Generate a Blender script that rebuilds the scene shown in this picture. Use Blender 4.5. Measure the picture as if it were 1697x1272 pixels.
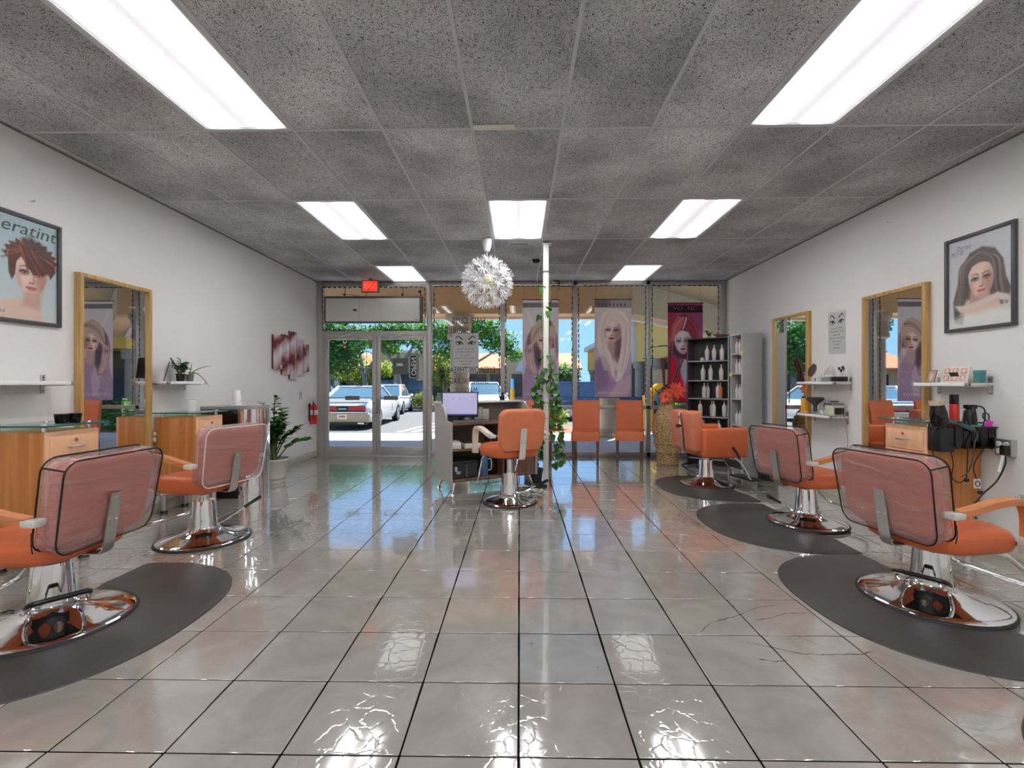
import bpy, bmesh, math, random
import numpy as np
from mathutils import Vector, Matrix, Euler

for o in list(bpy.data.objects):
    bpy.data.objects.remove(o)
SC = bpy.context.scene
COL = SC.collection
PI = math.pi
RND = random.Random(11)

# ------------------------------------------------------------------ camera
F_PX = 785.0
YAW = math.atan(12.3 / F_PX)
cam_d = bpy.data.cameras.new('camera')
cam_d.sensor_width = 36.0
cam_d.lens = F_PX / 1697.0 * 36.0
cam_d.clip_start = 0.05
cam_d.clip_end = 400
cam = bpy.data.objects.new('camera', cam_d)
COL.objects.link(cam)
cam.location = (0, 0, 1.228)
cam.rotation_euler = (PI / 2, 0, YAW)
SC.camera = cam

# ------------------------------------------------------------------ world, sun, exposure
world = bpy.data.worlds.new('sky')
SC.world = world
world.use_nodes = True
wn = world.node_tree.nodes
wl = world.node_tree.links
for n in list(wn):
    wn.remove(n)
w_out = wn.new('ShaderNodeOutputWorld')
w_bg = wn.new('ShaderNodeBackground')
w_tc = wn.new('ShaderNodeTexCoord')
w_sep = wn.new('ShaderNodeSeparateXYZ')
w_ramp = wn.new('ShaderNodeValToRGB')
w_ramp.color_ramp.elements[0].position = 0.0
w_ramp.color_ramp.elements[0].color = (0.27, 0.48, 0.76, 1)
w_ramp.color_ramp.elements[1].position = 0.6
w_ramp.color_ramp.elements[1].color = (0.12, 0.30, 0.72, 1)
wl.new(w_tc.outputs['Generated'], w_sep.inputs[0])
wl.new(w_sep.outputs['Z'], w_ramp.inputs[0])
wl.new(w_ramp.outputs[0], w_bg.inputs[0])
w_bg.inputs[1].default_value = 1.0
wl.new(w_bg.outputs[0], w_out.inputs[0])

sun_d = bpy.data.lights.new('sun', 'SUN')
sun_d.energy = 10.0
sun_d.angle = 0.01
sun_d.color = (1.0, 0.95, 0.87)
sun = bpy.data.objects.new('sun', sun_d)
COL.objects.link(sun)
sun.rotation_euler = Vector((-0.22, -0.42, -0.95)).to_track_quat('-Z', 'Y').to_euler()

SC.view_settings.view_transform = 'Standard'
SC.view_settings.look = 'None'
SC.view_settings.gamma = 1.0
SC.view_settings.use_curve_mapping = False
SC.view_settings.exposure = 0.8
LAMP_LIGHT = 8.5            # radiance of the fluorescent panels

# ------------------------------------------------------------------ materials
def lin(c):
    r = []
    for x in c:
        x = x / 255.0
        r.append(x / 12.92 if x <= 0.04045 else ((x + 0.055) / 1.055) ** 2.4)
    return tuple(r)

MATS = {}
def mat(name, rgb, rough=0.5, metal=0.0, var=0.06, vscale=8.0, bump=0.0, bscale=40.0, spec=0.5, alpha=1.0,
        coat=0.0, emit=None, estr=0.0, stretch=None, obj_rand=0.0, rvar=0.0, sss=0.0):
    """principled surface whose colour is broken up by a noise field"""
    if name in MATS:
        return MATS[name]
    m = bpy.data.materials.new(name)
    m.use_nodes = True
    nt = m.node_tree
    b = nt.nodes['Principled BSDF']
    col = lin(rgb)
    tc = nt.nodes.new('ShaderNodeTexCoord')
    mp = nt.nodes.new('ShaderNodeMapping')
    nt.links.new(tc.outputs['Object'], mp.inputs[0])
    if stretch:
        mp.inputs['Scale'].default_value = stretch
    nz = nt.nodes.new('ShaderNodeTexNoise')
    nz.inputs['Scale'].default_value = vscale
    nz.inputs['Detail'].default_value = 4
    nt.links.new(mp.outputs[0], nz.inputs['Vector'])
    rp = nt.nodes.new('ShaderNodeValToRGB')
    rp.color_ramp.elements[0].position = 0.3
    rp.color_ramp.elements[1].position = 0.7
    rp.color_ramp.elements[0].color = tuple(max(0, c * (1 - var)) for c in col) + (1,)
    rp.color_ramp.elements[1].color = tuple(min(1, c * (1 + var)) for c in col) + (1,)
    nt.links.new(nz.outputs['Fac'], rp.inputs[0])
    src = rp.outputs[0]
    if obj_rand:
        oi = nt.nodes.new('ShaderNodeObjectInfo')
        mr = nt.nodes.new('ShaderNodeMapRange')
        mr.inputs['To Min'].default_value = 1 - obj_rand
        mr.inputs['To Max'].default_value = 1 + obj_rand
        nt.links.new(oi.outputs['Random'], mr.inputs[0])
        hs = nt.nodes.new('ShaderNodeHueSaturation')
        nt.links.new(mr.outputs[0], hs.inputs['Value'])
        nt.links.new(src, hs.inputs['Color'])
        src = hs.outputs[0]
    nt.links.new(src, b.inputs['Base Color'])
    b.inputs['Roughness'].default_value = rough
    b.inputs['Metallic'].default_value = metal
    b.inputs['Specular IOR Level'].default_value = spec
    b.inputs['Alpha'].default_value = alpha
    b.inputs['Coat Weight'].default_value = coat
    if rvar:
        mr2 = nt.nodes.new('ShaderNodeMapRange')
        mr2.inputs['To Min'].default_value = max(0, rough - rvar)
        mr2.inputs['To Max'].default_value = rough + rvar
        nt.links.new(nz.outputs['Fac'], mr2.inputs[0])
        nt.links.new(mr2.outputs[0], b.inputs['Roughness'])
    if bump:
        nb = nt.nodes.new('ShaderNodeTexNoise')
        nb.inputs['Scale'].default_value = bscale
        nb.inputs['Detail'].default_value = 3
        nt.links.new(mp.outputs[0], nb.inputs['Vector'])
        bp = nt.nodes.new('ShaderNodeBump')
        bp.inputs['Strength'].default_value = bump
        bp.inputs['Distance'].default_value = 0.01
        nt.links.new(nb.outputs['Fac'], bp.inputs['Height'])
        nt.links.new(bp.outputs[0], b.inputs['Normal'])
    if emit:
        b.inputs['Emission Color'].default_value = lin(emit) + (1,)
        b.inputs['Emission Strength'].default_value = estr
    MATS[name] = m
    return m

def thin_glass(name, tint=(0.96, 0.99, 0.98), refl=1.0, rough=0.0):
    if name in MATS:
        return MATS[name]
    m = bpy.data.materials.new(name)
    m.use_nodes = True
    nt = m.node_tree
    for n in list(nt.nodes):
        nt.nodes.remove(n)
    out = nt.nodes.new('ShaderNodeOutputMaterial')
    tr = nt.nodes.new('ShaderNodeBsdfTransparent')
    tr.inputs[0].default_value = tint + (1,)
    gl = nt.nodes.new('ShaderNodeBsdfGlossy')
    gl.inputs['Roughness'].default_value = rough
    fr = nt.nodes.new('ShaderNodeFresnel')
    fr.inputs['IOR'].default_value = 1.5
    ml = nt.nodes.new('ShaderNodeMath')
    ml.operation = 'MULTIPLY'
    ml.inputs[1].default_value = refl
    mx = nt.nodes.new('ShaderNodeMixShader')
    geo = nt.nodes.new('ShaderNodeNewGeometry')      # reflect at the outer faces only
    iv = nt.nodes.new('ShaderNodeMath')
    iv.operation = 'SUBTRACT'
    iv.inputs[0].default_value = 1.0
    m2 = nt.nodes.new('ShaderNodeMath')
    m2.operation = 'MULTIPLY'
    m2.use_clamp = True
    nt.links.new(geo.outputs['Backfacing'], iv.inputs[1])
    nt.links.new(fr.outputs[0], ml.inputs[0])
    nt.links.new(ml.outputs[0], m2.inputs[0])
    nt.links.new(iv.outputs[0], m2.inputs[1])
    nt.links.new(m2.outputs[0], mx.inputs[0])
    nt.links.new(tr.outputs[0], mx.inputs[1])
    nt.links.new(gl.outputs[0], mx.inputs[2])
    nt.links.new(mx.outputs[0], out.inputs[0])
    MATS[name] = m
    return m

def wood(name, a, b_, rough=0.4, scale=6.0, axis='Z'):
    if name in MATS:
        return MATS[name]
    m = bpy.data.materials.new(name)
    m.use_nodes = True
    nt = m.node_tree
    b = nt.nodes['Principled BSDF']
    tc = nt.nodes.new('ShaderNodeTexCoord')
    mp = nt.nodes.new('ShaderNodeMapping')
    s = [scale * 2.2] * 3
    s['XYZ'.index(axis)] = scale * 0.12
    mp.inputs['Scale'].default_value = s
    nt.links.new(tc.outputs['Object'], mp.inputs[0])
    nz = nt.nodes.new('ShaderNodeTexNoise')
    nz.inputs['Scale'].default_value = 2.0
    nz.inputs['Detail'].default_value = 6
    nz.inputs['Distortion'].default_value = 0.6
    nt.links.new(mp.outputs[0], nz.inputs['Vector'])
    rp = nt.nodes.new('ShaderNodeValToRGB')
    rp.color_ramp.elements[0].position = 0.32
    rp.color_ramp.elements[1].position = 0.68
    rp.color_ramp.elements[0].color = lin(a) + (1,)
    rp.color_ramp.elements[1].color = lin(b_) + (1,)
    nt.links.new(nz.outputs['Fac'], rp.inputs[0])
    nt.links.new(rp.outputs[0], b.inputs['Base Color'])
    b.inputs['Roughness'].default_value = rough
    MATS[name] = m
    return m

def print_mat(name, rough=0.6, thru=0.0):
    if name in MATS:
        return MATS[name]
    m = bpy.data.materials.new(name)
    m.use_nodes = True
    nt = m.node_tree
    b = nt.nodes['Principled BSDF']
    at = nt.nodes.new('ShaderNodeAttribute')
    at.attribute_name = 'ink'
    nt.links.new(at.outputs['Color'], b.inputs['Base Color'])
    b.inputs['Roughness'].default_value = rough
    if thru:                                            # thin cloth or paper lets daylight through
        tl = nt.nodes.new('ShaderNodeBsdfTranslucent')
        nt.links.new(at.outputs['Color'], tl.inputs[0])
        mx = nt.nodes.new('ShaderNodeMixShader')
        mx.inputs[0].default_value = thru
        nt.links.new(b.outputs[0], mx.inputs[1])
        nt.links.new(tl.outputs[0], mx.inputs[2])
        nt.links.new(mx.outputs[0], nt.nodes['Material Output'].inputs[0])
    MATS[name] = m
    return m

def tile_mat(name, rgb, rough, crackle, speck):
    m = bpy.data.materials.new(name)
    m.use_nodes = True
    nt = m.node_tree
    N, L = nt.nodes, nt.links
    b = N['Principled BSDF']
    geo = N.new('ShaderNodeNewGeometry')
    n1 = N.new('ShaderNodeTexNoise')
    n1.inputs['Scale'].default_value = 3.2
    n1.inputs['Detail'].default_value = 7
    n1.inputs['Distortion'].default_value = 1.6
    L.new(geo.outputs['Position'], n1.inputs['Vector'])
    rp = N.new('ShaderNodeValToRGB')
    c = lin(rgb)
    rp.color_ramp.elements[0].position = 0.35
    rp.color_ramp.elements[1].position = 0.65
    rp.color_ramp.elements[0].color = (c[0] * .90, c[1] * .885, c[2] * .86, 1)
    rp.color_ramp.elements[1].color = (c[0] * 1.07, c[1] * 1.07, c[2] * 1.07, 1)
    L.new(n1.outputs['Fac'], rp.inputs[0])
    oi = N.new('ShaderNodeObjectInfo')
    mr = N.new('ShaderNodeMapRange')
    mr.inputs['To Min'].default_value = 0.95
    mr.inputs['To Max'].default_value = 1.05
    L.new(oi.outputs['Random'], mr.inputs[0])
    hs = N.new('ShaderNodeHueSaturation')
    L.new(mr.outputs[0], hs.inputs['Value'])
    L.new(rp.outputs[0], hs.inputs['Color'])
    src = hs.outputs[0]
    if speck:
        n2 = N.new('ShaderNodeTexNoise')
        n2.inputs['Scale'].default_value = 60
        n2.inputs['Detail'].default_value = 5
        L.new(geo.outputs['Position'], n2.inputs['Vector'])
        n3 = N.new('ShaderNodeTexNoise')
        n3.inputs['Scale'].default_value = 7
        L.new(geo.outputs['Position'], n3.inputs['Vector'])
        ad = N.new('ShaderNodeMath'); ad.operation = 'MULTIPLY'
        L.new(n2.outputs['Fac'], ad.inputs[0]); L.new(n3.outputs['Fac'], ad.inputs[1])
        r2 = N.new('ShaderNodeValToRGB')
        r2.color_ramp.elements[0].position = 0.435
        r2.color_ramp.elements[1].position = 0.45
        L.new(ad.outputs[0], r2.inputs[0])
        mx = N.new('ShaderNodeMix'); mx.data_type = 'RGBA'
        L.new(r2.outputs[0], mx.inputs[0])
        L.new(src, mx.inputs[6])
        mx.inputs[7].default_value = lin((95, 92, 88)) + (1,)
        src = mx.outputs[2]
    L.new(src, b.inputs['Base Color'])
    b.inputs['Roughness'].default_value = rough
    b.inputs['Specular IOR Level'].default_value = 0.9
    b.inputs['Coat Weight'].default_value = 1.0
    b.inputs['Coat IOR'].default_value = 2.0
    b.inputs['Coat Roughness'].default_value = 0.045
    if crackle:
        nd = N.new('ShaderNodeTexNoise'); nd.inputs['Scale'].default_value = 9; nd.inputs['Detail'].default_value = 3
        L.new(geo.outputs['Position'], nd.inputs['Vector'])
        va = N.new('ShaderNodeVectorMath'); va.operation = 'MULTIPLY_ADD'
        L.new(nd.outputs['Color'], va.inputs[0])
        va.inputs[1].default_value = (0.12, 0.12, 0)
        L.new(geo.outputs['Position'], va.inputs[2])
        vo = N.new('ShaderNodeTexVoronoi'); vo.feature = 'DISTANCE_TO_EDGE'
        vo.inputs['Scale'].default_value = 13
        L.new(va.outputs[0], vo.inputs['Vector'])
        r3 = N.new('ShaderNodeValToRGB')
        r3.color_ramp.elements[0].position = 0.0
        r3.color_ramp.elements[1].position = 0.07
        L.new(vo.outputs['Distance'], r3.inputs[0])
        bp = N.new('ShaderNodeBump')
        bp.inputs['Strength'].default_value = crackle
        bp.inputs['Distance'].default_value = 0.002
        L.new(r3.outputs[0], bp.inputs['Height'])
        L.new(bp.outputs[0], b.inputs['Normal'])
        L.new(bp.outputs[0], b.inputs['Coat Normal'])
    return m

def ceiling_tile_mat(name, rgb):
    m = bpy.data.materials.new(name)
    m.use_nodes = True
    nt = m.node_tree
    N, L = nt.nodes, nt.links
    b = N['Principled BSDF']
    geo = N.new('ShaderNodeNewGeometry')
    n1 = N.new('ShaderNodeTexNoise'); n1.inputs['Scale'].default_value = 1.6; n1.inputs['Detail'].default_value = 5
    L.new(geo.outputs['Position'], n1.inputs['Vector'])
    c = lin(rgb)
    rp = N.new('ShaderNodeValToRGB')
    rp.color_ramp.elements[0].position = 0.36; rp.color_ramp.elements[1].position = 0.68
    rp.color_ramp.elements[0].color = tuple(x * .74 for x in c) + (1,)
    rp.color_ramp.elements[1].color = tuple(min(1, x * 1.32) for x in c) + (1,)
    L.new(n1.outputs['Fac'], rp.inputs[0])
    n2 = N.new('ShaderNodeTexNoise'); n2.inputs['Scale'].default_value = 85; n2.inputs['Detail'].default_value = 2
    n2.inputs['Distortion'].default_value = 2.5
    L.new(geo.outputs['Position'], n2.inputs['Vector'])
    r2 = N.new('ShaderNodeValToRGB')
    r2.color_ramp.elements[0].position = 0.39; r2.color_ramp.elements[1].position = 0.455
    r2.color_ramp.elements[0].color = (0.07, 0.07, 0.07, 1); r2.color_ramp.elements[1].color = (1, 1, 1, 1)
    L.new(n2.outputs['Fac'], r2.inputs[0])
    mx = N.new('ShaderNodeMix'); mx.data_type = 'RGBA'; mx.blend_type = 'MULTIPLY'
    mx.inputs[0].default_value = 1.0
    L.new(rp.outputs[0], mx.inputs[6]); L.new(r2.outputs[0], mx.inputs[7])
    oi = N.new('ShaderNodeObjectInfo')
    mr = N.new('ShaderNodeMapRange'); mr.inputs['To Min'].default_value = .88; mr.inputs['To Max'].default_value = 1.12
    L.new(oi.outputs['Random'], mr.inputs[0])
    hs = N.new('ShaderNodeHueSaturation')
    L.new(mr.outputs[0], hs.inputs['Value']); L.new(mx.outputs[2], hs.inputs['Color'])
    L.new(hs.outputs[0], b.inputs['Base Color'])
    b.inputs['Roughness'].default_value = 0.9
    bp = N.new('ShaderNodeBump'); bp.inputs['Strength'].default_value = 0.5; bp.inputs['Distance'].default_value = 0.004
    L.new(r2.outputs[0], bp.inputs['Height']); L.new(bp.outputs[0], b.inputs['Normal'])
    return m

def vinyl_mat(name):
    """clear plastic cover: mostly see-through, a milky veil, glossy wrinkled skin"""
    m = bpy.data.materials.new(name)
    m.use_nodes = True
    nt = m.node_tree
    N, L = nt.nodes, nt.links
    for n in list(N):
        N.remove(n)
    out = N.new('ShaderNodeOutputMaterial')
    tc = N.new('ShaderNodeTexCoord')
    mp = N.new('ShaderNodeMapping'); mp.inputs['Scale'].default_value = (1.2, 2.0, 4.5)
    mp.inputs['Rotation'].default_value = (0, 0.25, 0)
    L.new(tc.outputs['Object'], mp.inputs[0])
    nz = N.new('ShaderNodeTexNoise'); nz.inputs['Scale'].default_value = 1.6; nz.inputs['Detail'].default_value = 4
    nz.inputs['Distortion'].default_value = 1.2
    L.new(mp.outputs[0], nz.inputs['Vector'])
    bp = N.new('ShaderNodeBump'); bp.inputs['Strength'].default_value = 0.9; bp.inputs['Distance'].default_value = 0.03
    L.new(nz.outputs['Fac'], bp.inputs['Height'])
    gl = N.new('ShaderNodeBsdfGlossy'); gl.inputs['Roughness'].default_value = 0.08
    gl.inputs[0].default_value = (1, .97, .98, 1)
    L.new(bp.outputs[0], gl.inputs['Normal'])
    df = N.new('ShaderNodeBsdfDiffuse'); df.inputs[0].default_value = lin((206, 178, 180)) + (1,)
    L.new(bp.outputs[0], df.inputs['Normal'])
    tr = N.new('ShaderNodeBsdfTransparent'); tr.inputs[0].default_value = (.86, .80, .80, 1)
    m1 = N.new('ShaderNodeMixShader')
    rp = N.new('ShaderNodeMapRange')
    rp.inputs['From Min'].default_value = .3; rp.inputs['From Max'].default_value = .7
    rp.inputs['To Min'].default_value = .16; rp.inputs['To Max'].default_value = .34
    L.new(nz.outputs['Fac'], rp.inputs[0]); L.new(rp.outputs[0], m1.inputs[0])
    L.new(tr.outputs[0], m1.inputs[1]); L.new(df.outputs[0], m1.inputs[2])
    fr = N.new('ShaderNodeFresnel'); fr.inputs['IOR'].default_value = 1.6
    L.new(bp.outputs[0], fr.inputs['Normal'])
    m2 = N.new('ShaderNodeMixShader')
    geo = N.new('ShaderNodeNewGeometry')
    iv = N.new('ShaderNodeMath'); iv.operation = 'SUBTRACT'; iv.inputs[0].default_value = 1.0
    fm = N.new('ShaderNodeMath'); fm.operation = 'MULTIPLY'
    L.new(geo.outputs['Backfacing'], iv.inputs[1]); L.new(iv.outputs[0], fm.inputs[0]); L.new(fr.outputs[0], fm.inputs[1])
    L.new(fm.outputs[0], m2.inputs[0]); L.new(m1.outputs[0], m2.inputs[1]); L.new(gl.outputs[0], m2.inputs[2])
    L.new(m2.outputs[0], out.inputs[0])
    return m

def wicker_mat(name):
    m = bpy.data.materials.new(name)
    m.use_nodes = True
    nt = m.node_tree; N, L = nt.nodes, nt.links
    b = N['Principled BSDF']
    tc = N.new('ShaderNodeTexCoord')
    nz = N.new('ShaderNodeTexNoise'); nz.inputs['Scale'].default_value = 45; nz.inputs['Detail'].default_value = 3
    L.new(tc.outputs['Object'], nz.inputs['Vector'])
    rp = N.new('ShaderNodeValToRGB')
    rp.color_ramp.elements[0].position = .3; rp.color_ramp.elements[0].color = lin((120, 88, 52)) + (1,)
    rp.color_ramp.elements[1].position = .7; rp.color_ramp.elements[1].color = lin((206, 170, 122)) + (1,)
    L.new(nz.outputs['Fac'], rp.inputs[0]); L.new(rp.outputs[0], b.inputs['Base Color'])
    b.inputs['Roughness'].default_value = .6
    return m

# ------------------------------------------------------------------ mesh building
class MB:
    def __init__(self):
        self.v = []; self.f = []
    def add(self, vs, fs, M=None):
        k = len(self.v)
        if M is not None:
            vs = [M @ Vector(p) for p in vs]
        self.v += [tuple(p) for p in vs]
        self.f += [tuple(i + k for i in f) for f in fs]
        return self
    def box(self, c, s, bev=0.0, seg=2, M=None):
        hx, hy, hz = s[0] / 2, s[1] / 2, s[2] / 2
        vs = [(x, y, z) for x in (-hx, hx) for y in (-hy, hy) for z in (-hz, hz)]
        fs = [(0, 1, 3, 2), (4, 6, 7, 5), (0, 4, 5, 1), (2, 3, 7, 6), (0, 2, 6, 4), (1, 5, 7, 3)]
        T = Matrix.Translation(c)
        if M is not None:
            T = M @ T
        if bev > 0:
            bm = bmesh.new()
            bv = [bm.verts.new(p) for p in vs]
            for f in fs:
                bm.faces.new([bv[i] for i in f])
            bmesh.ops.bevel(bm, geom=bm.edges[:], offset=min(bev, min(s) * .49), segments=seg, affect='EDGES', profile=0.5)
            bm.verts.index_update()
            vs = [v.co.copy() for v in bm.verts]
            fs = [tuple(v.index for v in f.verts) for f in bm.faces]
            bm.free()
        return self.add(vs, fs, T)
    def bb(self, x0, x1, y0, y1, z0, z1, bev=0.0, M=None):
        return self.box(((x0 + x1) / 2, (y0 + y1) / 2, (z0 + z1) / 2), (abs(x1 - x0), abs(y1 - y0), abs(z1 - z0)), bev, 2, M)
    def cyl(self, a, b, r0, r1=None, n=14, caps=True, M=None):
        if r1 is None:
            r1 = r0
        a = Vector(a); b = Vector(b)
        d = (b - a).normalized()
        u = d.orthogonal().normalized(); w = d.cross(u)
        vs = []
        for i in range(n):
            t = 2 * PI * i / n
            e = u * math.cos(t) + w * math.sin(t)
            vs.append(a + e * r0); vs.append(b + e * r1)
        fs = [(2 * i, 2 * ((i + 1) % n), 2 * ((i + 1) % n) + 1, 2 * i + 1) for i in range(n)]
        if caps:
            fs.append(tuple(2 * i for i in reversed(range(n))))
            fs.append(tuple(2 * i + 1 for i in range(n)))
        return self.add(vs, fs, M)
    def tube(self, pts, r, n=8, closed=False, M=None, smooth=0):
        pts = [Vector(p) for p in pts]
        if smooth:
            pts = catmull(pts, smooth, closed)
        m = len(pts)
        rr = r if isinstance(r, (list, tuple)) else [r] * m
        if len(rr) != m:
            rr = [rr[min(len(rr) - 1, int(i * len(rr) / m))] for i in range(m)]
        vs = []
        prev = None
        for i, p in enumerate(pts):
            if closed:
                t = pts[(i + 1) % m] - pts[i - 1]
            else:
                t = pts[min(i + 1, m - 1)] - pts[max(i - 1, 0)]
            if t.length < 1e-9:
                t = Vector((0, 0, 1))
            t.normalize()
            if prev is None:
                u = t.orthogonal().normalized()
            else:
                u = prev - t * prev.dot(t)
                if u.length < 1e-6:
                    u = t.orthogonal()
                u.normalize()
            prev = u
            w = t.cross(u)
            for k in range(n):
                a = 2 * PI * k / n
                vs.append(p + (u * math.cos(a) + w * math.sin(a)) * rr[i])
        fs = []
        for i in range(m if closed else m - 1):
            j = (i + 1) % m
            for k in range(n):
                l = (k + 1) % n
                fs.append((i * n + k, i * n + l, j * n + l, j * n + k))
        if not closed:
            fs.append(tuple(reversed(range(n))))
            fs.append(tuple((m - 1) * n + k for k in range(n)))
        return self.add(vs, fs, M)
    def lathe(self, prof, n=28, M=None, rfun=None):
        vs = []
        for (r, z) in prof:
            for k in range(n):
                a = 2 * PI * k / n
                q = r * (rfun(a, z) if rfun else 1)
                vs.append((q * math.cos(a), q * math.sin(a), z))
        fs = []
        for i in range(len(prof) - 1):
            for k in range(n):
                l = (k + 1) % n
                fs.append((i * n + k, i * n + l, (i + 1) * n + l, (i + 1) * n + k))
        if prof[0][0] > 1e-5:
            fs.append(tuple(reversed(range(n))))
        if prof[-1][0] > 1e-5:
            fs.append(tuple((len(prof) - 1) * n + k for k in range(n)))
        return self.add(vs, fs, M)
    def prism(self, poly, z0, z1, M=None):
        n = len(poly)
        vs = [(p[0], p[1], z0) for p in poly] + [(p[0], p[1], z1) for p in poly]
        fs = [(i, (i + 1) % n, n + (i + 1) % n, n + i) for i in range(n)]
        fs.append(tuple(reversed(range(n)))); fs.append(tuple(range(n, 2 * n)))
        return self.add(vs, fs, M)
    def loft(self, rings, caps=True, M=None, closed=True):
        n = len(rings[0])
        vs = [p for r in rings for p in r]
        fs = []
        for i in range(len(rings) - 1):
            for k in range(n if closed else n - 1):
                l = (k + 1) % n
                fs.append((i * n + k, i * n + l, (i + 1) * n + l, (i + 1) * n + k))
        if caps:
            fs.append(tuple(reversed(range(n))))
            fs.append(tuple((len(rings) - 1) * n + k for k in range(n)))
        return self.add(vs, fs, M)
    def ball(self, c, r, n=10, M=None):
        if not isinstance(r, (tuple, list)):
            r = (r, r, r)
        k = max(4, n // 2)
        prof = [(math.sin(PI * i / k), -math.cos(PI * i / k)) for i in range(k + 1)]
        T = Matrix.Translation(c) @ Matrix.Diagonal((r[0], r[1], r[2], 1))
        if M is not None:
            T = M @ T
        return self.lathe(prof, n, T)
    def build(self, name, m, parent=None, loc=(0, 0, 0), rot=(0, 0, 0), sharp=38, smooth=True, merge=False):
        me = bpy.data.meshes.new(name)
        me.from_pydata(self.v, [], self.f)
        if merge:
            bm = bmesh.new(); bm.from_mesh(me)
            bmesh.ops.remove_doubles(bm, verts=bm.verts, dist=1e-5)
            bm.to_mesh(me); bm.free()
        if smooth:
            me.polygons.foreach_set('use_smooth', [True] * len(me.polygons))
            me.set_sharp_from_angle(angle=math.radians(sharp))
        me.update()
        if m is not None:
            me.materials.append(m)
        o = bpy.data.objects.new(name, me)
        COL.objects.link(o)
        o.location = loc
        o.rotation_euler = rot
        if parent is not None:
            o.parent = parent
        return o

def catmull(pts, k, closed=False):
    n = len(pts); out = []
    segs = n if closed else n - 1
    for i in range(segs):
        if closed:
            p0, p1, p2, p3 = pts[i - 1], pts[i], pts[(i + 1) % n], pts[(i + 2) % n]
        else:
            p0, p1, p2, p3 = pts[max(i - 1, 0)], pts[i], pts[i + 1], pts[min(i + 2, n - 1)]
        for j in range(k):
            t = j / k
            out.append(0.5 * ((2 * p1) + (p2 - p0) * t + (2 * p0 - 5 * p1 + 4 * p2 - p3) * t * t + (3 * p1 - p0 - 3 * p2 + p3) * t ** 3))
    if not closed:
        out.append(pts[-1].copy())
    return out

def rrect(w, h, r, k=5):
    r = max(1e-4, min(r, w / 2 - 1e-4, h / 2 - 1e-4))
    out = []
    for cx, cy, a0 in ((w / 2 - r, h / 2 - r, 0), (-w / 2 + r, h / 2 - r, PI / 2), (-w / 2 + r, -h / 2 + r, PI), (w / 2 - r, -h / 2 + r, 1.5 * PI)):
        for i in range(k + 1):
            a = a0 + PI / 2 * i / k
            out.append((cx + r * math.cos(a), cy + r * math.sin(a)))
    return out

def pillow(mb, w, h, t, rc, re, bulge=0.0, k=5, ke=4, M=None, taper=0.0, jit=0.0, rnd=None, wrinkle=0.0):
    """cushion in the XY plane, thickness along Z, rounded corners (rc) and rounded edges (re)"""
    rings = []
    ph = rnd.uniform(0, 6) if rnd else 0
    def ring(ins, z):
        pts = rrect(w - 2 * ins, h - 2 * ins, rc - ins if rc - ins > .005 else .005, k)
        res = []
        for x, y in pts:
            sx = 1 - taper * (y / h)
            jj = rnd.uniform(-jit, jit) if jit else 0
            res.append((x * sx + jj, y + jj * .5, z + (rnd.uniform(-jit, jit) if jit else 0)))
        return res
    zs = []
    for i in range(ke + 1):
        a = PI / 2 * i / ke
        zs.append((re * (1 - math.sin(a)), -t / 2 + re * (1 - math.cos(a))))
    full = zs + [(i_, -z) for i_, z in reversed(zs)]
    for ins, z in full:
        rings.append(ring(ins, z))
    if bulge:                                   # crowned faces: the outline shrinks toward the middle
        def crown(sg, base):
            out = []
            for f in ((.9, .75, .55, .3, .1) if not wrinkle else [1 - (q + .6) / 15 for q in range(14)]):
                ring_ = []
                for x, y, z in base:
                    u, v = x * f, y * f
                    wz = 0
                    if wrinkle:                 # slack folds, mostly running across
                        wz = wrinkle * min(1, (1 - f) * 6) * (math.sin(31 * v + 7 * u + 2.2 * math.sin(9 * u + ph)) * .6 + math.sin(64 * v - 11 * u + 3 * math.sin(13 * u + 2 * ph)) * .35 + math.sin(23 * u + 17 * v + ph) * .4)
                    ring_.append((u, v, sg * (t / 2 + bulge * (1 - f * f) + wz)))
                out.append(ring_)
            return out
        rings = list(reversed(crown(-1, rings[0]))) + rings + crown(1, rings[-1])
    mb.loft(rings, True, M)
    return mb

def ribbon(mb, path, half, thick, M=None):
    """flat bar swept along a path in the local YZ plane; half = half width along X"""
    n = len(path)
    rings = []
    for i, (y, z) in enumerate(path):
        a = path[max(i - 1, 0)]; b = path[min(i + 1, n - 1)]
        t = Vector((b[0] - a[0], b[1] - a[1])).normalized()
        nx, nz = -t[1] * thick / 2, t[0] * thick / 2
        hw = half[i] if isinstance(half, (list, tuple)) else half
        rings.append([(-hw, y + nx, z + nz), (hw, y + nx, z + nz), (hw, y - nx, z - nz), (-hw, y - nx, z - nz)])
    return mb.loft(rings, True, M)

# ------------------------------------------------------------------ object helpers
def tag(o, label, cat, group=None):
    o['label'] = label
    o['category'] = cat
    if group:
        o['group'] = group
    return o

def thing(name, label, cat, loc=(0, 0, 0), rz=0.0, group=None):
    o = bpy.data.objects.new(name, None)
    o.empty_display_size = 0.1
    COL.objects.link(o)
    o.location = loc
    o.rotation_euler = (0, 0, rz)
    return tag(o, label, cat, group)

def struct(o):
    o['kind'] = 'structure'
    return o

def sempty(name, loc=(0, 0, 0)):
    o = bpy.data.objects.new(name, None)
    o.empty_display_size = 0.1
    COL.objects.link(o)
    o.location = loc
    return struct(o)

def part(name, mb, m, parent, **kw):
    return mb.build(name, m, parent, **kw)

def clone(o, parent=None, loc=None, rot=None):
    c = o.copy()
    COL.objects.link(c)
    if parent is not None:
        c.parent = parent
    if loc is not None:
        c.location = loc
    if rot is not None:
        c.rotation_euler = rot
    return c

def copy_tree(o, parent=None):
    c = o.copy()
    COL.objects.link(c)
    if parent is not None:
        c.parent = parent
    for ch in list(o.children):
        copy_tree(ch, c)
    return c

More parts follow.
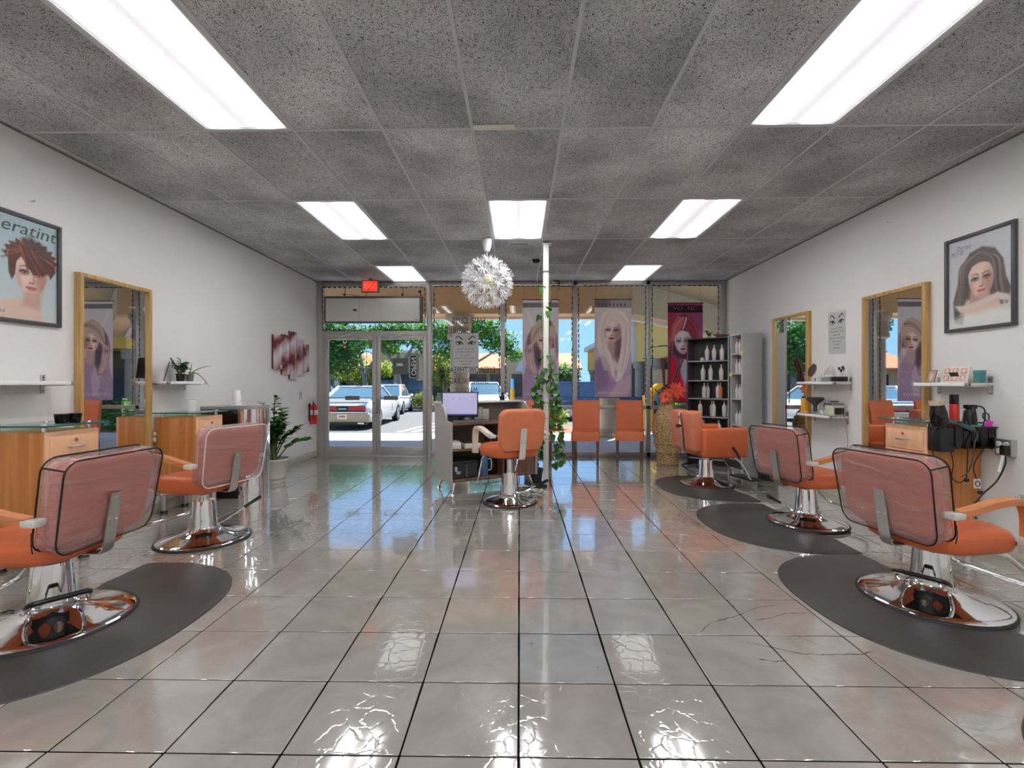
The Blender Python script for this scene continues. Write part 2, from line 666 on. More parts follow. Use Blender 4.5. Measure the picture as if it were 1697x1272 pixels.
def text(name, s, size, m, parent=None, M=None, extrude=0.001, width=None, loc=(0, 0, 0), spacing=1.0):
    """lettering as a mesh; local text plane is XY, centred"""
    cu = bpy.data.curves.new(name, 'FONT')
    cu.body = s
    cu.size = size
    cu.extrude = extrude
    cu.align_x = 'CENTER'
    cu.align_y = 'CENTER'
    cu.resolution_u = 3
    cu.space_character = spacing
    ob = bpy.data.objects.new(name, cu)
    COL.objects.link(ob)
    bpy.context.view_layer.update()
    dg = bpy.context.evaluated_depsgraph_get()
    me = bpy.data.meshes.new_from_object(ob.evaluated_get(dg))
    bpy.data.objects.remove(ob)
    bpy.data.curves.remove(cu)
    me.name = name
    if width:
        xs = [v.co.x for v in me.vertices]
        k = width / max(1e-6, max(xs) - min(xs))
        for v in me.vertices:
            v.co.x *= k
    if M is not None:
        me.transform(M)
    me.materials.clear()
    me.materials.append(m)
    o = bpy.data.objects.new(name, me)
    COL.objects.link(o)
    o.location = loc
    if parent is not None:
        o.parent = parent
    return o

# ------------------------------------------------------------------ painter for flat prints
class Canvas:
    """soft-edged shapes painted on a vertex grid; x right 0..1, y up 0..a"""
    def __init__(self, nx, a, base):
        self.nx = nx; self.a = a; self.ny = int(nx * a)
        xs = np.linspace(0, 1, nx); ys = np.linspace(0, a, self.ny)
        self.X, self.Y = np.meshgrid(xs, ys)
        self.C = np.zeros((self.ny, nx, 3)) + np.array(base, float)
        self.px = 1.0 / nx
    def mix(self, m, col):
        m = np.clip(m, 0, 1)[..., None]
        self.C = self.C * (1 - m) + np.array(col, float) * m
    def ell(self, cx, cy, rx, ry, col, rot=0, soft=None, al=1.0):
        c, s = math.cos(rot), math.sin(rot)
        dx, dy = self.X - cx, self.Y - cy
        u = (dx * c + dy * s) / rx; v = (-dx * s + dy * c) / ry
        d = np.sqrt(u * u + v * v)
        w = soft if soft is not None else self.px / min(rx, ry)
        self.mix(al * np.clip((1 - d) / max(w, 1e-4) + .5, 0, 1), col)
    def poly(self, pts, col, soft=None, al=1.0):
        ins = np.zeros(self.X.shape, bool)
        dist = np.full(self.X.shape, 1e9)
        n = len(pts)
        for i in range(n):
            x0, y0 = pts[i]; x1, y1 = pts[(i + 1) % n]
            cond = ((y0 > self.Y) != (y1 > self.Y))
            with np.errstate(divide='ignore', invalid='ignore'):
                xi = (x1 - x0) * (self.Y - y0) / ((y1 - y0) if y1 != y0 else 1e-9) + x0
            ins ^= cond & (self.X < xi)
            L2 = (x1 - x0) ** 2 + (y1 - y0) ** 2 + 1e-12
            t = np.clip(((self.X - x0) * (x1 - x0) + (self.Y - y0) * (y1 - y0)) / L2, 0, 1)
            dist = np.minimum(dist, np.hypot(self.X - x0 - t * (x1 - x0), self.Y - y0 - t * (y1 - y0)))
        sd = np.where(ins, dist, -dist)
        w = soft if soft is not None else self.px
        self.mix(al * np.clip(sd / w + .5, 0, 1), col)
    def curve(self, pts, col, w0, w1=None, soft=None, al=1.0):
        """stroke along a smoothed path with tapering width"""
        P = catmull([Vector((p[0], p[1], 0)) for p in pts], 6)
        n = len(P)
        w1 = w0 if w1 is None else w1
        best = np.full(self.X.shape, -1e9)
        for i in range(n - 1):
            x0, y0 = P[i][0], P[i][1]; x1, y1 = P[i + 1][0], P[i + 1][1]
            L2 = (x1 - x0) ** 2 + (y1 - y0) ** 2 + 1e-12
            t = np.clip(((self.X - x0) * (x1 - x0) + (self.Y - y0) * (y1 - y0)) / L2, 0, 1)
            d = np.hypot(self.X - x0 - t * (x1 - x0), self.Y - y0 - t * (y1 - y0))
            best = np.maximum(best, (w0 + (w1 - w0) * (i + t) / (n - 1)) - d)
        s = soft if soft is not None else self.px
        self.mix(al * np.clip(best / s + .5, 0, 1), col)
    def grad(self, c0, c1):
        t = (self.Y / self.a)[..., None]
        self.C = np.array(c0, float) * (1 - t) + np.array(c1, float) * t
    def mesh(self, name, w, h, m, thick=0.0, wave=0.0, back=True):
        """sheet in local XZ plane facing -Y, lower left corner at the origin"""
        nx, ny = self.nx, self.ny
        C = np.clip(self.C / 255.0, 0, 1)
        Cl = np.where(C <= .04045, C / 12.92, ((C + .055) / 1.055) ** 2.4)
        vs = np.zeros((ny * nx, 3))
        vs[:, 0] = (self.X * w).ravel(); vs[:, 2] = (self.Y / self.a * h).ravel()
        if wave:
            vs[:, 1] = (wave * np.sin(self.X * 9 + self.Y * 1.5) * (0.4 + .6 * np.cos(self.Y * 2.1))).ravel()
        idx = np.arange(ny * nx).reshape(ny, nx)
        q = np.stack([idx[:-1, :-1], idx[:-1, 1:], idx[1:, 1:], idx[1:, :-1]], -1).reshape(-1, 4)
        cols = np.concatenate([Cl.reshape(-1, 3), np.ones((ny * nx, 1))], 1)
        if thick:
            v2 = vs.copy(); v2[:, 1] += thick
            n = ny * nx
            q2 = q[:, ::-1] + n
            loop = list(idx[0, :]) + list(idx[1:, -1]) + list(idx[-1, -2::-1]) + list(idx[-2:0:-1, 0])
            sd = np.array([(loop[i] + n, loop[(i + 1) % len(loop)] + n, loop[(i + 1) % len(loop)], loop[i]) for i in range(len(loop))])
            vs = np.concatenate([vs, v2]); q = np.concatenate([q, q2, sd]); cols = np.concatenate([cols, cols])
        me = bpy.data.meshes.new(name)
        me.from_pydata(vs.tolist(), [], q.tolist())
        at = me.color_attributes.new('ink', 'FLOAT_COLOR', 'POINT')
        at.data.foreach_set('color', cols.astype(np.float32).ravel())
        me.polygons.foreach_set('use_smooth', [True] * len(me.polygons))
        me.materials.append(m)
        me.update()
        return me

def mesh_obj(name, me, parent=None, loc=(0, 0, 0), rot=(0, 0, 0)):
    o = bpy.data.objects.new(name, me)
    COL.objects.link(o)
    o.location = loc
    o.rotation_euler = rot
    if parent is not None:
        o.parent = parent
    return o
# ------------------------------------------------------------------ palette
M_WALL = mat('wall_paint', (230, 229, 227), .38, var=.02, vscale=1.5, bump=.03, bscale=60)
M_BASE = mat('cove_base', (200, 194, 176), .5, var=.04)
M_GROUT = mat('grout', (20, 19, 18), 1.0, var=.15, vscale=20, spec=0.0)
M_TILE = tile_mat('glazed_tile', (158, 154, 147), .085, .09, False)
M_PATCH = tile_mat('replacement_tile', (156, 157, 158), .12, 0, True)
M_CTILE = ceiling_tile_mat('ceiling_tile', (200, 200, 200))
M_TEE = mat('painted_tee', (196, 196, 200), .45, var=.05)
M_ALU = mat('anodised_aluminium', (178, 174, 170), .38, metal=.35, var=.04, vscale=3)
M_ALU_D = mat('dull_aluminium', (140, 138, 136), .4, metal=.5, var=.05)
M_GLASS = thin_glass('window_glass', (.97, .99, .985), .5)
M_PICGLASS = thin_glass('picture_glass', (1, 1, 1), 1.0)
M_GREENGLASS = thin_glass('shelf_glass', (.62, .82, .78), 1.6)
M_BLACK = mat('black_plastic', (20, 20, 22), .35, var=.2, vscale=30)
M_BLACKG = mat('gloss_black', (10, 10, 11), .12, var=.2)
M_RUB = mat('black_rubber', (34, 34, 35), .55, var=.1, vscale=10, bump=.1, bscale=90)
M_MAT = mat('floor_mat_vinyl', (62, 62, 62), .36, var=.16, vscale=3.5, bump=.16, bscale=160, rvar=.1)
M_CHROME = mat('chrome', (232, 232, 234), .05, metal=1.0, var=.01)
M_STEEL = mat('brushed_steel', (196, 194, 190), .3, metal=.9, var=.06, vscale=20, stretch=(1, 1, 12))
M_SATIN = mat('satin_white_metal', (222, 220, 214), .3, metal=.3, var=.03)
M_ORANGE = mat('orange_vinyl', (202, 100, 54), .42, var=.06, vscale=5, bump=.10, bscale=120)
M_ORANGE2 = mat('orange_slipcover', (206, 104, 60), .5, var=.07, vscale=4, bump=.25, bscale=14)
M_PEACH = mat('peach_back_vinyl', (210, 122, 90), .45, var=.06, vscale=5, bump=.08, bscale=120)
M_VINYL = vinyl_mat('clear_plastic_cover')
M_OAK = wood('mirror_frame_oak', (176, 136, 78), (208, 170, 108), .45, 8)
M_CAB = wood('cabinet_veneer', (186, 112, 48), (212, 142, 76), .35, 5)
M_CABF = wood('cabinet_front_veneer', (228, 172, 134), (238, 188, 152), .4, 5)
M_ARMW = wood('arm_wood', (196, 112, 62), (222, 146, 94), .3, 9, 'Y')
M_WALNUT = wood('desk_walnut', (96, 66, 54), (124, 90, 76), .4, 5)
M_GREYLAM = mat('grey_laminate', (168, 162, 156), .4, var=.03, stretch=(1, 1, .2), vscale=12)
M_GREYPAN = mat('grey_panel', (160, 159, 157), .45, var=.02)
M_DARKLAM = mat('dark_laminate', (56, 55, 58), .35, var=.08)
M_WHITE = mat('white_plastic', (236, 235, 232), .35, var=.02)
M_PAPER = mat('paper', (236, 236, 234), .7, var=.02)
M_INK = mat('black_ink', (28, 28, 30), .6, var=.1)
M_RED = mat('red_enamel', (196, 40, 36), .3, var=.05)
M_PRINT = print_mat('print_ink', .55, .5)
M_PRINTG = print_mat('print_gloss', .4)
M_MIRROR = mat('mirror_silver', (238, 240, 240), .015, metal=1.0, var=.004)
M_LEAF = mat('leaf_green', (74, 122, 52), .4, var=.25, vscale=9, obj_rand=.25)
M_LEAFD = mat('leaf_dark_green', (54, 104, 44), .3, var=.25, vscale=9, obj_rand=.25)
M_STEM = mat('plant_stem', (96, 120, 62), .5, var=.2)
M_SOIL = mat('soil', (60, 44, 34), .9, var=.3, vscale=40)

XL, XR, YB, YR, ZC = -3.455, 3.485, 8.05, -2.9, 2.968
TH = 0.15

# ------------------------------------------------------------------ walls
def wall(name, x0, x1, y0, y1, z0, z1):
    return struct(MB().bb(x0, x1, y0, y1, z0, z1).build(name, M_WALL, smooth=False))
wall('wall_left', XL - TH, XL, YR - TH, YB + .12, -.1, ZC + .35)
wall('wall_right', XR, XR + TH, YR - TH, YB + .12, -.1, ZC + .35)
wall('wall_rear', XL, XR, YR - TH, YR, -.1, ZC + .35)
bl = MB().bb(XL, XL + .012, YR, YB - .04, 0, .10, .003)
struct(bl.build('baseboard_left', M_BASE))
br = MB().bb(XR - .012, XR, YR, YB - .04, 0, .10, .003)
struct(br.build('baseboard_right', M_BASE))

# ------------------------------------------------------------------ floor of single tiles
floor = struct(MB().bb(XL, XR, YR, YB + .06, -.12, -.003).build('floor', M_GROUT, smooth=False))
PX, PY, X0, Y0 = .394, .387, -.003, 1.947
GAP = .0068
def tile_mesh(w, d, m):
    mb = MB().box((0, 0, -.004), (w, d, .008), .0018, 1)
    o = mb.build('tile', m)
    me = o.data
    bpy.data.objects.remove(o)
    return me
full_tile = tile_mesh(PX - GAP, PY - GAP, M_TILE)
full_patch = tile_mesh(PX - GAP - .002, PY - GAP - .002, M_PATCH)
rest = MB()
xe = [XL] + [X0 + PX * k for k in range(-8, 9)] + [XR]
ye = [Y0 + PY * j for j in range(-13, 16)] + [YB - .02]
for j in range(len(ye) - 1):
    for i in range(len(xe) - 1):
        x0, x1, y0, y1 = xe[i], xe[i + 1], ye[j], ye[j + 1]
        cx, cy = (x0 + x1) / 2, (y0 + y1) / 2
        w, d = x1 - x0, y1 - y0
        row = round((y0 - Y0) / PY)
        col = round((x0 - X0) / PX)
        patch = (col == 0 and 0 <= row <= 6) or (col == 1 and 1 <= row <= 6)
        if y1 < 1.5 or abs(cx) > 1.12 * y1 + .15:
            rest.bb(x0 + GAP / 2, x1 - GAP / 2, y0 + GAP / 2, y1 - GAP / 2, -.008, 0)
            continue
        if abs(w - PX) < .002 and abs(d - PY) < .002:
            me = full_patch if patch else full_tile
        else:
            me = tile_mesh(w - GAP, d - GAP, M_TILE)
        t = mesh_obj('tile', me, floor, (cx, cy, 0))
        t.rotation_euler = (RND.gauss(0, .0011), RND.gauss(0, .0011), RND.gauss(0, .0012))
rs = rest.build('tile_field', M_TILE, floor, smooth=False)
rs['kind'] = 'stuff'
# hairline cracks across the tiles on the right
M_CRACK = mat('crack', (36, 28, 24), 1.0, var=.2, spec=0.0)
def crack(pts, w=.0022):
    mb = MB()
    P = []
    for a, b in zip(pts[:-1], pts[1:]):
        for k in range(5):
            t = k / 5
            P.append((a[0] + (b[0] - a[0]) * t + RND.uniform(-.004, .004), a[1] + (b[1] - a[1]) * t + RND.uniform(-.004, .004)))
    P.append(pts[-1])
    vs, fs = [], []
    for k, (x, y) in enumerate(P):
        q = w * (0.4 + 0.9 * RND.random())
        vs += [(x, y - q, .0006), (x, y + q, .0006)]
        if k:
            fs.append((2 * k - 2, 2 * k, 2 * k + 1, 2 * k - 1))
    mb.add(vs, fs)
    mb.build('tile_crack', M_CRACK, floor, smooth=False)
CR = [[(.90, 2.36), (.98, 2.45), (1.09, 2.50), (1.16, 2.53), (1.30, 2.62), (1.42, 2.65)],
      [(1.23, 2.49), (1.33, 2.51), (1.43, 2.56), (1.56, 2.56)],
      [(1.08, 2.27), (1.19, 2.22), (1.30, 2.175), (1.41, 2.17), (1.56, 2.18), (1.62, 2.20)],
      [(1.06, 2.13), (1.14, 2.115), (1.19, 2.125)],
      [(1.35, 2.33), (1.40, 2.26)]]
for c in CR:
    crack(c)

# ------------------------------------------------------------------ suspended ceiling
ceil = struct(MB().bb(XL, XR, YR, YB + .1, ZC + .10, ZC + .2).build('ceiling', mat('plenum', (60, 60, 60), .9), smooth=False))
CX = [XL] + [-.935 + .6125 * k for k in range(-4, 8)] + [XR]
CX = [x for x in CX if XL - 1e-6 <= x <= XR + 1e-6]
CY = [YR] + [3.225 + 1.232 * k for k in range(-4, 4)] + [YB]
def col_of(x):
    return [i for i in range(len(CX) - 1) if CX[i] <= x < CX[i + 1]][0]
def row_of(y):
    return [i for i in range(len(CY) - 1) if CY[i] <= y < CY[i + 1]][0]
LIGHTS = {(col_of(-1.85), row_of(2.5)), (col_of(1.85), row_of(2.5)),
          (col_of(-1.85), row_of(5)), (col_of(0.), row_of(5)), (col_of(1.85), row_of(5)),
          (col_of(-1.85), row_of(7.5)), (col_of(1.85), row_of(7.5)),
          (col_of(-1.85), row_of(0)), (col_of(0.), row_of(0)), (col_of(1.85), row_of(0)),
          (col_of(-1.85), row_of(-2.)), (col_of(1.85), row_of(-2.))}
TW = .022
ct_full = None
for j in range(len(CY) - 1):
    for i in range(len(CX) - 1):
        if (i, j) in LIGHTS:
            continue
        x0, x1, y0, y1 = CX[i] + .004, CX[i + 1] - .004, CY[j] + .004, CY[j + 1] - .004
        w, d = x1 - x0, y1 - y0
        if abs(w - .6045) < .002 and abs(d - 1.224) < .002:
            if ct_full is None:
                o = MB().box((0, 0, .008), (w, d, .016)).build('ceiling_tile', M_CTILE, smooth=False)
                ct_full = o.data
                bpy.data.objects.remove(o)
            me = ct_full
        else:
            o = MB().box((0, 0, .008), (w, d, .016)).build('ceiling_tile', M_CTILE, smooth=False)
            me = o.data
            bpy.data.objects.remove(o)
        t = mesh_obj('ceiling_tile', me, ceil, ((x0 + x1) / 2, (y0 + y1) / 2, ZC + RND.uniform(0, .002)))
        t.rotation_euler = (RND.gauss(0, .0006), RND.gauss(0, .0012), 0)
for x in CX[1:-1]:
    MB().bb(x - TW / 2, x + TW / 2, YR, YB, ZC - .004, ZC + .03).build('grid_tee', M_TEE, ceil, smooth=False)
for y in CY[1:-1]:
    MB().bb(XL, XR, y - TW / 2, y + TW / 2, ZC - .003, ZC + .028).build('grid_tee', M_TEE, ceil, smooth=False)
M_ANGLE = mat('wall_angle_grey', (110, 109, 106), .6)
for x0, x1 in ((XL, XL + .022), (XR - .022, XR)):
    MB().bb(x0, x1, YR, YB, ZC - .006, ZC + .003).build('wall_angle', M_ANGLE, ceil, smooth=False)
MB().bb(XL, XR, YB - .02, YB, ZC - .006, ZC + .003).build('wall_angle', mat('dark_angle', (40, 40, 40), .6), ceil, smooth=False)

# fluorescent troffers: two tubes glow brighter behind the ribbed diffuser
def diffuser_mat():
    m = bpy.data.materials.new('lit_diffuser')
    m.use_nodes = True
    nt = m.node_tree; N, L = nt.nodes, nt.links
    b = N['Principled BSDF']
    tc = N.new('ShaderNodeTexCoord')
    sp = N.new('ShaderNodeSeparateXYZ')
    L.new(tc.outputs['Object'], sp.inputs[0])
    ab = N.new('ShaderNodeMath'); ab.operation = 'ABSOLUTE'
    L.new(sp.outputs['X'], ab.inputs[0])
    rp = N.new('ShaderNodeValToRGB')
    e = rp.color_ramp.elements
    e[0].position = 0.0; e[0].color = (.014, .014, .015, 1)
    e[1].position = 0.27; e[1].color = (.012, .012, .013, 1)
    for p, v in ((.06, .02), (.10, .3), (.135, 1.0), (.17, .6), (.22, .07)):
        q = rp.color_ramp.elements.new(p); q.color = (v, v, v * 1.02, 1)
    L.new(ab.outputs[0], rp.inputs[0])
    wv = N.new('ShaderNodeTexWave'); wv.inputs['Scale'].default_value = 40; wv.bands_direction = 'X'
    L.new(tc.outputs['Object'], wv.inputs['Vector'])
    mx = N.new('ShaderNodeMix'); mx.data_type = 'RGBA'; mx.blend_type = 'MULTIPLY'; mx.inputs[0].default_value = .12
    L.new(rp.outputs[0], mx.inputs[6]); L.new(wv.outputs['Color'], mx.inputs[7])
    L.new(mx.outputs[2], b.inputs['Emission Color'])
    b.inputs['Emission Strength'].default_value = LAMP_LIGHT * 3.0
    b.inputs['Base Color'].default_value = (.8, .8, .82, 1)
    b.inputs['Roughness'].default_value = .3
    return m
M_DIFF = diffuser_mat()
M_DIM = mat('dim_diffuser', (226, 226, 226), .3, emit=(235, 238, 240), estr=.6)
M_TROF = mat('troffer_rim', (206, 206, 206), .4)
where = {(-1, 0): 'front left corner of the photo', (1, 0): 'front right corner of the photo'}
NAMES = {}
def troffer(i, j, label):
    x0, x1, y0, y1 = CX[i], CX[i + 1], CY[j], min(CY[j + 1], YB)
    cx, cy, w, d = (x0 + x1) / 2, (y0 + y1) / 2, x1 - x0, y1 - y0
    t = thing('ceiling_light', label, 'ceiling light', (cx, cy, ZC), 0, 'fluorescent ceiling panels')
    r = MB()
    for a in (-1, 1):
        r.box((a * (w / 2 - .022), 0, .002), (.022, d - .03, .018), .003, 1)
        r.box((0, a * (d / 2 - .022), .002), (w - .03, .022, .018), .003, 1)
    part('rim', r, M_TROF, t)
    part('diffuser', MB().box((0, 0, .008), (w - .06, d - .06, .006)), M_DIFF if cy < 7 else M_DIM, t, smooth=False)
    part('housing', MB().box((0, 0, .045), (w - .03, d - .03, .05)), M_TROF, t, smooth=False)
for (i, j) in sorted(LIGHTS):
    side = 'left' if CX[i] < -1 else ('right' if CX[i] > 1 else 'middle')
    y = (CY[j] + CY[j + 1]) / 2
    if y > 7:
        lab = 'short looking fluorescent panel at the storefront end, %s side' % side
    elif y > 4:
        lab = 'lit fluorescent ceiling panel halfway down the room, %s one of the row of three' % side
    elif y > 2:
        lab = 'large bright fluorescent panel nearest the camera on the %s' % side
    else:
        lab = 'fluorescent ceiling panel behind the camera, %s side, row %s' % (side, 'one' if y > -1 else 'two')
    troffer(i, j, lab)

# small ceiling fittings
v = thing('ceiling_vent', 'small rectangular grey vent set in a ceiling tile near the white pole', 'vent', (.0, 5.86, ZC))
part('rim', MB().box((0, 0, -.004), (.27, .13, .012), .004, 1), M_TEE, v)
part('grille', MB().box((0, 0, -.011), (.23, .095, .004)), mat('vent_grey', (150, 150, 150), .6), v)
v = thing('smoke_detector', 'small black detector under the ceiling beside the white pole', 'detector', (.235, 6.65, ZC))
part('base', MB().cyl((0, 0, -.012), (0, 0, 0), .06, .06, 18), M_BLACK, v)
part('cap', MB().lathe([(.0, -.045), (.035, -.043), (.048, -.03), (.05, -.012)], 18), M_BLACK, v)
b = MB().box((0, 0, 0), (.28, .06, .008), .002, 1)
tag(b.build('ceiling_patch', mat('aged_white_board', (222, 218, 202), .7, var=.08), loc=(-.17, 3.20, ZC - .006)),
    'yellowed white strip screwed over a ceiling tee near the camera', 'patch')

# ------------------------------------------------------------------ storefront: frame, transom, doors, windows
YG = YB + .03          # glass plane
FD = .10               # frame depth
def bar(name, x0, x1, z0, z1, d=FD, y=None, m=None, parent=None):
    y = YG if y is None else y
    return MB().bb(x0, x1, y - d / 2, y + d / 2, z0, z1, .004).build(name, m or M_ALU, parent)
MULL = [-.285, .944, 2.177]
ZT = ZC
n = 1
def trim(x0, x1, z0, z1, d=FD):
    global n
    o = struct(bar('trim_%d' % n, x0, x1, z0, z1, d))
    n += 1
    return o
trim(XL, -3.36, 0, ZT, .12)                 # left jamb
trim(-1.575, -1.50, 0, ZT, .12)             # post between door and windows
for x in MULL:
    trim(x - .035, x + .035, 0, ZT)
trim(3.395, XR, 0, ZT, .12)
trim(-3.36, -1.575, ZT - .085, ZT)          # head over the doors
trim(-1.50, 3.395, ZT - .06, ZT)            # head over the windows
trim(-3.36, -1.575, 2.06, 2.13)           # transom bar
trim(-1.50, 3.395, .80, .865)               # low rail
trim(-1.50, 3.395, 0, .075)                 # sill
trim(-3.36, -1.575, -.02, .012, .14)        # threshold
# panes
edges = [-1.50] + MULL + [3.395]
for k in range(4):
    w = sempty('window_%d' % (k + 1), ((edges[k] + edges[k + 1]) / 2, YG, 0))
    hw = (edges[k + 1] - edges[k]) / 2 - (.0 if k in (9,) else .02)
    for z0, z1 in ((.855, ZT - .055), (.065, .81)):
        part('pane', MB().box((0, 0, (z0 + z1) / 2), (2 * hw, .006, z1 - z0)), M_GLASS, w, smooth=False)
w = sempty('window_5', (-2.4675, YG, 0))
part('pane', MB().box((0, 0, 2.505), (1.76, .006, .77)), M_GLASS, w, smooth=False)
# doors
def door(name, x0, x1, hinge_left):
    d = sempty(name, (x0, YG, 0))
    W = x1 - x0
    st, top, bot = .065, .065, .14
    hgt = 2.052
    for a, b_ in ((0, st), (W - st, W)):
        part('stile', MB().bb(a, b_, -.025, .025, .02, hgt, .004), M_ALU, d)
    part('top_rail', MB().bb(st, W - st, -.025, .025, hgt - top, hgt, .004), M_ALU, d)
    part('bottom_rail', MB().bb(st, W - st, -.025, .025, .02, .02 + bot, .004), M_ALU, d)
    part('pane', MB().bb(st - .005, W - st + .005, -.003, .003, .15, hgt - .07), M_GLASS, d, smooth=False)
    pb = part('push_bar', MB().bb(st, W - st, -.05, -.035, .985, 1.0, .003), M_ALU_D, d)
    c = W * .55 if hinge_left else W * .30
    part('push_plate', MB().bb(c - .12, c + .12, -.056, -.03, .955, 1.025, .004), mat('push_plate_grey', (112, 112, 104), .5), pb)
    # pull handle / lock on the meeting stile
    hx = W - .03 if hinge_left else .03
    if hinge_left:
        lk = part('lock', MB().bb(hx - .012, hx + .012, -.032, -.024, .82, .98, .002), M_STEEL, d)
        part('keyhole', MB().cyl((hx, -.038, .90), (hx, -.03, .90), .012, .012, 10), M_BLACK, lk)
    else:
        part('pull_handle', MB().bb(.005, .055, -.055, -.024, .72, .98, .006), M_ALU_D, d)
    # closer arm at the head
    cl = part('closer', MB().bb(W * .25, W * .62, -.07, -.025, hgt - .055, hgt - .015, .006), M_ALU, d)
    part('closer_arm', MB().tube([(W * .3, -.08, hgt - .03), (W * .45, -.12, hgt - .01), (W * .55, -.06, hgt + .03)], .008), M_SATIN, cl)
    return d
D1 = door('door_1', -3.335, -2.452, True)
D2 = door('door_2', -2.444, -1.585, False)
trim(-3.36, -3.335, 0, 2.06, .10)
# ------------------------------------------------------------------ outside: ground, arcade, far mall, cars, trees
M_WALK = mat('walkway_concrete', (190, 192, 198), .8, var=.08, vscale=3)
M_CURB = mat('kerb_concrete', (214, 200, 190), .8, var=.05)
M_ASPH = mat('asphalt', (84, 85, 88), .85, var=.10, vscale=4)
M_LINE = mat('road_paint', (240, 240, 240), .7, var=.03)
M_STUC = mat('tan_stucco', (206, 170, 128), .85, var=.04, vscale=6, bump=.1, bscale=30)
M_STUCL = mat('pale_stucco', (232, 214, 192), .85, var=.04)
M_COLM = mat('cast_stone', (160, 142, 124), .8, var=.06, bump=.1, bscale=25)
M_YEL = mat('yellow_stucco', (214, 168, 82), .85, var=.04)
M_CREAM = mat('white_stucco', (206, 206, 204), .85, var=.03)
M_ROOF = mat('clay_roof', (170, 104, 72), .8, var=.15, vscale=30)
M_SHOP = mat('shop_glass', (40, 52, 58), .15, var=.3, vscale=1.2)
M_MULCH = mat('mulch', (120, 88, 68), .95, var=.35, vscale=25, bump=.6, bscale=30)
ZL = -.30
struct(MB().bb(-14, 6.2, YB + .08, 11.8, -.35, -.012).build('walkway', M_WALK, smooth=False))
struct(MB().bb(-14, 6.2, 11.8, 12.0, -.40, -.02, .01).build('kerb', M_CURB))
struct(MB().bb(-60, 60, 12.0, 120, -.6, ZL).build('parking_lot', M_ASPH, smooth=False))
for k in range(6):
    x = -3.9 + .44 * k
    q = MB().add([(x, 15.0, ZL + .004), (x + .16, 15.0, ZL + .004), (x + .95, 20, ZL + .004), (x + .79, 20, ZL + .004)], [(0, 1, 2, 3)])
    struct(q.build('parking_stripe', M_LINE, smooth=False))
for x in (-7.3, -1.2, 1.5, 4.3):
    struct(MB().bb(x, x + .1, 14.2, 20, ZL, ZL + .006).build('parking_stripe', M_LINE, smooth=False))
# planting bed beyond the walk on the right
struct(MB().bb(.6, 6.0, 11.95, 14.4, ZL, -.05, .04).build('planting_bed', M_MULCH))

# arcade: soffit, beam, columns
arc = sempty('arcade_roof', (0, 0, 0))
part('soffit', MB().bb(-14, 2.6, YB + .13, 11.1, 3.62, 3.8), M_STUC, arc, smooth=False)
part('beam', MB().bb(-14, 2.62, 11.0, 11.5, 2.86, 4.3), M_STUC, arc, smooth=False)
part('fascia', MB().bb(-14, 2.62, 11.5, 11.62, 2.80, 4.3), M_STUCL, arc, smooth=False)
part('wall_band', MB().bb(-14, 6.5, YB + .1, YB + .24, 2.975, 3.8), M_STUC, arc, smooth=False)
def slab(poly, z0, z1, m, name):
    return part(name, MB().prism(poly, z0, z1), m, arc, smooth=False)
slab([(2.6, 11.0), (7.0, 15.6), (6.62, 15.95), (2.6, 11.5)], 2.86, 4.3, M_STUC, 'splayed_beam')
slab([(2.6, 11.5), (6.62, 15.95), (6.54, 16.03), (2.6, 11.62)], 2.80, 4.3, M_STUCL, 'splayed_fascia')
slab([(2.6, YB + .13), (12, YB + .13), (12, 15.6), (7.0, 15.6), (2.6, 11.1)], 3.62, 3.8, M_STUC, 'splayed_soffit')
def column(x, y, h, label, r=.235):
    t = thing('stone_column', label, 'column', (x, y, -.012), 0, 'arcade columns')
    part('shaft', MB().cyl((0, 0, .12), (0, 0, h - .40), r, r * .94, 24), M_COLM, t)
    part('plinth', MB().lathe([(r * 1.35, 0), (r * 1.35, .10), (r * 1.12, .16), (r, .2)], 24), M_COLM, t)
    part('capital', MB().lathe([(r * .95, h - .60), (r * 1.25, h - .56), (r * 1.28, h - .50), (r * 1.2, h - .46), (r * 1.2, h - .2), (r * 1.25, h - .17), (r * 1.42, h - .1), (r * 1.46, h - .07), (r * 1.46, h)], 28), M_COLM, t)
column(-1.42, 11.26, 2.88, 'round stone column with moulded capital outside the lettered window')
column(2.13, 11.26, 2.88, 'round stone column outside behind the blonde banner')

# far mall across the lot
fm = thing('far_mall', 'long tan strip mall with clay roof across the parking lot', 'building', (0, 0, ZL))
YM = 48
part('wall', MB().bb(-32, 5.6, YM, YM + 8, 0, 3.3), M_STUC, fm, smooth=False)
part('roof', MB().add([(-33, YM - 1.2, 3.1), (6.2, YM - 1.2, 3.1), (6.2, YM + 4, 4.9), (-33, YM + 4, 4.9)], [(0, 1, 2, 3)]).add(
    [(-33, YM - 1.2, 2.9), (6.2, YM - 1.2, 2.9), (6.2, YM - 1.2, 3.1), (-33, YM - 1.2, 3.1)], [(0, 1, 2, 3)]), M_ROOF, fm, smooth=False)
for gx, gw in ((1.0, 4.6), (-11.5, 4.4)):
    g = part('gable', MB().bb(gx - gw / 2, gx + gw / 2, YM - 1.6, YM, 0.0, 4.6), M_STUC, fm, smooth=False)
    pts = [(1.35 * math.cos(a), 1.35 * math.sin(a)) for a in [PI * k / 14 for k in range(15)]]
    Mx = Matrix.Translation((gx, YM - 1.6, 2.75)) @ Matrix.Rotation(PI / 2, 4, 'X')
    ar = part('arch_panel', MB().prism(pts, 0, .06, Mx), M_CREAM, fm, smooth=False)
    part('medallion', MB().cyl((gx, YM - 1.72, 3.35), (gx, YM - 1.6, 3.35), .36, .36, 16), mat('medallion_stone', (190, 186, 178), .8), fm)
    part('parapet', MB().bb(gx - gw / 2 - .2, gx + gw / 2 + .2, YM - 1.7, YM, 4.6, 4.85), M_STUCL, fm, smooth=False)
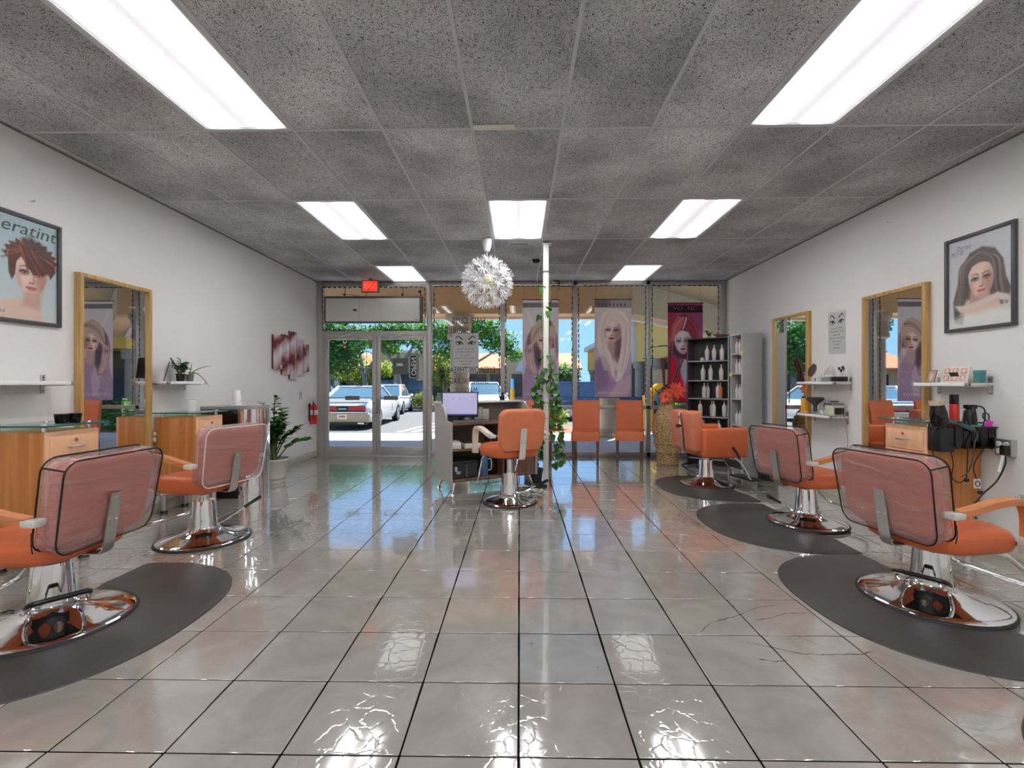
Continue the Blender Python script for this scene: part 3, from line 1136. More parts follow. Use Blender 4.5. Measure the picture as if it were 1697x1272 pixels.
for k in range(16):
    x = -30 + 2.25 * k
    s = part('shop_window', MB().bb(x, x + 1.9, YM - .08 - (1.6 if abs(x + .95 - 1) < 2.2 or abs(x + .95 + 11.5) < 2.2 else 0), YM, .3, 2.5), M_SHOP, fm, smooth=False)
for k in range(9):
    x = -31 + 4.2 * k
    part('post', MB().bb(x, x + .45, YM - 1.2, YM - .75, 0, 2.95), M_STUCL, fm, smooth=False)

# right wing running away from the storefront
rw = thing('mall_wing', 'yellow and white mall wing with arcade posts on the right', 'building', (0, 0, ZL))
XW = 6.6
part('yellow_wall', MB().bb(XW, XW + 5, 16, 27, 2.75, 5.0), M_YEL, rw, smooth=False)
part('cornice', MB().bb(XW - .35, XW + 5, 16, 27, 5.0, 5.4), M_CREAM, rw, smooth=False)
part('white_tower', MB().bb(XW - .2, XW + 6, 27, 33, 2.75, 7.0), M_CREAM, rw, smooth=False)
part('tower_window', MB().bb(XW - .26, XW - .1, 28.6, 30.0, 4.2, 5.6), mat('green_shutter', (52, 86, 78), .6), rw, smooth=False)
part('far_wall', MB().bb(XW, XW + 5, 33, 46, 2.75, 4.6), M_YEL, rw, smooth=False)
part('far_cornice', MB().bb(XW - .35, XW + 5, 33, 46, 4.6, 5.0), M_CREAM, rw, smooth=False)
part('shopfront', MB().bb(XW + 1.6, XW + 5, 16, 46, 0, 2.75), M_SHOP, rw, smooth=False)
part('arcade_floor', MB().bb(XW - .6, XW + 1.6, 16, 46, 0, .25), M_WALK, rw, smooth=False)
for k in range(9):
    y = 16.6 + 3.4 * k
    c = part('post', MB().cyl((XW + .2, y, .2), (XW + .2, y, 2.76), .30, .28, 16), M_COLM, rw)
    part('cap', MB().cyl((XW + .2, y, 2.4), (XW + .2, y, 2.76), .38, .40, 16), M_COLM, c)
lt = thing('wall_lantern', 'dark hanging lantern on the yellow arcade wall outside', 'lantern', (5.32, 19.6, 1.75))
part('glass', MB().lathe([(.10, .12), (.17, .5), (.0, .52)], 6), mat('lantern_glass', (196, 214, 222), .3), lt)
part('cap', MB().lathe([(.24, .5), (.12, .64), (.03, .72), (.02, .85)], 6), M_BLACK, lt)
part('base', MB().lathe([(.0, .0), (.05, .06), (.12, .12)], 6), M_BLACK, lt)
part('bracket', MB().tube([(0, 0, .85), (.15, 0, 1.0), (.7, 0, 1.05), (1.3, 0, 1.0)], .025, smooth=4), M_BLACK, lt)

# ---- cars
M_CGLASS = mat('car_glass', (70, 96, 112), .06, var=.1, spec=.8)
M_TYRE = mat('tyre', (26, 26, 27), .7)
M_RIM = mat('alloy_rim', (190, 192, 196), .25, metal=.8)
M_TAIL = mat('tail_lamp', (176, 30, 34), .2, var=.1)
def car(label, loc, rz, paint, kind='suv', L=4.6, W=1.85, H=1.65, group=None):
    """nose along local +Y, origin on the ground at the middle"""
    t = thing('car', label, 'car', loc, rz, group)
    low, belt = .22, (.92 if kind == 'coupe' else 1.0 if kind == 'suv' else .88)
    hood = .86 if kind != 'suv' else 1.0
    def sect(y, zb, zt, w):
        return [(-w * .93, y, zb), (-w, y, zb + (zt - zb) * .35), (-w * .99, y, zb + (zt - zb) * .72), (-w * .9, y, zt),
                (w * .9, y, zt), (w * .99, y, zb + (zt - zb) * .72), (w, y, zb + (zt - zb) * .35), (w * .93, y, zb)]
    w = W / 2
    prof = [(-L / 2, .42, belt - .18, .84), (-L / 2 + .06, .30, belt - .05, .93), (-L / 2 + .35, low, belt + .04, .99), (-L * .25, low, belt + .03, 1.0),
            (L * .05, low, belt, 1.0), (L * .22, low, hood + .04, 1.0), (L / 2 - .5, low, hood - .06, .97), (L / 2 - .1, .28, hood - .2, .88), (L / 2, .36, hood - .34, .74)]
    part('body', MB().loft([sect(y, zb, zt, w * k) for y, zb, zt, k in prof]), paint, t, sharp=50)
    # greenhouse
    if kind == 'coupe':
        g = [(-L * .36, -.20), (-L * .13, .40), (L * .06, .40), (L * .24, 0)]
        ys0, ys1, yr0, yr1 = -L * .40, L * .20, -L * .17, L * .03
    elif kind == 'suv':
        ys0, ys1, yr0, yr1 = -L * .47, L * .24, -L * .42, L * .06
    else:
        ys0, ys1, yr0, yr1 = -L * .38, L * .22, -L * .20, L * .05
    b0 = [(-w * .90, ys0, belt), (w * .90, ys0, belt), (w * .90, ys1, belt - .02), (-w * .90, ys1, belt - .02)]
    b1 = [(-w * .70, yr0, H - .05), (w * .70, yr0, H - .05), (w * .70, yr1, H - .05), (-w * .70, yr1, H - .05)]
    part('windows', MB().loft([b0, b1]), M_CGLASS, t, smooth=False)
    part('roof', MB().box((0, (yr0 + yr1) / 2, H - .03), (w * 1.46, yr1 - yr0 + .08, .07), .03, 2), paint, t)
    for s in (-1, 1):
        part('pillar', MB().tube([(s * w * .91, ys0, belt), (s * w * .71, yr0, H - .03)], .05, 6), paint, t)
        part('pillar', MB().tube([(s * w * .91, ys1, belt - .02), (s * w * .71, yr1, H - .03)], .035, 6), paint, t)
        part('mirror', MB().ball((s * (w + .09), L * .13, belt + .05), (.10, .06, .075), 8), paint, t)
        for y in (-L * .30, L * .31):
            wh = part('wheel', MB().cyl((s * (w - .2), y, .34), (s * (w + .01), y, .34), .34, .34, 22), M_TYRE, t)
            part('rim', MB().cyl((s * (w + .005), y, .34), (s * (w + .02), y, .34), .23, .21, 16), M_RIM, wh)
    return t
P_SIL = mat('car_silver_white', (214, 218, 220), .16, metal=.25, var=.02, coat=.5)
P_WHI = mat('car_white', (238, 240, 242), .2, var=.01, coat=.5)
P_DRK = mat('car_dark', (44, 50, 56), .2, var=.05, coat=.5)
P_BLU = mat('car_blue', (40, 70, 104), .18, var=.05, coat=.5)
P_RED = mat('car_red', (170, 44, 44), .2, coat=.5)
c1 = car('silver sports coupe seen from behind through the left glass door', (-5.98, 18.15, ZL), math.radians(2.5), P_SIL, 'coupe', 5.0, 1.94, 1.46)
L_ = 5.0
part('rear_panel', MB().box((0, -2.50, .70), (1.5, .07, .20), .03, 2), M_BLACKG, c1)
for s in (-1, 1):
    part('tail_lamp', MB().box((s * .47, -2.525, .70), (.58, .06, .14), .03, 2), M_TAIL, c1)
part('badge', MB().box((0, -2.54, .70), (.26, .012, .03)), M_RIM, c1)
part('spoiler', MB().box((0, -2.30, 1.0), (1.66, .26, .05), .02, 2), P_SIL, c1)
bp = part('bumper', MB().box((0, -2.47, .40), (1.78, .16, .34), .07, 3), mat('shaded_silver_bumper', (176, 160, 130), .3, metal=.3), c1)  # bronze tint paints the shade on the coupe's rear into the bumper colour
part('valance', MB().box((0, -2.50, .20), (1.6, .14, .12), .04, 2), M_BLACK, bp)
part('licence_plate', MB().box((0, -2.565, .44), (.32, .015, .16), .004, 1), mat('plate_white', (240, 226, 216), .5), bp)
part('plate_number', MB().box((0, -2.575, .45), (.20, .006, .06)), mat('plate_ink', (190, 120, 90), .5), bp)
for s in (-1, 1):
    part('exhaust', MB().box((s * .62, -2.57, .22), (.22, .06, .07), .02, 2), M_CHROME, bp)
car('white sedan parked beyond the silver coupe', (-6.9, 25.3, ZL), math.radians(4), P_WHI, 'sedan', 4.7, 1.85, 1.5, 'parked cars')
car('dark sport utility car behind the tree trunk', (-10.9, 39.5, ZL), math.radians(4), P_DRK, 'suv', 4.8, 1.95, 1.8, 'parked cars')
car('black sport utility car at the right edge of the door glass', (-8.2, 39.5, ZL), math.radians(2), P_DRK, 'suv', 4.7, 1.95, 1.8, 'parked cars')
car('pale blue sedan far behind the left door', (-19.5, 50 - 4.5, ZL), math.radians(85), P_BLU, 'sedan', 4.6, 1.85, 1.5, 'parked cars')
car('white hatchback with a blue windscreen behind the reception desk', (-1.75, 22.5, ZL), math.radians(196), P_WHI, 'suv', 4.4, 1.85, 1.62, 'parked cars')
car('small red car behind the white hatchback', (-2.9, 36, ZL), math.radians(180), P_RED, 'sedan', 4.4, 1.8, 1.5, 'parked cars')
car('dark blue sport utility car parked side-on behind the blonde banner', (3.45, 20.6, ZL), math.radians(-86), P_BLU, 'suv', 4.7, 1.9, 1.62, 'parked cars')
car('white sedan far down the lot right of the white pole', (3.4, 33, ZL), math.radians(-80), P_WHI, 'sedan', 4.6, 1.85, 1.5, 'parked cars')

# ---- trees and shrubs
def leafy(name, rgb):
    m = mat(name, rgb, .6, var=.4, vscale=1.2)
    nt = m.node_tree
    b = nt.nodes['Principled BSDF']
    src = b.inputs['Base Color'].links[0].from_socket
    tl = nt.nodes.new('ShaderNodeBsdfTranslucent')
    nt.links.new(src, tl.inputs[0])
    mx = nt.nodes.new('ShaderNodeMixShader')
    mx.inputs[0].default_value = .5
    out = nt.nodes['Material Output']
    nt.links.new(b.outputs[0], mx.inputs[1])
    nt.links.new(tl.outputs[0], mx.inputs[2])
    nt.links.new(mx.outputs[0], out.inputs[0])
    return m
M_BARK = mat('bark', (134, 126, 118), .9, var=.2, vscale=10, bump=.5, bscale=20)
M_FOL = leafy('tree_foliage', (82, 134, 46))
M_FOLD = leafy('dense_foliage', (66, 118, 46))
M_FOLY = leafy('yellow_green_foliage', (140, 156, 50))
def foliage(blobs, n, size, rnd):
    mb = MB()
    tot = sum(b[3] * b[4] * b[5] for b in blobs) or 1
    vs, fs = [], []
    for (x, y, z, rx, ry, rz) in blobs:
        k = int(n * rx * ry * rz / tot)
        for _ in range(k):
            d = Vector((rnd.gauss(0, 1), rnd.gauss(0, 1), rnd.gauss(0, 1))).normalized()
            q = rnd.random() ** .45
            p = Vector((x + d.x * rx * q, y + d.y * ry * q, z + d.z * rz * q))
            s = size * rnd.uniform(.6, 1.4)
            a = Vector((rnd.gauss(0, 1), rnd.gauss(0, 1), rnd.gauss(0, .5))).normalized()
            b_ = a.cross(d + Vector((0, 0, .4))).normalized()
            i = len(vs)
            vs += [p - a * s, p + b_ * s * .55, p + a * s, p - b_ * s * .55]
            fs.append((i, i + 1, i + 2, i + 3))
    mb.add(vs, fs)
    return mb
def tree(label, loc, trunk, blobs, n, size, m, tr=.16, seed=1, group='trees in the parking lot'):
    rnd = random.Random(seed)
    t = thing('tree', label, 'tree', loc, 0, group)
    tk = MB()
    for path in trunk:
        pts = catmull([Vector(p) for p in path], 4)
        k = len(pts)
        tk.tube(pts, [tr * (1 - .6 * i / k) * (1 if path is trunk[0] else .6) for i in range(k)], 8)
    part('trunk', tk, M_BARK, t)
    f = part('crown', foliage(blobs, n, size, rnd), m, t, smooth=False)
    f['kind'] = 'stuff'
    return t
tree('spreading tree with a pale trunk seen through the right door', (-8.6, 33.6, ZL),
     [[(0, 0, 0), (.05, 0, 1.4), (-.1, 0, 2.8), (.0, 0, 3.8)], [(-.05, 0, 2.6), (-.8, 0, 3.6), (-1.3, 0, 4.6)], [(0, 0, 2.7), (.7, .1, 3.7), (1.2, 0, 4.6)]],
     [(-1.2, 0, 4.8, 1.6, 1.6, 1.0), (1.4, 0, 4.9, 1.5, 1.5, 1.0), (0, .3, 5.4, 2, 1.6, 1.0), (2.0, 0, 3.9, .8, .9, .7)], 3200, .13, M_FOL, .22, 3)
tree('forked tree behind the left door glass', (-13.0, 39.5, ZL),
     [[(0, 0, 0), (.1, 0, 1.4), (-.1, 0, 2.6), (-.5, 0, 4.6)], [(0, 0, 2.2), (.8, 0, 3.4), (1.2, 0, 5)], [(0, 0, 2.4), (-1.2, .1, 3.6), (-1.7, 0, 4.8)]],
     [(-2.0, 0, 4.6, 1.9, 1.6, 1.2), (.8, 0, 5.4, 1.6, 1.6, 1.0), (-3.2, .5, 3.4, 1.3, 1.2, .9), (2.2, 0, 4.6, 1.0, 1.2, .8)], 3200, .16, M_FOL, .26, 4)
tree('dense dark tree at the left edge of the door', (-10.7, 26.3, ZL),
     [[(0, 0, 0), (0, 0, 1.6), (.1, 0, 3)]],
     [(0, 0, 3.2, 2.1, 1.8, 1.3), (-.8, 0, 4.8, 1.8, 1.6, 1.1), (1.1, 0, 4.2, 1.3, 1.4, 1.0)], 3600, .15, M_FOLD, .22, 5)
tree('low pale green tree behind the salon lettering', (-15.0, 44, ZL),
     [[(0, 0, 0), (0, 0, 1.2), (.1, 0, 2)]],
     [(0, 0, 2.6, 2.8, 1.6, 1.1), (2.2, 0, 2.9, 1.4, 1.4, .9)], 2400, .16, M_FOLY, .18, 6)
tree('leafy tree behind the stone column and window lettering', (-3.2, 29, ZL),
     [[(-.6, 0, 0), (-.5, 0, 1.4), (-.2, 0, 2.6), (.1, 0, 4)], [(-.4, 0, 2.0), (-1.2, 0, 3.0), (-1.8, 0, 4)], [(-.2, 0, 2.4), (1.0, 0, 3.1), (1.8, 0, 3.6)]],
     [(-1.6, 0, 4.8, 1.6, 1.3, .9), (.5, 0, 5.1, 1.8, 1.3, .95), (1.9, 0, 4.2, 1.3, 1.1, .85), (-.4, 0, 3.9, 1.0, 1.0, .6), (2.7, 0, 3.4, .8, .8, .55), (-1.5, .4, 3.5, 1.0, .9, .6)], 5600, .11, M_FOL, .15, 7)
tree('pale bushy tree between the column and the door post', (-6.5, 42, ZL),
     [[(0, 0, 0), (0, 0, 1.2), (0, 0, 2)]],
     [(0, 0, 2.4, 1.6, 1.2, 1.3), (-.5, 0, 3.6, 1.2, 1.0, .8)], 1800, .14, M_FOLY, .14, 8)
tree('round green tree far behind the white pole', (4.0, 43.6, ZL),
     [[(0, 0, 0), (0, 0, .9), (0, 0, 1.5)]],
     [(-.1, 0, 2.2, 1.8, 1.3, 1.3)], 2200, .15, M_FOLD, .16, 9)
tree('tree beyond the left end of the arcade, seen in the wall mirror', (-9, 17, ZL),
     [[(0, 0, 0), (0, 0, 1.6), (.1, 0, 3)]],
     [(0, 0, 3.8, 1.7, 1.5, 1.2), (.6, 0, 2.8, 1.1, 1.1, .8)], 2500, .13, M_FOL, .16, 10)
def shrub(label, loc, rx, rz, n, size, m, seed):
    o = foliage([(0, 0, rz * .8, rx, rx * .8, rz)], n, size, random.Random(seed)).build('shrub', m, None, loc, smooth=False)
    tag(o, label, 'shrub', 'shrubs outside')
SH = [(.95, 13.3, .42, .42, M_FOLY, 'yellow green shrub right of the white pole'), (1.9, 13.0, .42, .40, M_FOL, 'low shrub between the two orange side chairs'),
      (2.85, 13.2, .45, .45, M_FOLY, 'bright shrub right of the blonde banner'), 
      (4.5, 13.2, .55, .5, M_FOL, 'shrub behind the black display shelf'), (-6.0, 29.4, .7, .6, M_FOLY, 'round shrub on the island beside the tree trunk'),
      (-4.7, 29.4, .5, .5, M_FOL, 'small shrub at the right edge of the door glass')]
for k, (x, y, rx, rz, m, lab) in enumerate(SH):
    shrub(lab, (x, y, -.05 if y < 15 else ZL), rx, rz, 700, .06 if y < 15 else .1, m, 50 + k)
struct(MB().bb(-11.0, -4.0, 28.6, 34.2, ZL, ZL + .16, .03).build('planting_island', M_MULCH))
# yellow loading arm and bollard outside
M_BOL = mat('bollard_yellow', (240, 176, 30), .5, var=.05)
y_ = thing('yellow_post', 'thick yellow post with a slanting arm outside behind the vase', 'post', (3.62, 13.4, -.05))
part('post', MB().cyl((0, 0, 0), (0, 0, .95), .15, .15, 16), M_BOL, y_)
part('arm', MB().tube([(0, 0, .9), (.2, 0, 1.15), (.55, 0, 1.42)], .1, 10, smooth=3), M_BOL, y_)
y_ = thing('bollard', 'slim yellow and black bollard outside between desk and banner', 'bollard', (-.3, 20.0, ZL))
part('post', MB().cyl((0, 0, .45), (0, 0, 1.3), .09, .09, 12), M_BOL, y_)
part('foot', MB().cyl((0, 0, 0), (0, 0, .45), .13, .11, 12), M_BLACK, y_)
part('sleeve', MB().cyl((0, 0, 1.3), (0, 0, 1.75), .07, .07, 12), mat('bollard_sleeve', (120, 190, 226), .5), y_)
# ------------------------------------------------------------------ floor mats
def floor_mat(cx, cy, side, label, hw=.765, dep=.90, z=.0):
    """D-shaped mat; straight edge toward the wall on `side`"""
    t = thing('floor_mat', label, 'mat', (cx, cy, z), 0, 'black salon floor mats')
    def outline(k, n=40):
        pts = []
        for i in range(n + 1):
            a = -PI / 2 + PI * i / n
            ca, sa = math.cos(a), math.sin(a)
            e = .82
            x = -(abs(ca) ** e) * (dep - .14 - k)
            y = (abs(sa) ** e) * math.copysign(1, sa) * (hw - k)
            pts.append((x * side, y))
        pts.append((side * (.10 - k * .4), hw - k - .02))
        # shallow notch on the wall side where the chair foot sits
        for y in (.42, .26, .1, -.1, -.26, -.42):
            pts.append((side * (.135 - k - .075 * max(0, 1 - (y / .5) ** 2)), y))
        pts.append((side * (.10 - k * .4), -hw + k + .02))
        return pts
    rings = [[(x, y, .0) for x, y in outline(0)], [(x, y, .006) for x, y in outline(.003)], [(x, y, .017) for x, y in outline(.055)]]
    part('pad', MB().loft(rings), M_MAT, t, sharp=50)
    return t
floor_mat(-2.44, 2.45, -1, 'black anti-fatigue mat under the front left chair')
floor_mat(2.36, 2.70, 1, 'black anti-fatigue mat under the front right chair', .74)
floor_mat(2.38, 4.17, 1, 'black anti-fatigue mat under the second plastic-covered chair on the right', .73)
floor_mat(2.42, 5.67, 1, 'black anti-fatigue mat under the boxy orange shampoo chair', .71)
floor_mat(2.36, 1.16, 1, 'corner of a black mat at the bottom right edge of the photo', .74)

# ------------------------------------------------------------------ styling chairs
RZ90 = Matrix.Rotation(PI / 2, 4, 'X')
def hyd_base(t, r, lever, lever_ang, rim_m=None, top=.31, piston=.40):
    b = part('base', MB().lathe([(r * .985, .004), (r * .985, .012), (r * .95, .022), (r * .86, .030), (r * .60, .048), (r * .42, .066), (.118, .082), (.104, .098), (.104, .106)], 40), M_CHROME, t)
    part('rubber_rim', MB().lathe([(r * .93, .0), (r, .0), (r * 1.012, .006), (r, .014), (r * .96, .017)], 40), M_RUB, b)
    part('pump_sleeve', MB().lathe([(.098, .10), (.094, .12), (.080, top - .02), (.076, top), (.0, top)], 32), M_CHROME, t)
    part('piston', MB().cyl((0, 0, top - .02), (0, 0, piston), .036, .036, 18), M_CHROME, t)
    Mr = Matrix.Rotation(lever_ang, 4, 'Z')
    if lever == 'loop':
        lv = MB()
        for s in (-1, 1):
            lv.tube([(s * .09, -.04, .10), (s * .12, -.13, .115), (s * .095, -.27, .195)], .009, 8, smooth=4, M=Mr)
        l_ = part('pump_lever', lv, M_CHROME, t)
        part('grip', MB().tube([(-.11, -.20, .165), (-.10, -.275, .20), (0, -.285, .205), (.10, -.275, .20), (.11, -.20, .165)], .012, 8, smooth=4, M=Mr), M_BLACK, l_)
    else:
        l_ = part('pump_lever', MB().tube([(0, -.09, .10), (.0, -.16, .125), (.0, -.30, .20)], .008, 8, smooth=4, M=Mr).tube(
            [(.02, -.09, .10), (.025, -.18, .13), (.01, -.24, .17)], .006, 6, smooth=3, M=Mr), M_CHROME, t)
        part('grip', MB().tube([(0, -.29, .195), (0, -.42, .262)], [.012, .016], 8, M=Mr), M_BLACK, l_)

def seat_mesh(w=.53, d=.52, h=.12):
    mb = MB()
    # plan: straight front, rounded rear, rounded edges
    def ring(ins, z):
        pts = []
        for x, y in rrect(w - 2 * ins, d - 2 * ins, .13 if ins < .05 else .09, 6):
            if y < 0:
                x *= 1 - .10 * (y / (d / 2)) ** 2
            pts.append((x, y, z))
        return pts
    zs = [(.08, 0), (.02, .0), (.005, .012), (0, .03), (0, h - .045), (.012, h - .02), (.035, h - .004), (.09, h + .004), (.2, h + .008)]
    return mb.loft([ring(i, z) for i, z in zs])

def styling_chair(label, loc, rz, cover=None, lift=0.0, r=.33, lever='bar', lang=0.0, arm_m=None, back_m=None, seed=1, plain_grey=False, bw=.53):
    rnd = random.Random(seed)
    t = thing('styling_chair', label, 'chair', loc, rz, 'orange styling chairs')
    hyd_base(t, r, lever, lang, piston=.37 + lift)
    zs = .365 + lift
    back_m = back_m or M_PEACH
    part('seat', seat_mesh(), M_ORANGE, t, loc=(0, .025, zs))
    part('seat_plate', MB().box((0, 0, zs - .012), (.26, .28, .02), .004, 1), M_BLACK, t)
    # back rest, tilted a little
    bh = .42
    YK = -.272
    Mb = Matrix.Translation((0, YK, zs + .075 + bh / 2)) @ Matrix.Rotation(math.radians(9), 4, 'X') @ RZ90
    part('backrest', pillow(MB(), bw, bh, .074 if cover else .085, .09, .032, .006 if cover else .012, M=Mb, taper=-.06), back_m, t)
    if cover:
        cv = MB()
        pillow(cv, bw + .022, bh + .024, .112, .07, .018, .004, k=9, ke=3, M=Mb, taper=-.06, jit=.0015, rnd=rnd, wrinkle=.0075)
        c = part('plastic_cover', cv, M_VINYL, t)
        pm = mat('black_piping', (18, 18, 20), .4) if cover == 'black' else mat('clear_piping', (222, 208, 206), .25)
        for z in ((.056, -.056) if cover == 'black' else (.056,)):
            pts = [(x * (1 + .06 * y / bh), y, z) for x, y in rrect(bw + .023, bh + .025, .07, 7)]
            part('piping', MB().tube(pts, .0045, 6, closed=True, M=Mb), pm, c)
        if cover == 'black':
            for s in (-1, 1):
                part('piping', MB().tube([(s * (bw / 2 + .012), bh / 2 - .03, -.056), (s * (bw / 2 + .012), bh / 2 - .03, .056)], .0045, 6, M=Mb), pm, c)
                part('tie', MB().tube([(s * (bw / 2 + .01), -.12, -.06), (s * (bw / 2 + .03), -.17, -.03), (s * (bw / 2 + .01), -.21, -.04)], .003, 5, M=Mb, smooth=3), pm, c)
    # bent steel strap that carries the back
    th_ = .067 if cover else .0585
    ys = lambda dz: YK - th_ - .158 * (dz - .285)
    path = [(-.12, zs - .005), (-.20, zs - .008), (-.275, zs - .007), (ys(.03) + .004, zs + .015), (ys(.08), zs + .08), (ys(.18), zs + .18), (ys(.30), zs + .30)]
    st = part('back_strap', ribbon(MB(), [(a, b) for a, b in path], [.033] * 6 + [.03], .006), M_STEEL if not plain_grey else M_SATIN, t)
    for (rx, rz_) in ((0, .275), (-.018, .165), (.018, .165)):
        part('rivet', MB().ball((rx, ys(rz_) - .004, zs + rz_), (.007, .004, .007), 8), M_CHROME, st)
    # arms: a curved wooden bar that drops to the seat at the front
    am = arm_m or M_ARMW
    za = zs + .235
    for s in (-1, 1):
        pa = [(-.205, za), (-.10, za + .018), (.0, za + .040), (.10, za + .052), (.16, za + .048), (.195, za + .030), (.215, za - .004), (.222, za - .06), (.222, za - .15)]
        pa = [(p.x, p.y) for p in catmull([Vector((a, b, 0)) for a, b in pa], 3)]
        Mx = Matrix.Translation((s * .300, 0, 0))
        a_ = part('armrest', ribbon(MB(), pa, .028, .032, Mx), am, t, sharp=50)
        part('rear_bracket', MB().box((s * .300, -.228, za - .006), (.062, .07, .034), .006, 2), M_SATIN, a_)
        part('front_bracket', MB().box((s * .300, .222, zs + .055), (.060, .055, .085), .005, 2), M_SATIN, a_)
        part('arm_bolt', MB().cyl((s * .24, .222, zs + .05), (s * .30, .222, zs + .05), .012, .012, 10), M_CHROME, a_)
        part('arm_bolt', MB().cyl((s * .22, -.228, za - .006), (s * .30, -.228, za - .006), .011, .011, 10), M_CHROME, a_)
    # footrest: chrome loop under the front edge
    zf = .13
    part('footrest', MB().tube([(-.20, .12, zs - .004), (-.21, .22, zs - .03), (-.215, .36, zf + .06), (-.205, .41, zf), (-.15, .43, zf - .015), (0, .43, zf - .018), (.15, .43, zf - .015), (.205, .41, zf), (.215, .36, zf + .06), (.21, .22, zs - .03), (.20, .12, zs - .004)], .0125, 10, smooth=4), M_CHROME, t)
    return t
d2r = math.radians
styling_chair('orange chair in clear plastic with black piping, nearest on the left', (-2.395, 2.39, .012), d2r(89), 'black', 0.0, .35, 'loop', d2r(-38), seed=2, bw=.54)
styling_chair('orange chair in clear plastic with pale piping, beside the left mirror', (-2.50, 3.72, 0), d2r(74), 'clear', .04, .33, 'bar', d2r(65), seed=3)
styling_chair('orange chair in clear plastic with black piping, nearest on the right', (2.325, 2.715, .012), d2r(-80), 'black', -.03, .345, 'loop', d2r(30), seed=4, bw=.55)
styling_chair('orange chair in clear plastic with black piping, second on the right', (2.52, 4.195, .012), d2r(-78), 'black', -.02, .315, 'bar', d2r(5), seed=5)
styling_chair('bare orange hydraulic chair at the reception desk', (-.099, 4.93, 0), d2r(26), None, .125, .28, 'bar', d2r(40),
              arm_m=mat('pale_arm_wood', (222, 206, 190), .35), back_m=mat('orange_back_shell', (218, 124, 84), .4, var=.05, bump=.05, bscale=90), seed=6, plain_grey=True, bw=.49)

# boxy all-purpose chair with chrome spine and plate footrest
t = thing('styling_chair', 'boxy orange reclining chair with chrome spine and plate footrest', 'chair', (2.272, 5.80, .012), d2r(-80), 'orange styling chairs')
hyd_base(t, .31, 'loop', d2r(-70), top=.30, piston=.38)
part('seat', MB().box((0, .02, .43), (.46, .50, .12), .035, 3), M_ORANGE, t)
Mb = Matrix.Translation((0, -.25, .665)) @ Matrix.Rotation(d2r(6), 4, 'X')
bk = MB()
bk.box((-.145, 0, 0), (.225, .15, .47), .03, 3, Mb)
bk.box((.145, 0, 0), (.225, .15, .47), .03, 3, Mb)
bk.box((0, .02, -.05), (.2, .10, .36), .02, 2, Mb)
part('backrest', bk, M_PEACH, t)
sp = part('chrome_spine', MB().box((0, -.075, -.03), (.032, .03, .50), .006, 2, Mb).cyl((0, -.09, .16), (0, -.07, .16), .02, .02, 12, M=Mb), M_CHROME, t)
part('knob', MB().cyl((-.0, -.13, .06), (0, -.075, .06), .022, .018, 10, M=Mb).box((0, -.12, .06), (.06, .02, .02), .006, 1, Mb), M_BLACK, sp)
for s in (-1, 1):
    a_ = part('arm_panel', MB().box((s * .285, .055, .535), (.105, .56, .345), .035, 3), M_ORANGE, t)
part('recline_lever', MB().tube([(.345, .12, .49), (.352, .17, .42), (.352, .20, .36)], [.014, .012, .009], 8, smooth=3), M_BLACK, t)
fr = MB()
for s in (-1, 1):
    fr.tube([(s * .17, .20, .37), (s * .17, .34, .27), (s * .17, .46, .075), (s * .17, .50, .06)], .016, 8, smooth=4)
f_ = part('footrest_frame', fr, M_CHROME, t)
part('step_plate', MB().box((0, .53, .062), (.42, .17, .022), .01, 2), mat('ribbed_step', (52, 54, 56), .5, metal=.4), f_)
Mk = Matrix.Translation((0, .37, .235)) @ Matrix.Rotation(d2r(-58), 4, 'X')
part('kick_plate', MB().box((0, 0, 0), (.32, .13, .012), .004, 1, Mk), mat('kick_grey', (120, 122, 122), .35, metal=.6), f_)

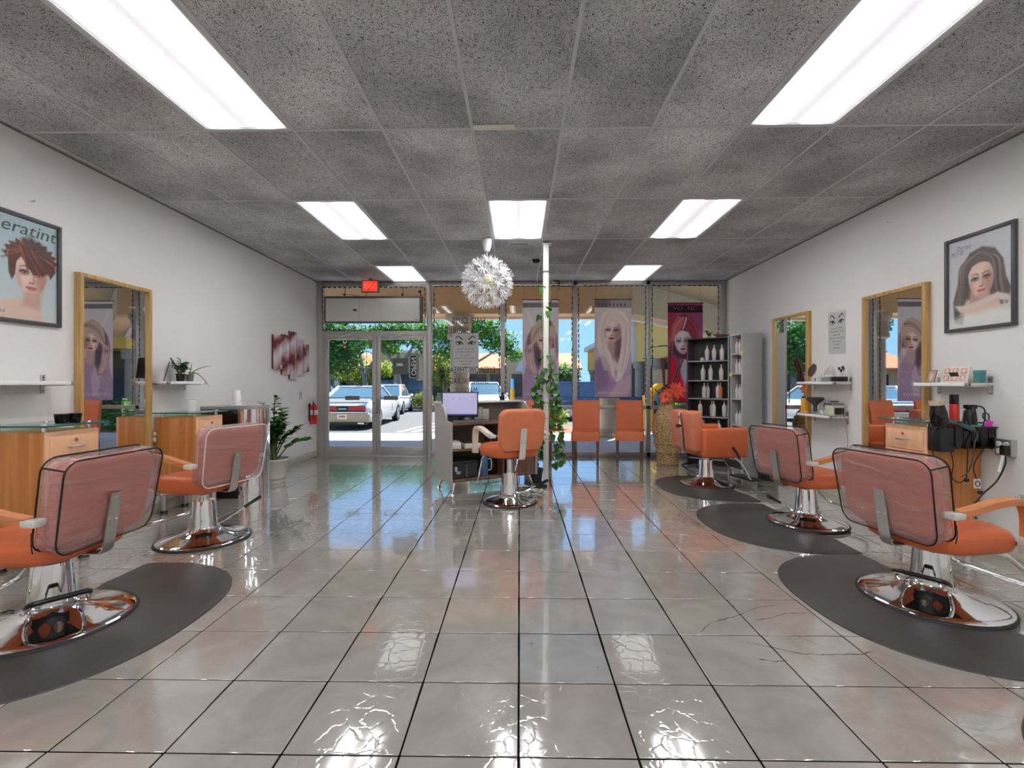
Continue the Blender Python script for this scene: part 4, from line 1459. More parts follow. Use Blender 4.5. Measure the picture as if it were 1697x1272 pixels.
# ------------------------------------------------------------------ styling stations
def cabinet(label, side, y0, y1, ztop=.915, wide=.0):
    """side -1: left wall, +1: right wall; front faces the room"""
    xw = XL + .014 if side < 0 else XR - .014
    t = thing('station_cabinet', label, 'cabinet', (xw, y0, 0), 0, 'styling station cabinets')
    s = -side
    D, W = .39, y1 - y0
    z0 = .265
    part('body', MB().bb(0, s * D, 0, W, z0, ztop, .004), M_CAB, t)
    zd = [(ztop - .185, ztop - .035), (ztop - .345, ztop - .195), (z0 + .02, ztop - .355)]
    part('front_frame', MB().bb(s * D, s * (D + .012), 0, W, z0, ztop, .003), M_CABF, t)
    for k, (a, b) in enumerate(zd):
        d = part('drawer' if k < 2 else 'door', MB().bb(s * (D + .008), s * (D + .024), .022, W - .022, a, b, .003), M_CABF, t)
        zc_ = (a + b) / 2 if k < 2 else b - .08
        part('handle', MB().tube([(s * (D + .024), W / 2 - .05, zc_), (s * (D + .05), W / 2 - .045, zc_), (s * (D + .05), W / 2 + .045, zc_), (s * (D + .024), W / 2 + .05, zc_)], .006, 8), M_STEEL, d)
        if k == 0:
            part('lock', MB().cyl((s * (D + .022), W / 2, b - .03), (s * (D + .032), W / 2, b - .03), .013, .013, 12), M_CHROME, d)
    for x in (.05, D - .05):
        for y in (.05, W - .05):
            l_ = part('leg', MB().cyl((s * x, y, .02), (s * x, y, z0), .026, .028, 14), M_STEEL, t)
            part('foot', MB().cyl((s * x, y, 0), (s * x, y, .022), .034, .026, 14), M_BLACK, l_)
    g = part('glass_top', MB().bb(s * .005, s * (D + .045), -.03 - wide, W + .05, ztop + .034, ztop + .044, .002), M_GREENGLASS, t)
    part('edge', MB().bb(s * .005, s * (D + .048), -.034 - wide, -.030 - wide, ztop + .033, ztop + .045).bb(s * (D + .045), s * (D + .049), -.034 - wide, W + .05, ztop + .033, ztop + .045),
         mat('glass_edge_green', (52, 110, 104), .1), g)
    for x in (.05, D - .03):
        for y in (.035, W - .035):
            sd = part('standoff', MB().cyl((s * x, y, ztop - .005), (s * x, y, ztop + .036), .013, .013, 12), M_CHROME, t)
            part('cap', MB().cyl((s * x, y, ztop + .044), (s * x, y, ztop + .052), .016, .014, 12), M_STEEL, sd)
    return t
cabinet('light wood drawer cabinet with glass top at the left edge of the photo', -1, 2.99, 3.375)
cabinet('light wood drawer cabinet with glass top beside the chrome cabinet', -1, 4.415, 4.80)
cabinet('light wood drawer cabinet with glass top on the right, under the tool holder', 1, 3.62, 4.02, .90)

def wall_mirror(label, side, y0, y1, z0, z1, swing=0.0):
    x = XL if side < 0 else XR
    s = -side
    t = thing('wall_mirror', label, 'mirror', (x, y0, 0), swing, 'oak framed wall mirrors')
    W = y1 - y0
    fw, fd = .032, .055
    fr = MB()
    fr.bb(s * .001, s * fd, 0, fw, z0, z1, .003).bb(s * .001, s * fd, W - fw, W, z0, z1, .003)
    fr.bb(s * .001, s * fd, fw, W - fw, z1 - fw, z1, .003).bb(s * .001, s * fd, fw, W - fw, z0, z0 + fw, .003)
    part('frame', fr, M_OAK, t)
    part('mirror_glass', MB().bb(s * .02, s * .032, fw - .004, W - fw + .004, z0 + fw - .004, z1 - fw + .004), M_MIRROR, t, smooth=False)
    return t
wall_mirror('tall oak framed mirror on the left wall', -1, 3.618, 4.337, .50, 2.097)
wall_mirror('tall oak framed mirror on the right wall near the framed portrait', 1, 4.066, 4.804, .50, 2.095)
wall_mirror('tall oak framed mirror on the right wall near the tall grey shelf', 1, 5.706, 6.425, .50, 2.10, d2r(2.5))

def wall_shelf(label, side, y0, y1, z, dep=.20, tilt=0.0):
    x = XL if side < 0 else XR
    s = -side
    t = thing('wall_shelf', label, 'shelf', (x, y0, z), 0, 'white wall shelves')
    W = y1 - y0
    part('board', MB().bb(s * .004, s * (dep - .02), .012, W - .012, -.018, 0, .002), M_SATIN, t)
    part('front_rail', MB().bb(s * (dep - .02), s * dep, 0, W, -.024, .004, .004), mat('white_rail', (240, 240, 238), .3), t)
    for a in (0, W - .03):
        part('end_cap', MB().bb(s * (dep - .024), s * (dep + .002), a, a + .03, -.026, .006, .004), M_STEEL, t)
    for y in (.03, W - .05):
        b = part('bracket', MB().bb(s * .0, s * .006, y - .012, y + .022, -.085, .05, .002).bb(s * .0, s * (dep - .03), y - .004, y + .014, -.03, -.018), M_STEEL, t)
        for z_ in (-.065, .03):
            part('screw', MB().cyl((s * .005, y + .005, z_), (s * .009, y + .005, z_), .006, .005, 8), M_CHROME, b)
    return t
wall_shelf('white wall shelf at the left edge, left of the mirror', -1, 2.62, 3.42, 1.245)
wall_shelf('white wall shelf carrying the small plants on the left wall', -1, 4.345, 4.88, 1.25)
wall_shelf('white wall shelf with photo cards on the right wall', 1, 3.52, 4.03, 1.235)
wall_shelf('upper white wall shelf between the two right hand mirrors', 1, 5.0, 5.68, 1.25)
wall_shelf('lower white wall shelf between the two right hand mirrors', 1, 5.05, 5.68, .885)

# items on the left stations
for k, y in enumerate((3.19, 3.285)):
    c = thing('cup', ['black cup on the glass top nearest the camera, left of the pair', 'black cup on the glass top, right of the pair beside the mirror'][k], 'cup', (-3.13, y, .9595), 0, 'pair of black cups')
    part('body', MB().lathe([(.030, 0), (.034, .004), (.041, .062), (.038, .062), (.031, .008), (.0, .008)], 20), M_BLACKG, c)
    part('rim', MB().lathe([(.0405, .060), (.0425, .064), (.038, .064)], 20), M_BLACK, c)
c = thing('cup', 'white paper cup on the left cabinet under the plant shelf', 'cup', (-3.22, 4.60, .9595))
part('body', MB().lathe([(.034, 0), (.037, .003), (.050, .115), (.046, .115), (.034, .006), (0, .006)], 22), M_WHITE, c)
part('lip', MB().lathe([(.049, .113), (.053, .117), (.046, .118)], 22), M_WHITE, c)
# picture easel seen edge-on
e = thing('easel_stand', 'thin black easel frame seen edge-on on the plant shelf', 'easel', (-3.35, 4.42, 1.2545), d2r(-55))
Mf = Matrix.Rotation(d2r(22), 4, 'X')
part('panel', MB().bb(-.07, .07, .075, .087, .0, .205, .002, Matrix.Translation((0, .05, 0)) @ Matrix.Rotation(d2r(22), 4, 'X')), M_BLACK, e)
part('strut', MB().tube([(0, -.005, .002), (0, .04, .19)], .004, 6), M_BLACK, e)
def little_pot(t, r, h, m):
    part('pot', MB().lathe([(r * .74, 0), (r * .78, .004), (r, h), (r * 1.06, h), (r * 1.06, h * .9), (r * .92, h * .96), (r * .9, h * .86), (0, h * .86)], 20), m, t)
    part('soil', MB().cyl((0, 0, h * .8), (0, 0, h * .88), r * .88, r * .88, 16), M_SOIL, t)
def leaf_mesh(L, W, name, m, curl=.15, heart=False):
    n = 7
    vs, fs = [], []
    for i in range(n + 1):
        u = i / n
        w = W * (math.sin(PI * u ** (.55 if heart else .8))) * .5 + .0004
        z = -curl * L * u * u
        vs += [(-w, L * u, z + w * .25), (0, L * u, z), (w, L * u, z + w * .25)]
        if i:
            a = 3 * (i - 1); b = 3 * i
            fs += [(a, a + 1, b + 1, b), (a + 1, a + 2, b + 2, b + 1)]
    me = bpy.data.meshes.new(name)
    me.from_pydata(vs, [], fs)
    me.polygons.foreach_set('use_smooth', [True] * len(me.polygons))
    me.materials.append(m)
    return me
LF_S = leaf_mesh(.055, .034, 'leaf', M_LEAFD)
p = thing('potted_plant', 'small bushy green plant in a black pot on the wall shelf', 'plant', (-3.35, 4.63, 1.2545))
little_pot(p, .042, .075, M_BLACK)
rnd = random.Random(5)
for k in range(9):
    a = rnd.uniform(0, 2 * PI); q = rnd.uniform(.2, 1)
    tip = Vector((math.cos(a) * .07 * q, math.sin(a) * .075 * q, .16 + rnd.uniform(-.03, .05)))
    s_ = part('stalk', MB().tube([(0, 0, .06), tip * .5 + Vector((0, 0, .05)), tip], .0028, 5, smooth=3), M_STEM, p)
    for i in range(8):
        u = .45 + .55 * i / 7
        pos = Vector((0, 0, .06)).lerp(tip, u)
        mesh_obj('leaf', LF_S, s_, pos, (rnd.uniform(-.3, .9), rnd.uniform(-.3, .3), rnd.uniform(0, 2 * PI)))
p = thing('potted_plant', 'spiky aloe-like plant trailing over the wall shelf edge', 'plant', (-3.33, 4.735, 1.2545))
little_pot(p, .036, .07, mat('grey_pot', (110, 112, 104), .7))
for pts in ([(0, 0, .06), (.01, .06, .11), (.05, .14, .15), (.07, .23, .165)], [(0, 0, .06), (.03, .05, .085), (.08, .10, .02), (.10, .15, -.06)], [(0, 0, .06), (-.005, .02, .12), (.0, .03, .19)], [(0, 0, .06), (.02, -.04, .09), (.05, -.05, .03)]):
    part('leaf', MB().tube(pts, [.007, .007, .006, .005, .004, .003, .002, .0012], 5, smooth=4), M_STEM, p)

# black and chrome rounded cabinet with foam cups on top
t = thing('round_front_cabinet', 'black cabinet with rounded chrome front beside the leafy floor plant', 'cabinet', (-3.215, 5.03, 0))
part('body', MB().bb(-.21, .20, 0, .40, 0, .955, .006), M_BLACKG, t)
arc_ = [(.20, .0)] + [(.20 + .215 * math.sin(PI * k / 16), .2 - .2 * math.cos(PI * k / 16)) for k in range(1, 16)] + [(.20, .40)]
part('chrome_front', MB().prism(arc_, .0, .955), M_CHROME, t)
part('top', MB().prism([(-.21, 0)] + arc_ + [(-.21, .40)], .955, .985), mat('grey_top', (148, 148, 148), .3), t)
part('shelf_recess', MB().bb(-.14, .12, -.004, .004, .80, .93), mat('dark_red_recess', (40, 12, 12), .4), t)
st_ = thing('foam_cup_stack', 'stack of white foam cups upside down on the chrome cabinet', 'cups', (-3.13, 5.20, .985))
zc_ = 0
for k in range(2):
    part('cup', MB().lathe([(.048, zc_), (.046, zc_ + .01), (.034 if k else .040, zc_ + .085), (.0, zc_ + .085)], 20), M_WHITE, st_)
    zc_ += .075
for k in range(3):
    part('cup_rim', MB().lathe([(.0485, .012 + .02 * k), (.0505, .017 + .02 * k), (.048, .022 + .02 * k)], 20), M_WHITE, st_)
tag(MB().lathe([(.0, .0), (.11, .0), (.118, .006), (.11, .012), (.0, .012)], 28).build('plate', mat('clear_plate', (196, 198, 198), .2), None, (-3.13, 5.21, .985)), 'pale plate lying under the foam cups', 'plate')
st_.location.z = .997

# large ZZ plant
LF_Z = leaf_mesh(.10, .052, 'leaf', M_LEAFD, .2)
LF_Z2 = leaf_mesh(.10, .052, 'leaf', M_LEAF, .2)
p = thing('floor_plant', 'large glossy green floor plant in a ribbed white pot', 'plant', (-3.09, 5.88, 0))
part('pot', MB().lathe([(.135, 0), (.14, .01), (.15, .05), (.152, .06), (.185, .27), (.20, .285), (.20, .30), (.18, .30), (.17, .25), (0, .25)], 48,
                       rfun=lambda a, z: 1 + (.018 * math.cos(24 * a) if .055 < z < .272 else 0)), mat('cream_pot', (206, 202, 190), .5, var=.06), p)
part('saucer_band', MB().lathe([(.148, .045), (.154, .05), (.154, .056), (.150, .06)], 40), mat('brown_band', (140, 110, 90), .6), p)
part('soil', MB().cyl((0, 0, .24), (0, 0, .262), .17, .17, 24), M_SOIL, p)
rnd = random.Random(8)
stalks = [((.00, .06, 1.05), 0), ((-.10, -.02, .98), 0), ((-.16, .05, .80), 0), ((.05, -.06, .78), 1), ((.12, .02, .82), 0), ((.20, .10, .62), 1), ((.42, .05, .52), 1), ((.34, .02, .70), 0),
          ((-.02, -.12, .70), 0), ((.14, -.10, .66), 0), ((-.12, -.10, .66), 1), ((.06, .12, .90), 0), ((-.06, .10, .74), 0), ((.02, -.14, .60), 1), ((.10, -.04, .72), 0), ((-.14, .0, .90), 0), ((.17, -.05, .74), 1)]
for (tx, ty, tz), bright in stalks:
    base = Vector((rnd.uniform(-.07, .07), rnd.uniform(-.07, .07), .24))
    tip = Vector((tx, ty, tz))
    mid = base.lerp(tip, .5) + Vector((0, 0, .10))
    path = catmull([base, mid, tip], 8)
    s_ = part('stalk', MB().tube(path, [.011 - .007 * i / len(path) for i in range(len(path))], 6), M_STEM, p)
    d = (tip - base); d.z = 0
    ang = math.atan2(d.y, d.x) if d.length > .02 else rnd.uniform(0, 6)
    nl = 13
    for i in range(nl):
        u = .42 + .58 * i / (nl - 1)
        k = min(len(path) - 1, int(u * (len(path) - 1)))
        for sg in (-1, 1):
            lf = mesh_obj('leaf', LF_Z2 if bright else LF_Z, s_, path[k], (rnd.uniform(.1, .7), rnd.uniform(-.4, .4), ang + sg * rnd.uniform(.8, 1.2) - PI / 2 + rnd.uniform(-.2, .2)))
            sc = 1.1 - .45 * max(0, u - .6)
            lf.scale = (sc, sc, sc)

# wall fittings, left
def outlet(label, x, y, z, s, w=.115, h=.115, quad=True):
    t = thing('wall_outlet', label, 'outlet', (x, y, z))
    part('box', MB().bb(0, s * .042, -w / 2, w / 2, -h / 2, h / 2, .004), M_STEEL, t)
    for a in ((-1, 1) if quad else (0,)):
        for b in (-1, 1):
            o_ = part('socket', MB().cyl((s * .042, a * .026, b * .026), (s * .047, a * .026, b * .026), .018, .018, 14), M_WHITE, t)
            for q in (-.006, .006):
                part('slot', MB().bb(s * .0465, s * .0478, a * .026 + q - .0012, a * .026 + q + .0012, b * .026 - .004, b * .026 + .006), M_BLACK, o_, smooth=False)
    return t
outlet('metal outlet box on the left wall between mirror and cabinet', XL, 4.378, .735, 1, .06, .12, False)
outlet('metal four-socket outlet box on the right wall beside the tool holder', XR, 3.43, .775, -1, .12, .12)
outlet('small outlet low on the wall at the right edge of the photo', XR, 3.33, .42, -1, .05, .08, False)
t = thing('light_switch', 'steel light switch plate above the fire extinguisher', 'switch', (XL, 7.42, 1.045))
part('plate', MB().bb(0, .008, -.04, .04, -.062, .062, .003), M_STEEL, t)
part('toggle', MB().bb(.006, .022, -.006, .006, -.012, .012, .002), M_WHITE, t)
t = thing('fire_extinguisher', 'red fire extinguisher hung on the left wall by the door', 'fire extinguisher', (XL + .08, 7.73, .575))
part('cylinder', MB().lathe([(.058, 0), (.062, .01), (.062, .26), (.05, .30), (.024, .325), (.022, .34), (0, .34)], 24), M_RED, t)
part('label_band', MB().lathe([(.0625, .15), (.063, .152), (.063, .225), (.0625, .227)], 24), mat('label_silver', (206, 204, 192), .4), t)
part('valve', MB().cyl((0, 0, .335), (0, 0, .37), .02, .018, 12).box((0, .0, .38), (.022, .09, .012), .003, 1).box((0, -.02, .36), (.02, .07, .01), .003, 1), M_STEEL, t)
part('hose', MB().tube([(0, -.02, .36), (.02, -.07, .33), (.025, -.075, .22), (.02, -.07, .10)], .009, 8, smooth=4), M_BLACK, t)
part('bracket', MB().bb(-.08, -.062, -.02, .02, .05, .33), M_BLACK, t)
# five-panel wall art
t = thing('wall_art', 'five staggered glossy panels of swirl art on the left wall', 'wall art', (XL, 0, 0))
art = bpy.data.materials.new('swirl_art'); art.use_nodes = True
nt = art.node_tree; b_ = nt.nodes['Principled BSDF']
tc = nt.nodes.new('ShaderNodeTexCoord'); wv = nt.nodes.new('ShaderNodeTexWave'); wv.inputs['Scale'].default_value = 2.2; wv.inputs['Distortion'].default_value = 5; wv.inputs['Detail'].default_value = 3
mp = nt.nodes.new('ShaderNodeMapping'); mp.inputs['Rotation'].default_value = (.6, .2, .3)
nt.links.new(tc.outputs['Object'], mp.inputs[0]); nt.links.new(mp.outputs[0], wv.inputs['Vector'])
rp = nt.nodes.new('ShaderNodeValToRGB')
rp.color_ramp.elements[0].color = lin((110, 40, 44)) + (1,); rp.color_ramp.elements[1].color = lin((214, 206, 212)) + (1,)
q = rp.color_ramp.elements.new(.35); q.color = lin((196, 150, 150)) + (1,)
nt.links.new(wv.outputs['Fac'], rp.inputs[0]); nt.links.new(rp.outputs[0], b_.inputs['Base Color'])
b_.inputs['Roughness'].default_value = .15
for y0, y1, z0, z1 in ((6.55, 6.78, 1.44, 1.92), (6.80, 7.0, 1.37, 1.95), (7.03, 7.23, 1.30, 2.02), (7.25, 7.45, 1.36, 1.93), (7.48, 7.66, 1.42, 1.86)):
    pn = part('panel', MB().bb(.022, .034, y0, y1, z0, z1, .002), art, t)
    part('edge', MB().bb(0, .022, y0, y1, z0, z1), mat('art_edge', (70, 22, 24), .5), pn)
for k, (x, y, z, lab) in enumerate(((XL, 3.30, 2.52, 'small nail high on the left wall above the framed portrait'), (XR, 4.52, 2.75, 'small hook high on the right wall near the ceiling'))):
    s = 1 if x < 0 else -1
    o = MB().tube([(0, 0, .0), (s * .02, 0, .0), (s * .028, 0, .012)], .004, 6).build('wall_hook', M_STEEL, None, (x, y, z))
    tag(o, lab, 'hook')
# ------------------------------------------------------------------ painted prints
def face(c, cx, cy, s, skin, shade, lip, eye=(60, 56, 60), rot=0.0, brow=(80, 60, 50), dark=.8):
    co, si = math.cos(rot), math.sin(rot)
    def T(x, y):
        x *= s; y *= s
        return (cx + x * co - y * si, cy + x * si + y * co)
    def E(x, y, rx, ry, col, r=0, soft=None, al=1.0):
        p = T(x, y)
        c.ell(p[0], p[1], rx * s, ry * s, col, rot + r, soft, al)
    def S(pts, col, w0, w1=None, al=1.0, soft=None):
        c.curve([T(*p) for p in pts], col, w0 * s, (w1 if w1 is not None else w0) * s, soft, al)
    outline = ((-.98, .55), (-.95, -.05), (-.80, -.62), (-.45, -1.12), (-.12, -1.34), (.12, -1.34), (.45, -1.12), (.80, -.62), (.95, -.05), (.98, .55), (.7, 1.15), (0, 1.4), (-.7, 1.15))
    c.poly([T(*p) for p in outline], skin, .12 * s)
    before = c.C.copy()
    E(.72, -.30, .50, 1.05, shade, .1, .9, .75)
    E(-.8, -.5, .25, .7, shade, -.1, .9, .35)
    E(0, -1.2, .5, .22, shade, 0, .9, .45)
    keep = Canvas(c.nx, c.a, (0, 0, 0))
    keep.poly([T(*p) for p in outline], (1, 1, 1), .12 * s)
    c.C = before * (1 - keep.C) + c.C * keep.C
    E(-.38, -.28, .3, .22, tuple(min(255, k + 14) for k in skin), 0, .9, .6)
    E(.0, .75, .55, .35, tuple(min(255, k + 14) for k in skin), 0, .9, .5)
    for sg in (-1, 1):
        E(sg * .44, .16, .30, .17, shade, 0, .9, .85)
        E(sg * .44, .20, .27, .10, eye, sg * -.08, .8, .75)
        E(sg * .44, .125, .165, .058, (206, 200, 198), 0, .4, dark)
        E(sg * .44, .13, .075, .07, (66, 76, 80), 0, .4, 1)
        E(sg * .44, .13, .04, .045, (14, 14, 16), 0, .4, 1)
        S([(sg * .68, .16), (sg * .52, .26), (sg * .36, .25), (sg * .22, .10)], (24, 20, 22), .030, .022)
        S([(sg * .66, .10), (sg * .45, .02), (sg * .25, .07)], eye, .016, .012, .7)
        S([(sg * .16, .42), (sg * .42, .54), (sg * .72, .42)], brow, .045, .02, .9)
    S([(.10, .2), (.12, -.1), (.16, -.34)], shade, .04, .07, .55, .1 * s)
    E(.0, -.44, .17, .07, shade, 0, .6, .8)
    for sg in (-1, 1):
        E(sg * .09, -.45, .045, .03, (110, 60, 56), 0, .6, .9)
    E(0, -.73, .33, .095, lip, 0, .35)
    E(0, -.83, .25, .10, lip, 0, .35)
    E(0, -.86, .12, .04, tuple(min(255, k + 50) for k in lip), 0, .8, .6)
    S([(-.32, -.74), (-.1, -.77), (0, -.755), (.1, -.77), (.32, -.74)], tuple(int(k * .5) for k in lip), .018)

def strands(c, n, gen, cols, w, seed, al=.5):
    r_ = random.Random(seed)
    for _ in range(n):
        c.curve(gen(r_), r_.choice(cols), w * r_.uniform(.5, 1.4), w * .4, None, al * r_.uniform(.5, 1))

def banner_blonde():
    a = 2.72
    c = Canvas(84, a, (196, 184, 184))
    c.grad((176, 150, 172), (206, 198, 196))
    # hair mass behind
    c.poly([(.42, 2.44), (.22, 2.36), (.08, 2.0), (.04, 1.5), (.16, 1.15), (.34, .95), (.62, .72), (.86, .9), (.98, 1.35), (.99, 1.9), (.86, 2.3), (.62, 2.46)], (214, 200, 192), .05)
    # dark neck and shadow
    c.poly([(.34, 1.6), (.70, 1.6), (.70, 1.2), (.62, .95), (.48, 1.05), (.36, 1.35)], (184, 146, 146), .08)
    c.poly([(.56, 1.6), (.72, 1.65), (.74, 1.3), (.62, 1.0), (.54, 1.15)], (112, 84, 96), .10, .85)
    # jumper
    c.poly([(0, 1.0), (.2, 1.18), (.32, 1.05), (.42, .55), (.6, .40), (.78, .55), (1, .75), (1, 0), (0, 0)], (170, 138, 170), .06)
    c.poly([(.0, .9), (.14, 1.1), (.3, .9), (.38, .5), (.36, .3), (.0, .1)], (126, 98, 132), .12, .6)
    c.poly([(.36, .02), (.62, .42), (.98, .70), (1, .3), (.9, .02)], (206, 170, 178), .08)
    face(c, .47, 1.83, .245, (224, 196, 190), (150, 104, 108), (176, 62, 78), (96, 74, 88), -.08, (120, 96, 90))
    # hair over the face sides
    c.poly([(.46, 2.45), (.34, 2.25), (.24, 1.95), (.22, 1.6), (.30, 1.3), (.40, 1.05), (.46, .62), (.56, .48), (.52, .85), (.42, 1.25), (.28, 1.42), (.14, 1.4), (.07, 1.6), (.1, 2.05), (.25, 2.36)], (222, 206, 196), .03)
    c.poly([(.46, 2.45), (.62, 2.22), (.74, 2.0), (.74, 1.6), (.68, 1.1), (.60, .60), (.56, .42), (.72, .5), (.9, .95), (.98, 1.5), (.97, 2.0), (.82, 2.36)], (226, 210, 202), .03)
    c.poly([(.71, 1.9), (.73, 1.5), (.66, 1.1), (.60, 1.2), (.66, 1.6)], (110, 84, 96), .06, .8)
    strands(c, 34, lambda r: (lambda x, k: [(.46 + (x - .46) * .15, 2.42), (x, 1.95), (x + .04 * k, 1.4), (x * .6 + .22 + .05 * k, .75)])(r.uniform(.08, .26), r.uniform(-1, 1)), [(244, 232, 222), (186, 160, 156), (204, 184, 176)], .008, 1, .6)
    strands(c, 40, lambda r: (lambda x, k: [(.47 + (x - .46) * .15, 2.42), (x, 2.0), (x + .03 * k, 1.4), (x * .7 + .14, .7)])(r.uniform(.72, .96), r.uniform(-1, 1)), [(244, 232, 226), (178, 154, 156), (206, 186, 180)], .008, 2, .6)
    for k in range(11):
        c.ell(.12 + .055 * k, .13, .018, .022, (222, 206, 216), 0, .5, .7)
    # header
    c.poly([(0, 2.5), (1, 2.5), (1, 2.72), (0, 2.72)], (110, 102, 104))
    c.poly([(.35, 2.5), (1, 2.5), (1, 2.72), (.45, 2.72)], (156, 152, 154), .1, .8)
    for k in range(8):
        c.ell(.12 + .1 * k, 2.58, .03, .05, (70, 66, 70), 0, .6, .6)
    return c

def banner_hat():
    a = 2.72
    c = Canvas(84, a, (200, 196, 200))
    c.grad((196, 180, 196), (212, 208, 210))
    c.curve([(.12, 2.45), (.26, 2.1), (.34, 1.8)], (232, 228, 228), .02, .03, .03, .6)
    # coat
    c.poly([(0, 0), (0, .5), (.1, .95), (.3, 1.15), (.55, 1.05), (.8, 1.2), (.95, .95), (1, .5), (1, 0)], (168, 140, 166), .05)
    c.poly([(.2, 1.1), (.5, 1.0), (.62, .7), (.58, .1), (.42, .1), (.35, .6)], (196, 172, 192), .06, .8)
    strands(c, 40, lambda r: (lambda x, y: [(x, y), (x + .05, y + .08), (x + .12, y + .05)])(r.uniform(0, .95), r.uniform(.02, .85)), [(120, 92, 126), (206, 186, 208)], .008, 3, .5)
    # long hair
    c.poly([(.14, 1.75), (.06, 1.35), (.12, 1.0), (.25, .72), (.42, .68), (.5, .95), (.52, 1.4), (.9, 1.42), (.97, 1.2), (.96, 1.75), (.8, 2.05), (.3, 2.0)], (128, 100, 104), .06)
    c.poly([(.10, 1.3), (.15, .95), (.28, .72), (.42, .72), (.42, 1.0), (.3, 1.3)], (214, 180, 176), .08, .8)
    c.poly([(.50, 1.40), (.76, 1.40), (.78, 1.05), (.62, .95), (.50, 1.05)], (190, 156, 156), .06)
    c.poly([(.34, 1.45), (.50, 1.35), (.52, 1.0), (.40, .85), (.30, 1.05)], (84, 70, 84), .1, .8)
    face(c, .62, 1.60, .225, (230, 200, 190), (160, 116, 112), (190, 70, 84), (70, 62, 70), .10, (110, 84, 74))
    # swept hair like a cap
    c.poly([(.22, 1.55), (.24, 1.85), (.38, 2.12), (.58, 2.24), (.76, 2.18), (.90, 2.0), (.93, 1.72), (.88, 1.62), (.80, 1.8), (.58, 1.83), (.40, 1.62), (.18, 1.38), (.13, 1.45)], (196, 172, 156), .03)
    strands(c, 36, lambda r: (lambda k: [(.84 - .05 * k, 2.02 + .1 * k), (.62, 1.98 + .2 * k), (.38, 1.78 + .2 * k), (.16 + .1 * k, 1.42 + .2 * k)])(r.uniform(-.3, 1)), [(230, 214, 200), (124, 100, 96), (168, 140, 128), (88, 72, 78)], .009, 4, .6)
    strands(c, 22, lambda r: (lambda x: [(x, 1.5), (x + .02, 1.2), (x + .1, .85)])(r.uniform(.06, .3)), [(230, 200, 194), (150, 112, 116)], .009, 5, .6)
    strands(c, 18, lambda r: (lambda x: [(x, 1.7), (x + .03, 1.35), (x - .02, 1.05)])(r.uniform(.86, .97)), [(150, 116, 118), (84, 66, 76), (210, 182, 176)], .009, 6, .6)
    for k in range(12):
        c.ell(.1 + .065 * k, .16, .018, .022, (226, 214, 222), 0, .5, .7)
    c.poly([(0, 2.52), (1, 2.52), (1, 2.65), (0, 2.65)], (120, 116, 120))
    strands(c, 40, lambda r: (lambda x: [(x, 2.53), (x + .02, 2.64)])(r.uniform(0, 1)), [(90, 86, 90), (160, 156, 160)], .006, 7, .6)
    return c

def banner_red():
    a = 2.78
    c = Canvas(84, a, (150, 52, 90))
    c.grad((214, 150, 184), (150, 56, 92))
    for x, y, rx, ry, col in ((.85, 1.9, .2, .7, (176, 84, 136)), (.1, 2.2, .2, .4, (160, 40, 66)), (.2, 1.3, .3, .3, (110, 70, 110)), (.85, 2.3, .2, .3, (140, 70, 120))):
        c.ell(x, y, rx, ry, col, 0, .9, .7)
    c.poly([(.18, 2.2), (.1, 1.8), (.16, 1.35), (.34, 1.2), (.6, 1.15), (.78, 1.3), (.86, 1.8), (.74, 2.25), (.5, 2.48), (.32, 2.44)], (96, 48, 66), .06)
    c.poly([(.62, 2.4), (.8, 2.0), (.92, 1.5), (.8, 1.45), (.68, 1.9)], (206, 64, 74), .08, .9)
    # jacket
    c.poly([(0, 1.25), (.16, 1.3), (.3, 1.0), (.44, .5), (.5, 0), (0, 0)], (214, 34, 62), .05)
    c.poly([(1, 1.2), (.84, 1.25), (.66, 1.0), (.52, .5), (.5, 0), (1, 0)], (222, 48, 84), .05)
    c.poly([(.32, 1.2), (.62, 1.2), (.64, .95), (.5, .5), (.4, .75)], (206, 198, 204), .05)
    face(c, .43, 1.68, .245, (222, 204, 206), (150, 120, 132), (186, 74, 84), (70, 74, 82), .04, (92, 74, 76))
    c.poly([(.5, 2.36), (.40, 2.06), (.2, 1.86), (.14, 1.5), (.08, 1.75), (.12, 2.15), (.30, 2.44)], (190, 92, 96), .04)
    c.poly([(.52, 2.36), (.48, 2.08), (.68, 1.88), (.76, 1.4), (.88, 1.6), (.84, 2.1), (.68, 2.4)], (150, 54, 66), .04)
    c.curve([(.53, 2.38), (.50, 2.24), (.44, 2.06)], (216, 190, 196), .018, .02)
    strands(c, 22, lambda r: (lambda x: [(.46, 2.40), (.2 + x, 2.16), (.10 + x, 1.75)])(r.uniform(0, .16)), [(236, 180, 164), (206, 96, 92), (110, 40, 56)], .009, 8, .6)
    strands(c, 22, lambda r: (lambda x: [(.56, 2.38), (.72 + x, 2.1), (.78 + x, 1.6)])(r.uniform(0, .12)), [(220, 90, 90), (90, 36, 50)], .009, 9, .6)
    c.poly([(0, 2.52), (1, 2.52), (1, 2.72), (0, 2.72)], (44, 18, 26))
    return c

